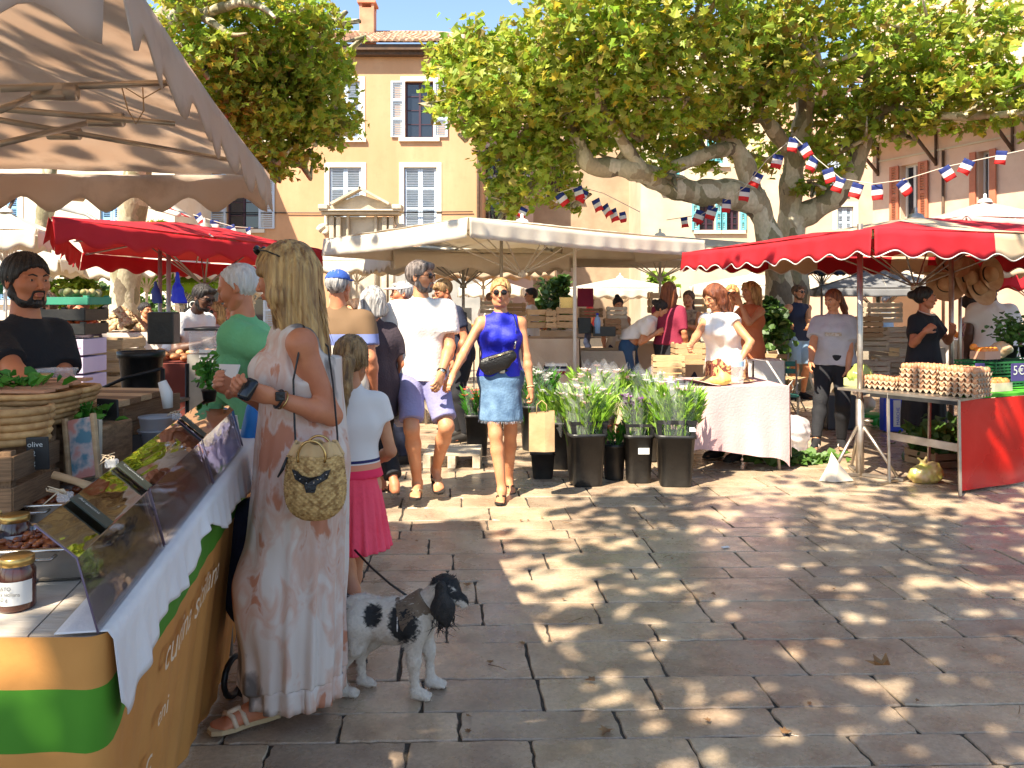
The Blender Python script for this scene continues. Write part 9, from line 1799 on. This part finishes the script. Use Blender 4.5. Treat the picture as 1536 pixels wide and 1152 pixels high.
for s, fx in ((-1, 0.005), (1, 0.05)):           # front legs
 y = 0.045 * s - 0.01; d.cap(dg(0.085 + fx * .3, y, 0.27), dg(0.080 + fx, y, 0.155), 0.042, 0.024, k=0.03); d.cap(dg(0.080 + fx, y, 0.155), dg(0.085 + fx, y, 0.04), 0.022, 0.018, k=0.02); d.cap(dg(0.085 + fx, y, 0.030), dg(0.115 + fx, y, 0.020), 0.022, 0.020, k=0.012)
 for t_ in (-0.012, 0, 0.012): d.cap(dg(0.115 + fx, y + t_, 0.018), dg(0.134 + fx, y + t_ * 1.2, 0.013), 0.009, k=0.004)
for s, fx in ((-1, -0.02), (1, 0.03)):           # hind legs: high knee forward, hock back
 y = 0.04 * s + 0.01; d.cap(dg(-0.125, y, 0.29), dg(-0.10 + fx, y, 0.205), 0.058, 0.038, k=0.035); d.cap(dg(-0.10 + fx, y, 0.205), dg(-0.155 + fx, y, 0.125), 0.034, 0.019, k=0.02); d.cap(dg(-0.155 + fx, y, 0.125), dg(-0.148 + fx, y, 0.035), 0.018, 0.016, k=0.015); d.cap(dg(-0.148 + fx, y, 0.026), dg(-0.118 + fx, y, 0.018), 0.019, 0.018, k=0.01)
 for t_ in (-0.011, 0, 0.011): d.cap(dg(-0.118 + fx, y + t_, 0.016), dg(-0.100 + fx, y + t_ * 1.2, 0.012), 0.0085, k=0.004)
d.cap(dg(-0.165, 0.02, 0.355), dg(-0.195, 0.03, 0.40), 0.022, 0.018, k=0.03); d.cap(dg(-0.195, 0.03, 0.40), dg(-0.215, 0.035, 0.47), 0.020, 0.008, k=0.015)
V, Q = d.mesh(); N_ = vnormals(V, Q); V = V + N_ * (wrinkle(V, 0.0035, 3.2, 4) + wrinkle(V, 0.002, 7, 5))[:, None]; mb = MB(); sd_add(mb, V, Q); db = mb.build('body', M_FUR, dog)
L_ = (V - dx0) / np.array((1.06, 1, 0.94)); blk = np.zeros(len(V)); nz_ = wrinkle(V, 0.02, 1.5, 9)
for (c_, r_) in (((-0.06, -0.05, 0.335), (0.036, 0.06, 0.045)), ((0.055, -0.07, 0.31), (0.055, 0.06, 0.085)), ((-0.165, 0.02, 0.30), (0.032, 0.09, 0.075)), ((0.205, -0.02, 0.46), (0.07, 0.06, 0.04)), ((-0.19, 0.03, 0.385), (0.04, 0.05, 0.05)), ((0.10, 0.0, 0.37), (0.045, 0.07, 0.03)), ((0.0, 0.06, 0.34), (0.08, 0.05, 0.05)), ((0.275, -0.083, 0.404), (0.012, 0.012, 0.012)), ((0.22, 0.01, 0.44), (0.05, 0.035, 0.04)), ((0.245, -0.06, 0.425), (0.05, 0.04, 0.022)), ((0.20, -0.07, 0.43), (0.03, 0.03, 0.035))):
 q_ = np.sqrt((((L_ - np.array(c_)) / np.array(r_)) ** 2).sum(1)) + nz_ * 6; blk = np.maximum(blk, np.clip((1.06 - q_ + 0.10 * np.sin(L_[:, 0] * 260 + 3 * np.sin(L_[:, 2] * 170))) * 6, 0, 1))
ca = db.data.color_attributes.new('coat', 'FLOAT_COLOR', 'POINT'); col = np.ones((len(V), 4), np.float32); col[:, :3] = (1 - blk[:, None]) * np.array((0.70, 0.60, 0.50)) + blk[:, None] * np.array((0.012, 0.010, 0.010)); ca.data.foreach_set('color', col.ravel())
r = np.random.default_rng(31); NV = vnormals(V, Q); ix = r.choice(len(V), 9000); pv, nv_, cv = V[ix] + r.normal(size=(9000, 3)) * 0.002, NV[ix], col[ix]; fl_ = nrm(np.array((-1.0, 0, -0.55)))
tn = fl_ - nv_ * (nv_ @ fl_)[:, None] + r.normal(size=(9000, 3)) * 0.25; tn /= np.linalg.norm(tn, axis=1, keepdims=True); wd = np.cross(tn, nv_) * 0.0011; ln = (0.010 + 0.012 * r.uniform(size=(9000, 1)) * (L_[ix, 2:3] > 0.17)); tp_ = pv + tn * ln + nv_ * 0.0035
mb = MB(); mb.v.append(np.stack([pv - wd, pv + wd, tp_], 1).reshape(-1, 3)); mb.f = (np.arange(9000)[:, None] * 3 + np.arange(3)).tolist(); mb.mi = [0] * 9000; mb.sm = [False] * 9000; mb.n = 27000; fo = tag(mb.build('coat_hair', M_FUR, dog), kind='stuff'); ca = fo.data.color_attributes.new('coat', 'FLOAT_COLOR', 'POINT'); ca.data.foreach_set('color', np.repeat(cv, 3, 0).ravel())
FURB = M('fur_black', (0.008, 0.007, 0.007), (0.03, 0.025, 0.022), scale=60, rough=0.6, bump=0.5)
for s in (-1, 1):                                # long feathered ears
 e = SD(0.005); a, b_, c_ = dg(0.185, -0.03 + 0.048 * s, 0.455), dg(0.19, -0.035 + 0.068 * s, 0.385), dg(0.20, -0.04 + 0.066 * s, 0.325); e.cap(a, b_, 0.026, 0.036, k=0.02, fl=(1, 0.5, 1)); e.cap(b_, c_, 0.036, 0.020, k=0.02, fl=(1, 0.5, 1)); V, Q = e.mesh(); mb = MB(); sd_add(mb, V + vnormals(V, Q) * wrinkle(V, 0.006, 3, 3)[:, None], Q); r = np.random.default_rng(5 + s)
 for k in range(40): p_ = b_ + r.normal(size=3) * (0.022, 0.006, 0.02) - (0, 0, 0.02); mb.tube([p_, p_ - (r.normal() * 0.008, 0, 0.03), p_ - (r.normal() * 0.02, 0.004 * r.normal(), 0.055)], [0.003, 0.002, 0.0005], 3)
 mb.build('ear', FURB, dog)
mb = MB(); r = np.random.default_rng(8)
for k in range(50): a = r.uniform(0, 6.28); p_ = dg(0.192 + 0.035 * math.cos(a), -0.03 + 0.035 * math.sin(a), 0.472); mb.tube([p_, p_ + (0.008 * math.cos(a), 0.008 * math.sin(a), 0.003), p_ + (0.014 * math.cos(a), 0.014 * math.sin(a), -0.006 + 0.008 * r.normal())], [0.003, 0.002, 0.0005], 3)
mb.build('head_fur', FURB, dog); MB().ball(dg(0.226, -0.066, 0.436), 0.008, 8, 6).build('eye', DARKG, dog)
M_HARN = M('harness_brown', (0.13, 0.085, 0.055), (0.17, 0.12, 0.08), scale=20, rough=0.8); hn = thing('dog_harness', 'brown harness with white piping worn by the spaniel', 'harness', dg(0.08, 0, 0.3)); e = SD(0.006)
e.cap(dg(0.0, 0, 0.302), dg(0.085, -0.01, 0.298), 0.081, 0.087, k=0.02, cut=[(dg(0.030, 0, 0.33), (1, 0, 0.35)), (dg(0.085, 0, 0.30), (-1, 0, 0.55))]); e.cap(dg(0.10, -0.01, 0.34), dg(0.165, -0.02, 0.41), 0.070, 0.055, k=0.02, cut=[(dg(0.085, 0, 0.33), (1, 0, 1)), (dg(0.140, 0, 0.375), (-1, 0, -0.9))]); V, Q = e.mesh(); mb = MB(); sd_add(mb, V, Q); mb.build('strap', M_HARN, hn)
MB().tube([dg(0.03, 0.084 * math.sin(a), 0.302 + 0.084 * math.cos(a)) for a in np.linspace(0, 6.283, 26)], 0.0028, 5).build('piping', M_PIPE_W, hn); MB().tube([dg(0.072, 0.088 * math.sin(a), 0.300 + 0.089 * math.cos(a)) for a in np.linspace(0, 6.283, 26)], 0.0028, 5).build('piping', M_PIPE_W, hn)
MB().ball(dg(0.17, -0.075, 0.335), (0.009, 0.005, 0.012), 8, 5).build('tag', M_GRNP, hn); MB().tube([dg(0.155, -0.065, 0.37), dg(0.17, -0.072, 0.345)], 0.003, 5).build('ring', M_STEELW, hn)
a = P(532, 825, 3.3); tag(MB().tube([dg(0.06, 0, 0.39), dg(0.06, 0, 0.39) * 0.67 + a * 0.33 - (0, 0, 0.012), dg(0.06, 0, 0.39) * 0.33 + a * 0.67 - (0, 0, 0.012), a], 0.0045, 6).build('dog_lead', M_LEATH), 'black lead rising from the harness to the girl', 'dog lead')
# litter
lf = MB(); r = np.random.default_rng(20)
T_, F_l = leaf_tmpl()
tag(MB().add(np.stack([T_[:, 0] * 0.075, T_[:, 1] * 0.10, 0.03 + 0.16 * T_[:, 0] ** 2 + 0.05 * T_[:, 1] ** 2], 1) @ rotz(1.2).T + PX(1318, 1845 / 560), F_l).build('fallen_leaf', M_DRY), 'large curled brown leaf on the paving at the right', 'leaf')
for i, (px, py, l_) in enumerate(((735, 997, 'small brown leaf scrap right of the dog'), (885, 1025, 'flat dark leaf scrap on the paving below the centre'), (908, 1103, 'leaf stalk scrap on the nearest stones'), (1070, 895, 'dark leaf scrap in the middle of the paving'), (1180, 1103, 'torn leaf scrap near the front right'), (700, 880, 'dark twig scrap beside the dogs head'))):
 Y = 1845 / (py - 450); tag(MB().add(T_ * (0.035 + 0.01 * (i % 3)) @ rotz(i * 1.3).T + PX(px, Y, 0.014), F_l).build('leaf_scrap', M_DRY), l_, 'leaf', 'leaf scraps on the paving')
tag(MB().box(PX(1088, 1845 / 372, 0.006), (0.05, 0.025, 0.003), rot=rotz(0.4)).build('paper_scrap', M_PAPER), 'tiny white paper scrap on the paving', 'paper')
r = np.random.default_rng(44); mb = MB()
for k in range(70):
 Y = r.uniform(2.8, 9.0); c = PX(r.uniform(520, 1536), Y, 0.012)
 if r.uniform() < 0.6: mb.add(T_ * r.uniform(0.012, 0.03) @ (rotz(r.uniform(0, 6)) @ rotx(r.uniform(-0.4, 0.4))).T + c, F_l)
 else: a = r.uniform(0, 6.28); u = np.array((math.cos(a), math.sin(a), 0)) * r.uniform(0.02, 0.05); mb.tube([c - u, c + (r.normal() * 0.006, r.normal() * 0.006, 0.003), c + u], 0.0015, 4)
tag(mb.build('litter', M_DRY), 'scattered bits of leaf and twig on the paving', 'litter', kind='stuff')
for o in bpy.data.objects:
 if '_o' in o: del o['_o']
